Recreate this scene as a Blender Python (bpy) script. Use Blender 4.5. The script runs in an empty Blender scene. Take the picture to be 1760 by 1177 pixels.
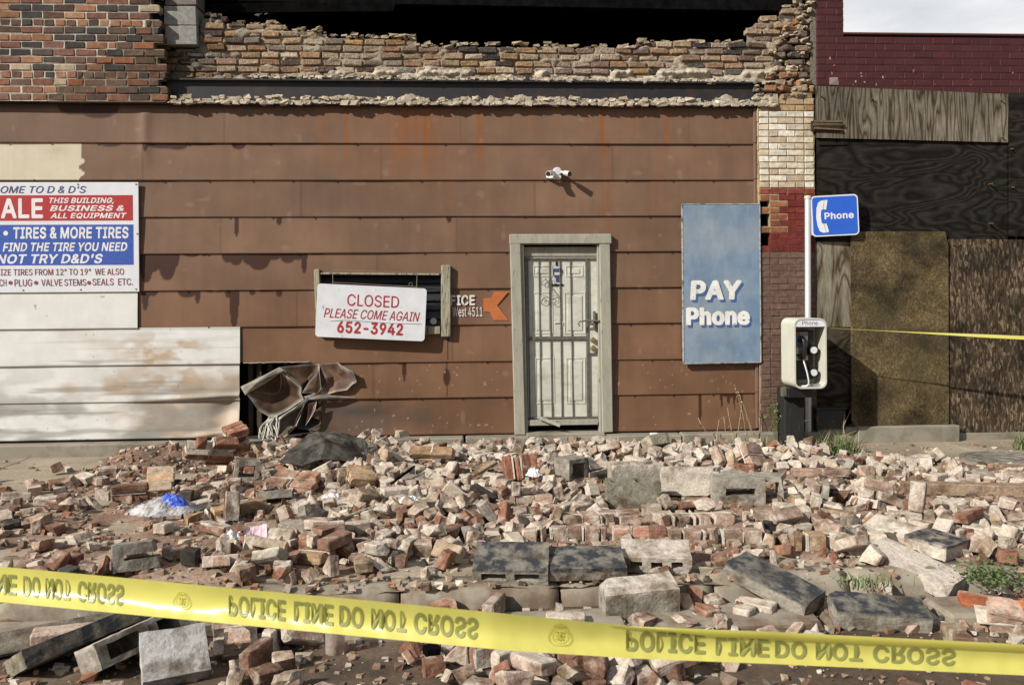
import bpy, bmesh, math, random
import numpy as np
from mathutils import Vector, Matrix, Euler, noise as mnoise

SC = bpy.context.scene
COL = SC.collection
# ------------------------------------------------------------------ camera
FOC, PX0, PY0 = 1500.0, 880.0, 510.0        # focal length and principal point in 1760x1177 photo pixels
CAM_H, CAM_D = 1.58, 9.2
YAW, ROLL = math.radians(3.3), math.radians(0.45)
cam_loc = Vector((0.0, -CAM_D, CAM_H))
_F = Vector((math.sin(YAW), math.cos(YAW), 0)); _R = Vector((math.cos(YAW), -math.sin(YAW), 0)); _U = Vector((0, 0, 1))
_r = _R * math.cos(ROLL) - _U * math.sin(ROLL); _u = _R * math.sin(ROLL) + _U * math.cos(ROLL)
cd = bpy.data.cameras.new('camera'); cam = bpy.data.objects.new('camera', cd); COL.objects.link(cam)
cam.matrix_world = Matrix(((_r.x, _u.x, -_F.x, cam_loc.x), (_r.y, _u.y, -_F.y, cam_loc.y), (_r.z, _u.z, -_F.z, cam_loc.z), (0, 0, 0, 1)))
cd.sensor_width = 36; cd.lens = 36 * FOC / 1760
cd.shift_y = -(588.5 - PY0) / 1760
cd.clip_start = 0.05; cd.clip_end = 3000
cd.dof.use_dof = True; cd.dof.focus_distance = 7.5; cd.dof.aperture_fstop = 9
SC.camera = cam
# ------------------------------------------------------------------ light
SUN_DIR = Vector((0.74, 0.50, -0.56)).normalized()      # the way the light travels
sl = bpy.data.lights.new('sun', 'SUN'); sl.energy = 5.0; sl.angle = math.radians(0.6); sl.color = (1.0, 0.95, 0.87)
so = bpy.data.objects.new('sun', sl); COL.objects.link(so); so.rotation_euler = SUN_DIR.to_track_quat('-Z', 'Y').to_euler()
so.location = (-6, -6, 8)
W = bpy.data.worlds.new('World'); SC.world = W; W.use_nodes = True
nt = W.node_tree; nt.nodes.clear()
sky = nt.nodes.new('ShaderNodeTexSky'); sky.sky_type = 'NISHITA'; sky.sun_disc = False
sky.sun_elevation = math.asin(-SUN_DIR.z); sky.sun_rotation = math.atan2(-SUN_DIR.x, -SUN_DIR.y); sky.dust_density = 1.5
tc = nt.nodes.new('ShaderNodeTexCoord'); mp = nt.nodes.new('ShaderNodeMapping'); mp.inputs['Scale'].default_value = (1.6, 1.6, 4.5); mp.inputs['Location'].default_value = (0.35, 0.9, 0.2)
nz = nt.nodes.new('ShaderNodeTexNoise'); nz.inputs['Scale'].default_value = 2.2; nz.inputs['Detail'].default_value = 7; nz.inputs['Roughness'].default_value = 0.55
rp = nt.nodes.new('ShaderNodeValToRGB'); rp.color_ramp.elements[0].position = 0.30; rp.color_ramp.elements[1].position = 0.52
rp.color_ramp.elements[0].color = (0.62, 0.62, 0.62, 1); rp.color_ramp.elements[1].color = (1, 1, 1, 1)
mx = nt.nodes.new('ShaderNodeMixRGB'); mx.inputs[2].default_value = (17.4, 17.5, 17.7, 1)
bg = nt.nodes.new('ShaderNodeBackground'); bg.inputs['Strength'].default_value = 0.046
wo = nt.nodes.new('ShaderNodeOutputWorld')
L = nt.links.new
L(tc.outputs['Generated'], mp.inputs['Vector']); L(mp.outputs['Vector'], nz.inputs['Vector']); L(nz.outputs['Fac'], rp.inputs['Fac'])
# cloud layer full over the buildings; thinning southward is added to cut fill light
sx = nt.nodes.new('ShaderNodeSeparateXYZ'); mr = nt.nodes.new('ShaderNodeMapRange'); mr.inputs['From Min'].default_value = -0.3; mr.inputs['From Max'].default_value = 0.6
mr.inputs['To Min'].default_value = 0.25; mr.inputs['To Max'].default_value = 1.0; mu = nt.nodes.new('ShaderNodeMath'); mu.operation = 'MULTIPLY'
L(tc.outputs['Generated'], sx.inputs[0]); L(sx.outputs['Y'], mr.inputs['Value']); L(rp.outputs['Color'], mu.inputs[0]); L(mr.outputs['Result'], mu.inputs[1])
L(mu.outputs[0], mx.inputs['Fac']); L(sky.outputs['Color'], mx.inputs[1]); L(mx.outputs['Color'], bg.inputs['Color']); L(bg.outputs['Background'], wo.inputs['Surface'])
SC.view_settings.view_transform = 'Standard'; SC.view_settings.look = 'None'; SC.view_settings.gamma = 1
SC.view_settings.exposure = 0.24
SC.cycles.use_denoising = True
SC.cycles.max_bounces = 6

# ------------------------------------------------------------------ from photo pixels to the planes of the place
def ray(px, py):
    return _F + _r * ((px - PX0) / FOC) + _u * ((PY0 - py) / FOC)
def on_wall(px, py, Y=0.0):
    d = ray(px, py); t = (Y - cam_loc.y) / d.y
    return cam_loc + d * t
def on_ground(px, py, Z=0.0):
    d = ray(px, py); t = (Z - cam_loc.z) / d.z
    return cam_loc + d * t
def to_pixel(p):
    v = Vector(p) - cam_loc; z = v.dot(_F)
    return PX0 + FOC * v.dot(_r) / z, PY0 - FOC * v.dot(_u) / z
def WX(px, py=510, Y=0.0): return on_wall(px, py, Y).x
def WZ(py, px=880, Y=0.0): return on_wall(px, py, Y).z

# ------------------------------------------------------------------ objects, names and tags
def tag(o, label=None, cat=None, group=None, kind=None):
    if label: o['label'] = label
    if cat: o['category'] = cat
    if group: o['group'] = group
    if kind: o['kind'] = kind
    return o
def thing(name, label, cat, loc=(0, 0, 0), group=None):
    o = bpy.data.objects.new(name, None); o.empty_display_size = 0.1; COL.objects.link(o); o.location = loc
    return tag(o, label, cat, group)
def adopt(o, parent):
    if parent is None: return o
    o.parent = parent
    p, loc = parent, Vector((0, 0, 0))
    while p is not None:
        loc += Vector(p.location); p = p.parent
    o.matrix_parent_inverse = Matrix.Translation(-loc) if parent.type == 'EMPTY' else Matrix.Identity(4)
    return o

# ------------------------------------------------------------------ mesh collector
_bev_cache = {}
def chamfer_box():
    if 'b' in _bev_cache: return _bev_cache['b']
    V, idx = [], {}
    for sx in (-1, 1):
        for sy in (-1, 1):
            for sz in (-1, 1):
                for ax in range(3):
                    idx[(sx, sy, sz, ax)] = len(V); V.append((sx, sy, sz, ax))
    F = []
    for ax in range(3):
        u, w = [a for a in range(3) if a != ax]
        for s in (-1, 1):
            q = []
            for a, b in ((-1, -1), (1, -1), (1, 1), (-1, 1)):
                k = [0, 0, 0]; k[ax] = s; k[u] = a; k[w] = b
                q.append(idx[(*k, ax)])
            F.append(q)
    for ax in range(3):                       # edges along ax
        u, w = [a for a in range(3) if a != ax]
        for a in (-1, 1):
            for b in (-1, 1):
                k0 = [0, 0, 0]; k1 = [0, 0, 0]
                k0[ax] = -1; k1[ax] = 1; k0[u] = k1[u] = a; k0[w] = k1[w] = b
                F.append([idx[(*k0, u)], idx[(*k1, u)], idx[(*k1, w)], idx[(*k0, w)]])
    for sx in (-1, 1):
        for sy in (-1, 1):
            for sz in (-1, 1):
                F.append([idx[(sx, sy, sz, 0)], idx[(sx, sy, sz, 1)], idx[(sx, sy, sz, 2)]])
    def pos(k, c=0.1):
        p = [k[0] * (1 - c), k[1] * (1 - c), k[2] * (1 - c)]; p[k[3]] = k[k[3]]; return p
    out = []
    for f in F:
        P = [Vector(pos(V[i])) for i in f]
        n = (P[1] - P[0]).cross(P[2] - P[0]); c = sum(P, Vector()) / len(P)
        out.append(f if n.dot(c) > 0 else f[::-1])
    _bev_cache['b'] = (V, out)
    return _bev_cache['b']

class MB:
    def __init__(s): s.v = []; s.f = []; s.c = []; s.m = []; s.sm = []
    def add(s, vs, fs, col=(1, 1, 1), m=0, smooth=False):
        o = len(s.v); s.v.extend([tuple(p) for p in vs]); s.f.extend([tuple(i + o for i in f) for f in fs])
        if len(vs) and isinstance(col, list): s.c.extend(col)
        else: s.c.extend([col] * len(vs))
        s.m.extend([m] * len(fs)); s.sm.extend([smooth] * len(fs)); return s
    def box(s, x0, x1, y0, y1, z0, z1, col=(1, 1, 1), m=0):
        V = [(x, y, z) for x in (x0, x1) for y in (y0, y1) for z in (z0, z1)]
        F = [(0, 1, 3, 2), (4, 6, 7, 5), (0, 4, 5, 1), (2, 3, 7, 6), (0, 2, 6, 4), (1, 5, 7, 3)]
        return s.add(V, F, col, m)
    def bbox(s, c, size, bev=0.004, rot=None, jit=0.0, rng=random, col=(1, 1, 1), m=0):
        V, F = chamfer_box(); P = []
        h = [a / 2 for a in size]; c = Vector(c)
        cj = {}
        for k in V:
            p = [k[i] * (h[i] - bev) for i in range(3)]; p[k[3]] = k[k[3]] * h[k[3]]
            if jit:
                kk = k[:3]
                if kk not in cj: cj[kk] = [rng.uniform(-jit, jit) for _ in range(3)]
                p = [p[i] + cj[kk][i] for i in range(3)]
            p = Vector(p)
            if rot is not None: p = rot @ p
            P.append(p + c)
        return s.add(P, F, col, m)
    def tube(s, pts, r, n=8, col=(1, 1, 1), m=0, cap=True, smooth=True):
        pts = [Vector(p) for p in pts]; k = len(pts); V = []; F = []
        rr = r if isinstance(r, (list, tuple)) else [r] * k
        t0 = (pts[1] - pts[0]).normalized(); a = t0.orthogonal().normalized()
        for i, p in enumerate(pts):
            t = (pts[min(i + 1, k - 1)] - pts[max(i - 1, 0)]).normalized()
            a = (a - t * a.dot(t)).normalized(); b = t.cross(a)
            for j in range(n):
                th = 2 * math.pi * j / n; V.append(p + (a * math.cos(th) + b * math.sin(th)) * rr[i])
        for i in range(k - 1):
            for j in range(n):
                j2 = (j + 1) % n; F.append((i * n + j, i * n + j2, (i + 1) * n + j2, (i + 1) * n + j))
        s.add(V, F, col, m, smooth)
        if cap:
            s.add([V[j] for j in range(n)][::-1], [tuple(range(n))], col, m)
            s.add([V[(k - 1) * n + j] for j in range(n)], [tuple(range(n))], col, m)
        return s
    def cyl(s, p0, p1, r0, r1=None, n=20, col=(1, 1, 1), m=0):
        return s.tube([p0, p1], [r0, r0 if r1 is None else r1], n, col, m)
    def prism(s, poly, y0, y1, col=(1, 1, 1), m=0):
        """poly in (x, z), extruded between depths y0 (front, towards the street) and y1"""
        n = len(poly)
        area = sum(poly[i][0] * poly[(i + 1) % n][1] - poly[(i + 1) % n][0] * poly[i][1] for i in range(n))
        if area < 0: poly = poly[::-1]
        V = [(x, y0, z) for x, z in poly] + [(x, y1, z) for x, z in poly]
        F = [tuple(range(n)), tuple(range(2 * n - 1, n - 1, -1))] + [(i, n + i, n + (i + 1) % n, (i + 1) % n) for i in range(n)]
        return s.add(V, F, col, m)
    def merge(s, o, M=None, m=None):
        vs = o.v if M is None else [tuple(M @ Vector(p)) for p in o.v]
        k = len(s.v); s.v.extend(vs); s.f.extend([tuple(i + k for i in f) for f in o.f]); s.c.extend(o.c)
        s.m.extend(o.m if m is None else [m] * len(o.f)); s.sm.extend(o.sm); return s
    def mesh(s, name, mats):
        me = bpy.data.meshes.new(name)
        me.from_pydata(s.v, [], s.f)
        for mt in mats: me.materials.append(mt)
        if len(mats) > 1: me.polygons.foreach_set('material_index', s.m)
        me.polygons.foreach_set('use_smooth', s.sm)
        at = me.color_attributes.new('Col', 'FLOAT_COLOR', 'POINT')
        a = np.ones((len(s.v), 4), np.float32); a[:, :3] = np.array(s.c, np.float32).reshape(-1, 3)
        at.data.foreach_set('color', a.ravel())
        me.update()
        return me
    def build(s, name, mats, parent=None):
        if not isinstance(mats, (list, tuple)): mats = [mats]
        o = bpy.data.objects.new(name, s.mesh(name, mats)); COL.objects.link(o)
        return adopt(o, parent)

def rrect(x0, x1, z0, z1, r, n=5):
    P = []
    for cx, cz, a0 in ((x1 - r, z1 - r, 0), (x0 + r, z1 - r, 90), (x0 + r, z0 + r, 180), (x1 - r, z0 + r, 270)):
        for i in range(n + 1):
            a = math.radians(a0 + 90 * i / n); P.append((cx + r * math.cos(a), cz + r * math.sin(a)))
    return P

# ------------------------------------------------------------------ numpy noise
_tabs = {}
def vnoise(x, y, seed=0):
    if seed not in _tabs: _tabs[seed] = np.random.RandomState(seed).rand(256, 256).astype(np.float32)
    T = _tabs[seed]
    xi = np.floor(x).astype(int); yi = np.floor(y).astype(int); fx = x - xi; fy = y - yi
    fx = fx * fx * (3 - 2 * fx); fy = fy * fy * (3 - 2 * fy)
    g = lambda a, b: T[a & 255, b & 255]
    return (g(xi, yi) * (1 - fx) + g(xi + 1, yi) * fx) * (1 - fy) + (g(xi, yi + 1) * (1 - fx) + g(xi + 1, yi + 1) * fx) * fy
def fbm(x, y, seed=0, oct=4):
    s = 0; a = 0.5; t = 0
    for i in range(oct):
        s = s + a * vnoise(x * 2 ** i, y * 2 ** i, seed + i); t += a; a *= 0.5
    return s / t
def smooth(a, b, x):
    t = np.clip((x - a) / (b - a), 0, 1); return t * t * (3 - 2 * t)

# ------------------------------------------------------------------ materials
def new_mat(name, base=(0.5, 0.5, 0.5), rough=0.8, metal=0.0, spec=0.5):
    m = bpy.data.materials.new(name); m.use_nodes = True
    b = m.node_tree.nodes['Principled BSDF']
    b.inputs['Base Color'].default_value = (*base, 1); b.inputs['Roughness'].default_value = rough; b.inputs['Metallic'].default_value = metal
    b.inputs['Specular IOR Level'].default_value = spec
    return m, m.node_tree, b
def nd(t, typ, **kw):
    n = t.nodes.new(typ)
    for k, v in kw.items():
        if k in n.inputs.keys(): n.inputs[k].default_value = v
        else: setattr(n, k, v)
    return n
def noise_node(t, scale, detail=5, rough=0.6, vec=None, stretch=None):
    n = nd(t, 'ShaderNodeTexNoise', Scale=scale, Detail=detail, Roughness=rough)
    if vec is None:
        tc = nd(t, 'ShaderNodeTexCoord'); vec = tc.outputs['Object']
    if stretch:
        mp = nd(t, 'ShaderNodeMapping'); mp.inputs['Scale'].default_value = stretch; t.links.new(vec, mp.inputs['Vector']); vec = mp.outputs['Vector']
    t.links.new(vec, n.inputs['Vector']); return n
def ramp(t, src, stops):
    r = nd(t, 'ShaderNodeValToRGB'); e = r.color_ramp.elements
    while len(e) < len(stops): e.new(0.5)
    for i, (p, c) in enumerate(stops):
        e[i].position = p; e[i].color = (*c, 1) if len(c) == 3 else c
    t.links.new(src, r.inputs['Fac']); return r.outputs['Color']
def mix(t, a, b, fac, mode='MIX'):
    n = nd(t, 'ShaderNodeMixRGB', blend_type=mode)
    for k, v in ((0, fac), (1, a), (2, b)):
        if hasattr(v, 'is_linked'): t.links.new(v, n.inputs[k])
        else: n.inputs[k].default_value = v if k == 0 else (*v, 1)
    return n.outputs['Color']
def math_node(t, op, a, b=0.0, clamp=False):
    n = nd(t, 'ShaderNodeMath', operation=op, use_clamp=clamp)
    for k, v in ((0, a), (1, b)):
        if hasattr(v, 'is_linked'): t.links.new(v, n.inputs[k])
        else: n.inputs[k].default_value = v
    return n.outputs[0]
def bump(t, b, h, strength=0.3, dist=0.01):
    n = nd(t, 'ShaderNodeBump', Strength=strength, Distance=dist); t.links.new(h, n.inputs['Height']); t.links.new(n.outputs['Normal'], b.inputs['Normal'])
def g3(v): return (v, v, v)

def vmat(name, rough=0.8, nscale=18, amt=0.35, bscale=60, bstr=0.3, bdist=0.005, spec=0.4, metal=0.0):
    """albedo from the mesh's own colour layer, broken up by noise"""
    m, t, b = new_mat(name, rough=rough, spec=spec, metal=metal)
    a = nd(t, 'ShaderNodeVertexColor', layer_name='Col')
    n = noise_node(t, nscale, 6); c = ramp(t, n.outputs['Fac'], [(0.25, g3(1 - amt)), (0.75, g3(1 + amt))])
    t.links.new(mix(t, a.outputs['Color'], c, 1.0, 'MULTIPLY'), b.inputs['Base Color'])
    n2 = noise_node(t, bscale, 5); bump(t, b, n2.outputs['Fac'], bstr, bdist)
    return m
def plain(name, base, rough=0.6, metal=0.0, amt=0.15, nscale=25, spec=0.5, bstr=0.1):
    m, t, b = new_mat(name, base, rough, metal, spec)
    n = noise_node(t, nscale, 6)
    lo = tuple(x * (1 - amt) for x in base); hi = tuple(min(1, x * (1 + amt)) for x in base)
    t.links.new(ramp(t, n.outputs['Fac'], [(0.3, lo), (0.7, hi)]), b.inputs['Base Color'])
    if bstr: bump(t, b, n.outputs['Fac'], bstr, 0.004)
    return m
def spotted(name, base, spot, thresh=0.6, width=0.08, nscale=9, rough=0.6, metal=0.0, stretch=None, amt=0.12, spec=0.4):
    m, t, b = new_mat(name, base, rough, metal, spec)
    n = noise_node(t, nscale, 7, 0.65, stretch=stretch); n2 = noise_node(t, nscale * 0.35, 4, stretch=stretch)
    f = ramp(t, n.outputs['Fac'], [(thresh - width, g3(0)), (thresh + width, g3(1))])
    v = ramp(t, n2.outputs['Fac'], [(0.3, g3(1 - amt)), (0.7, g3(1 + amt))])
    t.links.new(mix(t, mix(t, base, spot, f), v, 1.0, 'MULTIPLY'), b.inputs['Base Color'])
    bump(t, b, n.outputs['Fac'], 0.15, 0.003)
    return m

def brick_mat(name, from_object):
    """loose brick: tint from the object's colour (or the mesh), mortar (R) and char (G) masks from the mesh, dust smears from noise; alpha = how dusty"""
    m, t, b = new_mat(name, rough=0.92, spec=0.25)
    a = nd(t, 'ShaderNodeVertexColor', layer_name='Col')
    sp = nd(t, 'ShaderNodeSeparateColor'); t.links.new(a.outputs['Color'], sp.inputs[0])
    if from_object:
        oi = nd(t, 'ShaderNodeObjectInfo'); tint = oi.outputs['Color']; dust = oi.outputs['Alpha']; rnd = oi.outputs['Random']
    else:
        oi = nd(t, 'ShaderNodeVertexColor', layer_name='Tint'); tint = oi.outputs['Color']; dust = oi.outputs['Alpha']; rnd = None
    tc = nd(t, 'ShaderNodeTexCoord'); vec = tc.outputs['Object']
    if rnd is not None:
        ad = nd(t, 'ShaderNodeVectorMath', operation='MULTIPLY_ADD')
        ad.inputs[1].default_value = (1, 1, 1); t.links.new(vec, ad.inputs[0])
        mu = nd(t, 'ShaderNodeCombineXYZ'); r2 = math_node(t, 'MULTIPLY', rnd, 37.0)
        for k in range(3): t.links.new(r2, mu.inputs[k])
        t.links.new(mu.outputs[0], ad.inputs[2]); vec = ad.outputs[0]
    n1 = noise_node(t, 14, 6, 0.6, vec); n2 = noise_node(t, 55, 5, 0.65, vec); n3 = noise_node(t, 9, 7, 0.62, vec)
    c = mix(t, tint, ramp(t, n1.outputs['Fac'], [(0.25, (0.5, 0.46, 0.43)), (0.75, (1.4, 1.36, 1.3))]), 1.0, 'MULTIPLY')
    c = mix(t, c, ramp(t, n2.outputs['Fac'], [(0.3, g3(0.78)), (0.7, g3(1.2))]), 1.0, 'MULTIPLY')
    sh = ramp(t, sp.outputs[2], [(0.0, g3(0.5)), (1.0, g3(1.35))])
    c = mix(t, c, sh, 1.0, 'MULTIPLY')
    # dust and mortar smears
    th = math_node(t, 'SUBTRACT', 0.86, math_node(t, 'MULTIPLY', dust, 0.62))
    f = math_node(t, 'MULTIPLY', math_node(t, 'SUBTRACT', n3.outputs['Fac'], th), 5.5, True)
    f = math_node(t, 'MULTIPLY', f, 0.85)
    f = math_node(t, 'MAXIMUM', f, sp.outputs[0])
    mort = ramp(t, n2.outputs['Fac'], [(0.3, (0.36, 0.31, 0.25)), (0.7, (0.62, 0.56, 0.48))])
    c = mix(t, c, mort, f)
    n4 = noise_node(t, 5.5, 6, 0.65, vec)
    c = mix(t, c, mix(t, c, (0.30, 0.22, 0.15), 1.0, 'MULTIPLY'), ramp(t, n4.outputs['Fac'], [(0.50, g3(0)), (0.66, g3(0.85))]))
    g = math_node(t, 'MULTIPLY', sp.outputs[1], math_node(t, 'MULTIPLY', math_node(t, 'SUBTRACT', n1.outputs['Fac'], 0.34), 4.5, True))
    c = mix(t, c, (0.034, 0.036, 0.04), g)
    t.links.new(c, b.inputs['Base Color'])
    h = math_node(t, 'ADD', n2.outputs['Fac'], math_node(t, 'MULTIPLY', n3.outputs['Fac'], 1.5))
    bump(t, b, h, 0.8, 0.008)
    return m

# ------------------------------------------------------------------ loose bricks, chunks and blocks (local origin at the centre)
def rough_up(bm, amp, scale, seed):
    off = Vector((seed * 7.31, seed * 3.17, seed * 1.71))
    bm.normal_update()
    for v in bm.verts:
        p = v.co * scale + off
        v.co += v.normal * (mnoise.noise(p) * amp) + mnoise.noise_vector(p * 2.3) * amp * 0.5
def cut(bm, co, no):
    g = bmesh.ops.bisect_plane(bm, geom=bm.verts[:] + bm.edges[:] + bm.faces[:], dist=1e-5, plane_co=co, plane_no=no, clear_outer=True)
    ed = [e for e in g['geom_cut'] if isinstance(e, bmesh.types.BMEdge)]
    if ed:
        r = bmesh.ops.holes_fill(bm, edges=ed, sides=0); return r['faces']
    return []
def bm_to_mb(bm, colf=None):
    bm.verts.ensure_lookup_table(); bm.verts.index_update()
    mb = MB(); mb.add([v.co.copy() for v in bm.verts], [tuple(v.index for v in f.verts) for f in bm.faces],
                      [colf(v.co) for v in bm.verts] if colf else (0, 0, 0.5))
    bm.free(); return mb
def brick_mb(seed, kind):
    rng = random.Random(seed); L_, W_, H_ = 0.205, 0.098, 0.062
    bm = bmesh.new(); bmesh.ops.create_cube(bm, size=1)
    bmesh.ops.scale(bm, vec=(L_, W_, H_), verts=bm.verts)
    bmesh.ops.bevel(bm, geom=bm.edges[:], offset=0.006, segments=1, affect='EDGES')
    if kind == 'half':
        x = rng.uniform(-0.035, 0.035)
        cut(bm, (x, 0, 0), Vector((1, rng.uniform(-0.5, 0.5), rng.uniform(-0.45, 0.45))).normalized())
        if rng.random() < 0.5: cut(bm, (x * 0.4, 0.03, 0.02), Vector((0.6, rng.uniform(0.3, 0.9) * rng.choice((-1, 1)), rng.uniform(-0.6, 0.6))).normalized())
    elif kind == 'bat':
        a = rng.uniform(-0.05, -0.02); b_ = rng.uniform(0.03, 0.07)
        cut(bm, (b_, 0, 0), Vector((1, rng.uniform(-0.7, 0.7), rng.uniform(-0.5, 0.5))).normalized())
        cut(bm, (a, 0, 0), Vector((-1, rng.uniform(-0.7, 0.7), rng.uniform(-0.5, 0.5))).normalized())
    elif kind == 'chip':
        for k in range(5):
            n = Vector((rng.uniform(-1, 1), rng.uniform(-1, 1), rng.uniform(-1, 1))).normalized()
            cut(bm, n * rng.uniform(0.018, 0.034) * (1.35 if seed % 2 else 1), n)
    else:
        for k in range(rng.randint(1, 2)):       # knocked corners
            s = Vector((rng.choice((-1, 1)), rng.choice((-1, 1)), rng.choice((-1, 1))))
            c = Vector((s.x * L_ / 2, s.y * W_ / 2, s.z * H_ / 2)); n = Vector((s.x * rng.uniform(.5, 1), s.y * rng.uniform(.4, 1), s.z * rng.uniform(.3, 1))).normalized()
            cut(bm, c - n * rng.uniform(0.008, 0.025), n)
    bmesh.ops.triangulate(bm, faces=[f for f in bm.faces if len(f.verts) > 4])
    long = [e for e in bm.edges if e.calc_length() > 0.035]
    bmesh.ops.subdivide_edges(bm, edges=long, cuts=2, use_grid_fill=True)
    rough_up(bm, 0.0075 if kind != 'whole' else 0.0055, 22, seed)
    c0 = sum((v.co for v in bm.verts), Vector()) / len(bm.verts)
    for v in bm.verts: v.co -= c0
    face = rng.choice(('z', '-z', 'y', '', '', ''))
    sh = rng.uniform(0.3, 0.7)
    def colf(p):
        m = 0.0
        if face == 'z' and p.z > H_ * 0.36: m = 1.0
        if face == '-z' and p.z < -H_ * 0.36: m = 1.0
        if face == 'y' and p.y > W_ * 0.40: m = 1.0
        m *= 1.0 if mnoise.noise(p * 25 + Vector((seed, 0, 0))) > -0.25 else 0.2
        return (m, 0.0, sh)
    return bm_to_mb(bm, colf)
KINDS = ['whole'] * 6 + ['half'] * 8 + ['bat'] * 8 + ['chip'] * 8
def variants(): return [brick_mb(100 + i, k) for i, k in enumerate(KINDS)]

def chunk_mb(nx, ny, nz, seed, sz=(0.205, 0.098, 0.062), gap=0.011, loose=0.006, drop=0.12, mortar=True):
    """bricks still held together by their mortar"""
    rng = random.Random(seed); mb = MB(); L_, W_, H_ = sz
    tx, ty, tz = nx * (L_ + gap) - gap, ny * (W_ + gap) - gap, nz * (H_ + gap) - gap
    for k in range(nz):
        for j in range(ny):
            for i in range(nx):
                edge = i in (0, nx - 1) or k in (0, nz - 1)
                if nx * ny * nz > 3 and edge and rng.random() < drop: continue
                l = L_ * (rng.uniform(0.6, 0.95) if rng.random() < 0.35 and nx > 0 else 1)
                c = (-tx / 2 + L_ / 2 + i * (L_ + gap) + rng.uniform(-loose, loose), -ty / 2 + W_ / 2 + j * (W_ + gap) + rng.uniform(-loose, loose), -tz / 2 + H_ / 2 + k * (H_ + gap))
                b = brick_mb(seed * 31 + i * 7 + j * 3 + k, rng.choice(('whole', 'whole', 'half') if edge else ('whole',))); sh = rng.uniform(0.15, 0.95)
                b.c = [(x[0] * 0.5, 0, sh) for x in b.c]; b.v = [(q[0] * L_ / .205, q[1] * W_ / .098, q[2] * H_ / .062) for q in b.v]
                R = Euler((rng.uniform(-.04, .04), rng.uniform(-.04, .04), rng.uniform(-.05, .05))).to_matrix().to_4x4()
                mb.merge(b, Matrix.Translation(c) @ R)
    if mortar:
        for k in range(nz - 1):
            mb.bbox((0, 0, -tz / 2 + (k + 1) * (H_ + gap) - gap / 2), (tx * 0.97, ty * 0.97, gap * 1.2), 0.002, jit=0.004, rng=rng, col=(1, 0, 0.5))
        for i in range(nx - 1):
            mb.bbox((-tx / 2 + (i + 1) * (L_ + gap) - gap / 2, 0, 0), (gap * 1.2, ty * 0.97, tz * 0.96), 0.002, jit=0.004, rng=rng, col=(1, 0, 0.5))
        for j in range(ny - 1):
            mb.bbox((0, -ty / 2 + (j + 1) * (W_ + gap) - gap / 2, 0), (tx * 0.97, gap * 1.2, tz * 0.96), 0.002, jit=0.004, rng=rng, col=(1, 0, 0.5))
    return mb

def block_mb(L_, W_, H_, seed, cores=2, wall=0.034, char=None, mortar=None, broken=False, chipped=1):
    """concrete masonry block with open cores along local z; char / mortar name a face ('z','-y'...)"""
    bm = bmesh.new()
    xs = [-L_ / 2, L_ / 2]; holes = []
    if cores:
        cw = (L_ - wall * (cores + 1)) / cores; xs = [-L_ / 2]
        for i in range(cores):
            a = -L_ / 2 + wall + i * (cw + wall); xs += [a, a + cw]; holes.append((a, a + cw))
        xs.append(L_ / 2)
    ys = [-W_ / 2, -W_ / 2 + wall, W_ / 2 - wall, W_ / 2] if cores else [-W_ / 2, W_ / 2]
    if cores and W_ < 0.12: ys = [-W_ / 2, -W_ / 2 + 0.024, W_ / 2 - 0.024, W_ / 2]
    zs = [-H_ / 2, H_ / 2]
    solid = lambda i, j: 0 <= i < len(xs) - 1 and 0 <= j < len(ys) - 1 and not (cores and j == 1 and i % 2 == 1)
    cache = {}
    def v(x, y, z):
        k = (round(x, 5), round(y, 5), round(z, 5))
        if k not in cache: cache[k] = bm.verts.new(k)
        return cache[k]
    for i in range(len(xs) - 1):
        for j in range(len(ys) - 1):
            if not solid(i, j): continue
            x0, x1, y0, y1 = xs[i], xs[i + 1], ys[j], ys[j + 1]
            bm.faces.new((v(x0, y0, zs[1]), v(x1, y0, zs[1]), v(x1, y1, zs[1]), v(x0, y1, zs[1])))
            bm.faces.new((v(x0, y1, zs[0]), v(x1, y1, zs[0]), v(x1, y0, zs[0]), v(x0, y0, zs[0])))
            for di, dj, a, b in ((-1, 0, (x0, y1), (x0, y0)), (1, 0, (x1, y0), (x1, y1)), (0, -1, (x0, y0), (x1, y0)), (0, 1, (x1, y1), (x0, y1))):
                if not solid(i + di, j + dj):
                    bm.faces.new((v(*a, zs[0]), v(*b, zs[0]), v(*b, zs[1]), v(*a, zs[1])))
    rng = random.Random(seed)
    if broken:
        n = Vector((1, rng.uniform(-.4, .4), rng.uniform(-.5, .5))).normalized()
        cut(bm, (L_ * 0.12, 0, 0), n)
    for k in range(chipped):
        s = Vector((rng.choice((-1, 1)), rng.choice((-1, 1)), rng.choice((-1, 1))))
        c = Vector((s.x * L_ / 2, s.y * W_ / 2, s.z * H_ / 2)); n = Vector((s.x * rng.uniform(.4, 1), s.y * rng.uniform(.4, 1), s.z * rng.uniform(.4, 1))).normalized()
        cut(bm, c - n * rng.uniform(0.01, 0.03), n)
    bmesh.ops.triangulate(bm, faces=[f for f in bm.faces if len(f.verts) > 4])
    bmesh.ops.subdivide_edges(bm, edges=[e for e in bm.edges if e.calc_length() > 0.07], cuts=3, use_grid_fill=True)
    bmesh.ops.subdivide_edges(bm, edges=[e for e in bm.edges if e.calc_length() > 0.05], cuts=1, use_grid_fill=True)
    rough_up(bm, 0.0045, 18, seed)
    half = {'x': L_ / 2, 'y': W_ / 2, 'z': H_ / 2}
    def on(p, f, tol):
        if not f: return False
        ax = f[-1]; s = -1 if f[0] == '-' else 1; return s * getattr(p, ax) > half[ax] - tol
    sh = rng.uniform(0.35, 0.65)
    def colf(p): return (0.9 if on(p, mortar, 0.02) and mnoise.noise(p * 14) > -0.3 else 0.0, 1.0 if on(p, char, 0.02) else 0.0, sh)
    return bm_to_mb(bm, colf)
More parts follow.
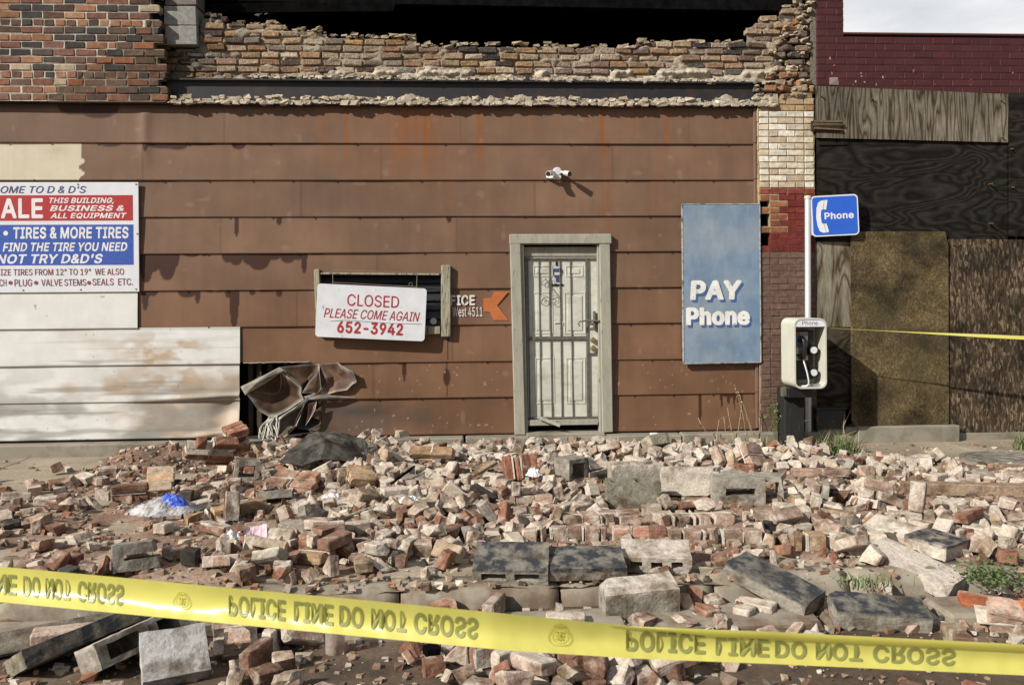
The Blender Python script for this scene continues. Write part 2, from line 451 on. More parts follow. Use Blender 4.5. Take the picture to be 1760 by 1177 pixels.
def beam_mb(L_, W_, H_, seed):
    bm = bmesh.new(); bmesh.ops.create_cube(bm, size=1); bmesh.ops.scale(bm, vec=(L_, W_, H_), verts=bm.verts)
    bmesh.ops.bevel(bm, geom=bm.edges[:], offset=0.006, segments=1, affect='EDGES')
    bmesh.ops.subdivide_edges(bm, edges=[e for e in bm.edges if e.calc_length() > 0.2], cuts=9, use_grid_fill=True)
    rough_up(bm, 0.005, 14, seed)
    return bm_to_mb(bm)

# name, maker, pixel x, pixel y of its foot, Euler degrees (x, y, z), tint (rgb + dust), category, label
GREY, PALE, DARK = (0.30, 0.285, 0.25, 0.30), (0.50, 0.46, 0.41, 0.45), (0.13, 0.125, 0.12, 0.22)
PINK, RED, BUFF, BRN = (0.34, 0.24, 0.185, 0.62), (0.27, 0.128, 0.083, 0.5), (0.36, 0.25, 0.15, 0.55), (0.20, 0.115, 0.08, 0.40)
BLK, CHK = block_mb, chunk_mb
BIG = [
 ('concrete_block', lambda: BLK(.2, .195, .195, 1, 1, chipped=2), 982, 832, (90, 0, 32), GREY, 'block', 'grey half block with one core hole, beside the fanned pack of orange bricks'),
 ('concrete_block', lambda: BLK(.395, .195, .195, 2, 2), 1088, 880, (0, 0, -4), (0.27, 0.26, 0.21, 0.22), 'block', 'olive grey hollow block standing upright in mid heap with open cores on top'),
 ('concrete_block', lambda: BLK(.395, .195, .195, 3, 2, mortar='z'), 1090, 845, (0, 0, 2), GREY, 'block', 'hollow grey block half hidden directly behind the upright olive grey block'),
 ('concrete_block', lambda: BLK(.395, .13, .215, 4, 0, mortar='-y', chipped=2), 1180, 856, (-9, 0, -7), PALE, 'block', 'smooth pinkish pale solid block leaning back, right of the upright olive grey block'),
 ('concrete_block', lambda: BLK(.36, .195, .21, 5, 1, wall=.07, chipped=3), 1268, 872, (90, 0, -5), GREY, 'block', 'grey block on its side like a small bench with one square hole facing the street'),
 ('concrete_block', lambda: BLK(.395, .195, .195, 6, 2, broken=True, chipped=3), 1340, 866, (90, 0, -12), GREY, 'block', 'broken grey block with an open U shaped core, below the pay phone post'),
 ('concrete_block', lambda: BLK(.395, .092, .22, 7, 3, wall=.05, mortar='z', chipped=2), 1127, 984, (103, 0, -9), (0.56, 0.51, 0.46, 0.6), 'block', 'white topped flat block with core holes and crusty pink mortar along its front'),
 ('concrete_block', lambda: BLK(.43, .075, .24, 8, 0, char='y', chipped=1), 1007, 1003, (104, 0, -2), GREY, 'block', 'dark topped tarry flat block by the kerb, left of the white topped block'),
 ('concrete_block', lambda: BLK(.42, .095, .25, 9, 2, char='y', wall=.05), 880, 1034, (112, 0, -8), GREY, 'block', 'charred block tipped towards the street, leftmost of the blocks along the kerb'),
 ('concrete_block', lambda: BLK(.40, .17, .17, 10, 0, mortar='z', chipped=1), 1098, 1072, (12, -3, 4), (0.28, 0.27, 0.23, 0.2), 'block', 'large plain grey block with ragged mortar on top, just behind the yellow tape'),
 ('concrete_block', lambda: BLK(.50, .09, .21, 11, 0, char='y', chipped=2), 1330, 1072, (97, 13, -50), GREY, 'block', 'tar blackened slab lying diagonally over the kerb, right of the large plain grey block'),
 ('concrete_block', lambda: BLK(.32, .045, .17, 12, 0, chipped=3), 1535, 936, (108, 6, -58), PALE, 'slab', 'thin pale slab leaning up on the brick heap, behind the tar topped block'),
 ('concrete_block', lambda: BLK(.28, .085, .26, 13, 0, char='y', chipped=2), 1610, 965, (95, 0, 33), PALE, 'block', 'tar topped pale block with a broken corner, at the right end of the heap'),
 ('concrete_block', lambda: BLK(.50, .085, .22, 14, 0, mortar='y', chipped=2), 1572, 1040, (97, 14, -54), (0.52, 0.49, 0.45, 0.5), 'block', 'long whitish slab sloping diagonally down across the kerb, right of the diagonal tarry slab'),
 ('concrete_block', lambda: BLK(.47, .10, .20, 15, 0, char='y', chipped=3), 1510, 1092, (100, 3, -9), GREY, 'block', 'charred broken block in the gutter just above the yellow tape at the right'),
 ('concrete_block', lambda: BLK(.46, .119, .20, 16, 2, wall=.05, mortar='y'), 232, 1175, (66, -6, 52), GREY, 'block', 'tilted grey block showing two long core holes, at the lower left in the road'),
 ('concrete_block', lambda: BLK(.66, .08, .22, 17, 0, char='z', chipped=2), 150, 1176, (62, -5, 50), (0.27, 0.25, 0.2, 0.3), 'slab', 'long dark faced concrete slab leaning left of the two holed block in the road'),  # char mask used to darken the front face
 ('concrete_block', lambda: BLK(.28, .09, .24, 18, 0, chipped=1), 300, 1192, (128, 0, 24), (0.42, 0.42, 0.42, 0.05), 'block', 'smooth light grey block cut by the bottom edge, right of the two holed block'),
 ('concrete_block', lambda: BLK(.2, .17, .195, 19, 1, broken=False, chipped=2), 424, 831, (90, 8, 15), GREY, 'block', 'small grey hollow half block below the torn metal siding'),
 ('concrete_block', lambda: BLK(.39, .15, .17, 20, 1, wall=.06, broken=True, chipped=3), 256, 992, (80, 0, 24), GREY, 'block', 'shattered grey block with a hollow, just above the tape at the left'),
 ('concrete_block', lambda: BLK(.2, .04, .17, 21, 0, chipped=2), 1418, 873, (4, 0, 70), GREY, 'slab', 'thin grey shard standing on edge in the heap, below the pay phone'),
 ('concrete_block', lambda: BLK(.24, .06, .11, 22, 0, chipped=2), 1490, 878, (70, 0, -60), PALE, 'slab', 'narrow pale shard leaning among the bricks, between the pay phone and the golden board'),
 ('concrete_block', lambda: BLK(.19, .13, .12, 23, 0), 507, 929, (0, 0, -8), (0.40, 0.37, 0.32, 0.35), 'block', 'small squared pale grey block right of the pink paper'),
 ('concrete_block', lambda: BLK(.26, .06, .17, 24, 0), 470, 872, (75, 0, 18), GREY, 'slab', 'flat grey slab sloping in the heap below the black roofing sheet'),
 ('concrete_block', lambda: BLK(.24, .10, .19, 25, 0, chipped=3), 1125, 779, (60, 0, 30), (0.33, 0.31, 0.25, 0.3), 'block', 'olive broken block propped against the sill right of the barred door'),
 ('brick_chunk', lambda: CHK(1, 2, 4, 31, sz=(.2, .1, .07)), 408, 790, (12, 8, 20), RED, 'brick chunk', 'upright mortared chunk of orange brown bricks beside the torn white siding corner'),
 ('brick_chunk', lambda: CHK(2, 1, 4, 32), 360, 824, (58, 8, 28), RED, 'brick chunk', 'big mortared slab of orange bricks leaning below the white siding corner'),
 ('brick_chunk', lambda: CHK(1, 3, 1, 33), 277, 848, (28, 0, 15), BUFF, 'brick chunk', 'buff mortared chunk of three bricks tilted forward, behind the clear plastic bag'),
 ('brick_chunk', lambda: CHK(1, 1, 2, 34, sz=(.26, .1, .062)), 222, 867, (0, 0, 14), BRN, 'brick chunk', 'brown chunk of two stacked bricks standing on the pavement left of the plastic bag'),
 ('brick_chunk', lambda: CHK(4, 1, 1, 35, sz=(.062, .098, .2), drop=0), 895, 830, (-20, 0, 12), RED, 'brick chunk', 'pack of upright orange bricks fanned side by side below the barred door'),
 ('brick_chunk', lambda: CHK(2, 1, 1, 36, sz=(.17, .098, .07)), 682, 914, (0, 0, 4), PINK, 'brick chunk', 'long pink mortared pair of bricks in the heap below the closed sign'),
 ('brick_chunk', lambda: CHK(3, 1, 1, 37, sz=(.19, .12, .075)), 382, 903, (0, -6, 27), BUFF, 'brick chunk', 'long row of buff mortared bricks lying slanted right of the plastic bag'),
 ('brick_chunk', lambda: CHK(3, 1, 1, 38, sz=(.11, .09, .062)), 655, 978, (0, 0, -5), PINK, 'brick chunk', 'row of three dusty pink half bricks in line, lowest under the closed sign'),
 ('brick_chunk', lambda: CHK(2, 1, 1, 39, sz=(.105, .098, .11)), 1385, 949, (0, 0, -4), BUFF, 'brick chunk', 'pair of buff bricks on edge side by side, below the pay phone near the kerb'),
 ('brick_chunk', lambda: CHK(1, 2, 2, 40), 405, 1142, (30, 0, 15), PINK, 'brick chunk', 'large pink and cream mortared chunk under the tape at the lower left'),
 ('brick_chunk', lambda: CHK(1, 1, 1, 41, sz=(.29, .11, .10)), 112, 1122, (0, 0, 16), (0.38, 0.25, 0.21, 0.5), 'brick chunk', 'long brick chunk with flat pale top in the road below the left end of tape'),
 ('brick_chunk', lambda: CHK(4, 1, 1, 42, sz=(.21, .10, .075)), 1558, 823, (0, 0, -9), PINK, 'brick chunk', 'long straight row of pinkish bricks still joined, at the back below the golden board'),
 ('brick_chunk', lambda: CHK(1, 1, 2, 43, sz=(.24, .12, .07)), 1722, 1098, (25, 0, -22), PINK, 'brick chunk', 'whitish crusted brick chunk at the far right just above the tape'),
 ('brick_chunk', lambda: CHK(2, 1, 2, 44), 745, 800, (40, 0, -15), BUFF, 'brick chunk', 'mortared chunk of four pale bricks near the wall between the window and the door'),
 ('brick_chunk', lambda: CHK(1, 2, 1, 45), 540, 974, (-5, 0, -18), BUFF, 'brick chunk', 'flat grey buff pair of bricks low in the heap, left of three dusty halves'),
 ('brick_chunk', lambda: CHK(2, 1, 1, 46, sz=(.24, .10, .065)), 1412, 822, (0, 0, -4), PINK, 'brick chunk', 'long low pinkish piece of wall lying behind the grey shard below the pay phone'),
 ('brick_chunk', lambda: CHK(1, 2, 2, 47), 1290, 815, (55, 10, 30), PINK, 'brick chunk', 'pale mortared chunk tipped over behind the bench shaped block'),
 ('brick_chunk', lambda: CHK(3, 1, 1, 48, sz=(.13, .095, .06)), 905, 868, (0, 0, -3), PINK, 'brick chunk', 'short row of pale pink bricks in line in front of the fanned orange pack'),
 ('brick_chunk', lambda: CHK(1, 2, 1, 49), 380, 982, (-15, 0, 14), PINK, 'brick chunk', 'dusty brown pair of bricks lying below the small plastic bag near the tape'),
 ('wood_beam', lambda: beam_mb(1.05, .12, .09, 51), 1672, 862, (0, 0, -11), (0.30, 0.225, 0.165, 0.42), 'beam', 'long dusty timber beam lying at the right edge of the rubble'),
 ('wood_beam', lambda: beam_mb(.33, .05, .03, 52), 826, 822, (10, -22, 28), (0.32, 0.26, 0.18, 0.2), 'plank', 'short weathered stick poking up from the heap left of the fanned orange bricks'),
 ('wood_beam', lambda: beam_mb(.95, .20, .025, 53), 95, 1150, (12, 0, 30), (0.17, 0.155, 0.125, 0.2), 'plank', 'dark dirty flat board lying in the road at the lower left corner'),
 ('wood_beam', lambda: beam_mb(.8, .16, .03, 54), 275, 1085, (10, -6, 36), (0.25, 0.235, 0.2, 0.2), 'plank', 'grey flat board under the tape behind the two holed block'),
 ('wood_beam', lambda: beam_mb(.5, .05, .03, 55), 1590, 845, (0, 4, -6), (0.40, 0.34, 0.25, 0.3), 'plank', 'pale thin lath lying along the back of the heap before the golden board'),
 ('brick_chunk', lambda: CHK(5, 1, 1, 61, sz=(.088, .075, .10), drop=0), 960, 932, (0, 0, 3), PINK, 'brick chunk', 'row of brick ends standing in line, in front of the short pale pink row'),
 ('brick_chunk', lambda: CHK(4, 1, 1, 62, sz=(.105, .08, .085), drop=0), 1085, 930, (0, 0, -4), (0.36, 0.20, 0.15, 0.55), 'brick chunk', 'row of four brick ends just behind the white topped block'),
 ('brick_chunk', lambda: CHK(5, 1, 1, 63, sz=(.11, .09, .09), drop=0), 1225, 938, (0, 0, -3), PINK, 'brick chunk', 'line of pinkish brick ends right of the white topped block'),
 ('brick_chunk', lambda: CHK(4, 2, 1, 64, sz=(.12, .09, .07)), 1030, 905, (0, 0, 2), PINK, 'brick chunk', 'low double row of dusty pink brick ends in front of the upright olive block'),
 ('brick_chunk', lambda: CHK(4, 2, 1, 65, sz=(.13, .09, .07)), 1190, 905, (0, 0, -2), PINK, 'brick chunk', 'low double row of dusty pink bricks in front of the smooth pale block'),
 ('brick_chunk', lambda: CHK(1, 1, 1, 71, sz=(.21, .15, .07)), 1690, 1066, (12, 8, -20), (0.40, 0.135, 0.06, 0.22), 'brick chunk', 'bright orange clay fragment at the kerb left of the whitish crusted chunk'),
 ('brick_chunk', lambda: CHK(1, 1, 1, 72, sz=(.20, .16, .08)), 1745, 1078, (-18, 10, 25), (0.42, 0.14, 0.06, 0.2), 'brick chunk', 'bright orange clay fragment at the extreme right edge above the tape'),
 ('brick_chunk', lambda: CHK(1, 2, 2, 73), 620, 850, (20, 8, 15), BUFF, 'brick chunk', 'pale buff mortared chunk left of the red rag'),
 ('brick_chunk', lambda: CHK(2, 2, 1, 74), 505, 850, (24, 0, -20), (0.33, 0.2, 0.14, 0.55), 'brick chunk', 'tilted mortared chunk of four bricks below the black roofing sheet'),
]
# ------------------------------------------------------------------ the lie of the rubble
KERB_Y = on_ground(880, 1006, 0).y            # front edge of the pavement
ROAD_Z = -0.13
def mound(x, y):
    """height of packed rubble and dust over the pavement; works on arrays"""
    x = np.asarray(x, float); y = np.asarray(y, float)
    xl = -2.3 + 0.35 * (y + 2); xr = 4.6 - 0.25 * (y + 2)
    ex = smooth(-0.7, 0.35, x - xl) * smooth(-0.5, 0.9, xr - x)
    ey = smooth(-0.02, 0.5, -y - 0.35) * (1 - smooth(1.3, 3.3, -y))
    h = 0.06 * ex * ey * (0.75 + 0.5 * fbm(x * 1.3 + 9, y * 1.3 + 4, 5, 3))
    h += 0.15 * np.exp(-(((x + 3.0) / 0.55) ** 2 + ((y + 0.75) / 0.42) ** 2))
    n = fbm(x * 5 + 3, y * 5 + 7, 11, 3)
    base = -0.03 + 0.055 * smooth(0.26, 0.55, fbm(x * 1.7, y * 1.7, 21, 3)) * smooth(-6.0, -3.9, x) * smooth(KERB_Y + 0.03, KERB_Y + 0.45, y)
    clear = (1 - smooth(2.5, 3.0, x) * smooth(-1.35, -0.95, y)) * (1 - smooth(-3.1, -3.7, x) * smooth(-1.7, -1.2, y))
    return -0.035 + (base + 0.035 + h) * clear + (n - 0.5) * 0.05 * clear
# ------------------------------------------------------------------ where the rubble came to rest
BIG_AT = [(0.892, -2.031, 0.155, 1.571, 0.000, 0.559),
(1.258, -2.778, 0.113, 0.000, 0.000, -0.070),
(1.374, -2.241, 0.138, 0.000, 0.000, 0.035),
(1.730, -2.516, 0.142, -0.157, 0.000, -0.122),
(2.054, -2.763, 0.126, 1.571, 0.000, -0.087),
(2.376, -2.761, 0.128, 1.571, 0.000, -0.209),
(1.115, -4.176, 0.068, 1.798, 0.000, -0.157),
(0.690, -4.286, 0.071, 1.815, 0.000, -0.035),
(0.271, -4.271, 0.078, 1.955, 0.000, -0.140),
(0.934, -4.570, -0.038, 0.209, -0.052, 0.070),
(1.699, -4.491, -0.007, 1.693, 0.227, -0.873),
(2.745, -3.761, 0.073, 1.885, 0.105, -1.012),
(2.859, -4.072, 0.066, 1.658, 0.000, 0.576),
(2.607, -4.284, -0.005, 1.693, 0.244, -0.942),
(2.144, -4.791, -0.070, 1.745, 0.052, -0.157),
(-1.560, -4.967, -0.027, 1.152, -0.105, 0.908),
(-1.817, -4.879, -0.037, 1.082, -0.087, 0.873),
(-1.313, -5.163, -0.038, 2.234, 0.000, 0.419),
(-1.828, -1.700, 0.140, 1.571, 0.140, 0.262),
(-1.829, -4.010, 0.104, 1.396, 0.000, 0.419),
(2.667, -2.898, 0.099, 0.070, 0.000, 1.222),
(2.971, -2.924, 0.040, 1.222, 0.000, -1.047),
(-1.114, -3.349, 0.043, 0.000, 0.000, -0.140),
(-1.443, -2.463, 0.087, 1.309, 0.000, 0.314),
(1.840, -0.896, 0.169, 1.047, 0.000, 0.524),
(-2.249, -0.339, 0.161, 0.250, -0.250, 0.500),
(-2.215, -1.425, 0.253, 0.750, 0.150, 0.550),
(-2.450, -1.957, 0.115, 0.489, 0.000, 0.262),
(-2.584, -2.279, 0.084, 0.000, 0.000, 0.244),
(0.476, -1.987, 0.164, -0.349, 0.000, 0.209),
(-0.451, -3.260, 0.042, 0.000, 0.000, 0.070),
(-1.699, -2.936, 0.077, 0.000, -0.105, 0.471),
(-0.487, -4.018, 0.035, 0.000, 0.000, -0.087),
(2.100, -3.947, 0.061, 0.000, 0.000, -0.070),
(-1.104, -4.914, -0.041, 0.524, 0.000, 0.262),
(-1.976, -4.752, -0.100, 0.000, 0.000, 0.279),
(3.691, -2.123, 0.096, 0.000, 0.000, -0.157),
(2.728, -4.912, -0.060, 0.436, 0.000, -0.384),
(-0.268, -1.252, 0.158, 0.698, 0.000, -0.262),
(-0.885, -3.968, 0.056, -0.087, 0.000, -0.314),
(2.992, -2.063, 0.092, 0.000, 0.000, -0.070),
(2.511, -1.695, 0.158, 0.960, 0.175, 0.524),
(0.477, -2.627, 0.057, 0.000, 0.000, -0.052),
(-1.405, -4.052, 0.065, -0.262, 0.000, 0.244),
(3.901, -2.720, 0.077, 0.000, 0.000, -0.192),
(0.147, -1.862, 0.121, 0.175, -0.384, 0.489),
(-2.043, -4.712, -0.086, 0.209, 0.000, 0.524),
(-1.667, -4.308, -0.052, 0.175, -0.105, 0.628),
(3.605, -2.574, 0.050, 0.000, 0.070, -0.105),
(0.603, -3.676, 0.065, 0.000, 0.000, 0.052),
(1.068, -3.685, 0.063, 0.000, 0.000, -0.070),
(1.557, -3.815, 0.066, 0.000, 0.000, -0.052),
(0.928, -3.270, 0.060, 0.000, 0.000, 0.035),
(1.576, -3.261, 0.046, 0.000, 0.000, -0.035),
(2.774, -4.680, -0.098, 0.209, 0.140, -0.349),
(2.882, -4.786, -0.073, -0.314, 0.175, 0.436),
(-0.819, -2.156, 0.130, 0.349, 0.140, 0.262),
(-1.351, -2.141, 0.124, 0.419, 0.000, -0.349)]
BRICKS = ('3,1,924,-5370,-35,29,-26,9;5,1,-796,-4902,-48,89,29,55;3,1,295,-5376,-30,-12,-8,-92;2,3,-963,-5078,-78,155,-1,124;4,2,121,-5153,-72,-163,-1,42;5,0,-252,-4612,-92,5,-1,257;1,0,530,-4711,-94,-1,0,-12;10,3,-878,-5248,-93,0,5,66;1,1,158,-4551,-76,-155,1,-196;23,1,199,-5510,-40,-50,-16,-43;3,6,-1105,-4128,99,70,27,263;29,1,667,-5446,-80,-65,39,232;1,3,-766,-3918,131,4,-7,95;3,1,3141,-3332,174,170,-146,-87;4,1,2089,-3628,138,57,-9,22;5,0,1551,-4594,-92,5,-1,-67;10,2,493,-5189,-9,312,-29,-108;14,3,1696,-5181,-92,0,3,14;12,1,1490,-5008,-92,5,3,-144;4,3,-1617,-3009,123,33,-195,-142;9,2,-143,-5226,-93,-313,-1,-142;3,0,684,-5324,-60,-12,-40,-71;19,3,578,-5419,-23,1,0,126;1,1,2287,-4141,100,8,270,-123;11,1,-14,-5109,-80,-151,-1,271;3,0,223,-5199,-74,-157,-1,-255;2,4,-94,-3968,64,-100,-7,245;10,2,-2331,-4049,73,-9,259,124;0,2,3294,-3684,136,-10,-12,52;19,3,2401,-5135,-92,0,-1,-27;19,2,-257,-4988,-94,152,-216,-65;25,4,-770,-5350,-89,-140,-4,-229;17,1,929,-4761,-93,-3,-4,201;2,3,535,-5410,-94,-1,0,182;17,1,-833,-5121,-93,-3,-4,187;16,5,-2212,-4210,56,-3,292,88;2,4,-1161,-3904,98,70,-18,303;9,0,1478,-4671,-93,1,-313,-74;16,0,2379,-4263,59,247,217,0;4,0,-1174,-3553,55,-71,-314,-26;9,5,-1584,-4029,87,66,162,-111;11,1,-45,-4754,-94,0,1,123;29,2,1277,-4659,-91,-1,-311,-116;10,1,599,-5084,-56,-51,-168,240;2,1,3099,-2863,136,49,24,-35;4,2,-1646,-3263,46,7,-303,-46;23,1,-588,-4499,-92,-313,-2,-90;17,3,-1216,-4243,60,-312,17,-100;14,3,-2387,-4172,48,6,3,35;0,4,-1322,-3349,58,-223,-1,35;29,2,-1012,-4258,68,3,11,-153;9,4,2416,-5018,-92,2,-2,312;4,4,-691,-2836,151,43,28,78;29,6,-509,-4022,108,-2,3,-46;12,2,3138,-4331,60,-2,-3,256;0,0,-698,-3463,69,-152,1,41;3,3,367,-5288,-65,48,-22,203;10,6,-1018,-3335,161,-120,-6,-239;22,4,443,-5471,-31,-67,-226,113;20,1,5,-5338,-91,310,-1,69;12,2,-102,-4108,58,52,194,11;21,1,784,-5412,-93,-2,-1,38;18,4,-1007,-5313,-94,-106,-112,118;17,1,-241,-3886,64,196,9,-13;7,1,137,-4827,-91,311,1,-97;19,0,-751,-4184,52,-179,128,-123;12,4,-571,-4179,57,0,-311,36;5,6,176,-3347,113,11,-100,-292;29,0,-1459,-3802,72,-113,-143,172;19,3,915,-5449,-90,-189,121,-126;2,0,3061,-3320,38,-1,3,-3;15,1,-2439,-3499,68,-7,12,276;6,1,-1726,-3861,68,-304,8,84;5,2,283,-3357,104,111,-39,148;8,3,-122,-4564,-91,0,-1,-166;4,0,-3491,-2171,52,-14,9,36;17,1,1186,-4549,-86,37,-120,305;4,0,-498,-2671,135,-3,-312,39;8,2,-312,-4776,-91,0,-1,3;21,1,1357,-4509,-93,-2,-1,28;17,3,470,-5244,-87,22,-113,126;21,5,727,-5186,-67,-272,-102,-61;0,1,3142,-2982,69,308,37,-11;6,5,-1024,-4699,-92,0,1,155;22,1,1644,-4946,-95,-128,72,100;10,0,-331,-3890,73,144,8,-202;22,1,1130,-4756,-100,-31,61,278;6,0,-1976,-3285,69,311,2,110;21,0,3397,-3944,76,-52,203,-10;17,2,-2618,-3602,55,-11,-23,-45;7,1,2315,-4487,-81,-53,-146,188;15,0,1702,-5053,-96,80,99,-152;27,0,-175,-3751,126,84,47,286;18,4,3076,-4231,92,-236,-17,-188;2,0,3009,-3848,69,0,40,-236;1,5,151,-2649,95,14,49,-47;13,3,-461,-4516,-95,132,73,-91;3,1,-861,-3610,132,308,1,29;18,1,2290,-3912,127,-3,-310,38;10,1,271,-4968,-93,0,5,46;24,2,-93,-4483,-93,62,-18,13;7,3,-2743,-3155,47,-11,300,111;24,1,1690,-3204,120,57,-15,26;8,3,-2129,-4101,56,0,-2,126;9,5,-811,-4655,-71,229,-2,63;2,1,2260,-1584,142,-209,50,-152;6,1,460,-5049,-74,154,1,-275;18,2,1261,-4476,-69,196,25,177;10,1,69,-5470,-93,0,5,-53;4,0,-59,-2759,129,101,70,-14;12,5,-2087,-2483,92,-154,-1,-24;13,1,1314,-4779,-99,-29,-158,-284;29,1,-310,-3153,105,96,303,64;21,0,-1912,-2701,77,-314,-9,57;12,0,3708,-3446,145,-312,21,-57;16,1,-1225,-3114,106,215,-20,-183;13,0,3326,-4023,49,5,303,107;27,1,3076,-4151,80,-218,-109,79;8,2,-710,-4464,-73,-53,16,-9;16,0,-944,-4922,-72,155,0,265;24,2,162,-5338,-92,-52,-17,165;9,1,-440,-3890,71,24,162,-152;2,1,1344,-1223,184,42,288,-33;7,1,-2029,-2889,70,-5,-3,-159;7,2,-722,-3862,63,-1,4,-56;2,2,2399,-1891,94,-143,-13,-73;24,0,-475,-4127,39,-62,-4,-268;23,0,-2632,-4031,39,6,0,-125;4,2,1604,-3092,77,229,-4,27;14,5,-3042,-3116,59,8,7,-112;10,0,-571,-3120,112,74,4,287;8,1,2753,-5066,-91,0,-1,-254;10,3,-2965,-2500,67,-53,188,-220;1,1,-931,-3460,117,-1,3'
'05,-56;10,0,3270,-3768,61,-12,2,239;3,1,-3214,-1566,64,28,0,-76;8,1,78,-3762,85,-89,121,-186;10,1,1327,-3105,56,-158,-4,-14;7,0,986,-2579,90,16,-212,-130;7,1,-2865,-3148,69,119,-148,-90;20,3,822,-5505,-92,139,216,53;9,0,324,-3605,95,27,-277,39;4,1,-115,-1965,136,306,-44,116;11,3,2813,-2828,65,167,-18,-46;0,0,-1267,-981,195,-154,-279,-3;9,0,1422,-3109,125,252,110,-35;17,3,-853,-3774,140,-1,3,224;6,0,3795,-2390,99,4,-4,48;21,0,2525,-3072,91,180,-8,127;22,2,-2032,-4135,74,-216,75,130;22,2,549,-5342,-26,-131,74,22;11,0,-1,-3070,142,107,44,101;7,0,-348,-2693,127,-123,21,-176;12,1,-3237,-1765,68,-258,100,61;4,4,2580,-3312,63,5,-3,242;4,1,2085,-3312,60,2,1,-113;12,4,-2911,-2983,70,1,306,-19;4,1,-3195,-2266,36,-311,1,9;24,0,3019,-4474,-104,302,-14,-72;14,3,-1486,-3411,44,-59,117,162;18,4,1904,-3867,56,132,100,-225;29,1,3700,-3553,79,-11,-307,41;14,0,2565,-3910,67,-2,310,136;17,0,183,-3695,59,-3,-1,165;1,3,-3350,-1681,48,27,-2,64;0,0,-627,-2180,104,-11,1,209;17,3,166,-5040,-74,167,-2,-217;16,3,-425,-3138,64,-133,1,112;15,1,-2756,-2342,91,33,119,-111;7,0,2283,-4002,74,-150,0,2;21,4,3714,-1810,110,69,7,166;11,2,673,-4917,-94,0,1,-313;11,3,-88,-3682,85,172,-5,84;1,0,-1104,-1285,169,-170,-8,111;9,0,536,-4929,-81,-40,163,179;1,0,3053,-2609,80,-27,275,36;1,4,2358,-1659,121,87,71,-180;27,0,2045,-3714,65,160,7,13;10,1,-3022,-1714,68,-312,-2,-90;5,1,824,-3063,58,-167,0,70;9,2,-2294,-3934,50,303,1,152;26,1,-760,-4526,-101,201,30,-63;15,5,2002,-3817,56,-241,-114,-39;6,1,-3116,-1331,85,11,-3,5;13,0,-906,-3873,118,5,312,-25;19,6,2522,-3619,88,-53,210,-36;9,4,-230,-3172,75,-214,5,-240;2,6,4297,-2276,80,-2,14,-97;27,0,2980,-2917,112,17,-25,277;27,5,-2146,-2843,65,79,71,-227;19,4,401,-5479,-92,0,-1,37;7,1,-1927,-2407,77,-8,0,-233;11,2,17,-3417,96,232,-13,183;12,4,-668,-1543,209,-139,-12,229;23,2,-485,-3405,53,-154,-1,-1;10,1,1723,-1489,192,5,16,-107;19,1,809,-5166,-92,0,-1,86;16,0,2120,-1536,171,64,10,78;1,0,-1215,-1618,109,-19,47,265;2,0,4256,-1560,123,-96,-42,-177;3,1,3119,-3735,46,-309,-7,-107;16,0,496,-2622,127,3,8,-167;29,3,-503,-3598,60,-2,2,-231;7,0,-1327,-3699,62,145,-11,-123;3,5,1149,-2102,111,-1,-313,39;9,1,396,-2639,137,-41,162,-37;25,4,-635,-3210,104,20,-30,-86;1,4,-2085,-2325,85,312,-13,125;9,4,637,-3276,97,246,-111,62;29,1,4050,-2192,128,-225,-147,-38;6,0,757,-1631,160,71,-29,107;19,3,-2557,-2381,57,-14,11,172;2,0,322,-3784,58,-6,0,-133;21,0,3977,-1908,108,1,213,122;3,1,-1842,-552,138,-24,-21,-246;7,1,1176,-3540,81,8,196,-115;23,2,-2829,-2418,40,-145,-1,280;0,6,-428,-2087,104,-10,-3,275;7,1,729,-2580,81,-134,-8,-169;9,1,-2894,-1517,67,4,-312,-150;5,0,204,-1178,116,6,1,-244;11,3,-883,-4572,-94,0,1,-264;11,0,-686,-1721,111,-9,-300,-26;12,4,3447,-3743,93,-249,117,21;6,0,2950,-3709,55,-165,-4,-78;28,0,318,-5419,-97,-1,5,79;26,1,-86,-3166,130,-28,292,-47;10,4,3156,-3456,54,-147,2,-202;1,0,-731,-2807,93,-1,52,-23;10,4,-980,-2146,125,-93,195,-74;9,5,1941,-3687,78,160,-11,-135;8,4,-171,-2511,153,-34,-216,-171;22,4,-3203,-2639,30,-31,61,-141;17,0,-3485,-1873,37,-3,-3,197;26,1,-315,-3498,54,307,-1,-31;6,4,-252,-3015,119,0,-5,-240;6,0,-1024,-2264,85,-19,-308,30;29,0,632,-2497,97,-62,46,179;24,1,-2864,-2662,110,301,-22,-75;25,1,-590,-3359,77,55,-26,-110;15,2,-1271,-4133,67,68,92,-240;1,0,-1069,-1005,211,-41,-11,81;18,3,3583,-3749,75,154,99,-70;19,0,3576,-3528,77,-174,125,159;2,0,-637,-1414,178,-81,66,27;13,0,-3297,-2690,35,-2,311,76;9,0,-1091,-3238,175,-8,299,68;21,0,3487,-3233,71,134,-24,6;14,6,36,-3672,80,42,5,59;21,4,666,-2183,135,-89,16,248;20,0,-66,-3459,104,-198,-55,-213;19,1,-134,-2878,131,-16,128,-146;11,1,-1739,-2346,102,-159,-11,99;7,0,261,-2251,116,-141,-8,88;9,0,30,-2213,110,-170,-8,123;8,3,-3684,-1059,61,-220,97,-28;15,1,308,-2484,149,-228,-104,-13;3,0,-243,-2216,106,311,-2,-28;7,0,2741,-1836,110,297,12,141;6,0,690,-2281,99,-21,89,105;16,0,2864,-1790,116,1,11,138;25,3,-2832,-2515,39,28,219,-155;26,2,-155,-3409,88,-27,-72,96;17,0,4094,-2411,90,-2,-3,-215;2,0,2263,-3322,84,87,-310,12;23,0,4012,-2295,97,114,74,261;16,1,-1073,-3724,54,5,294'
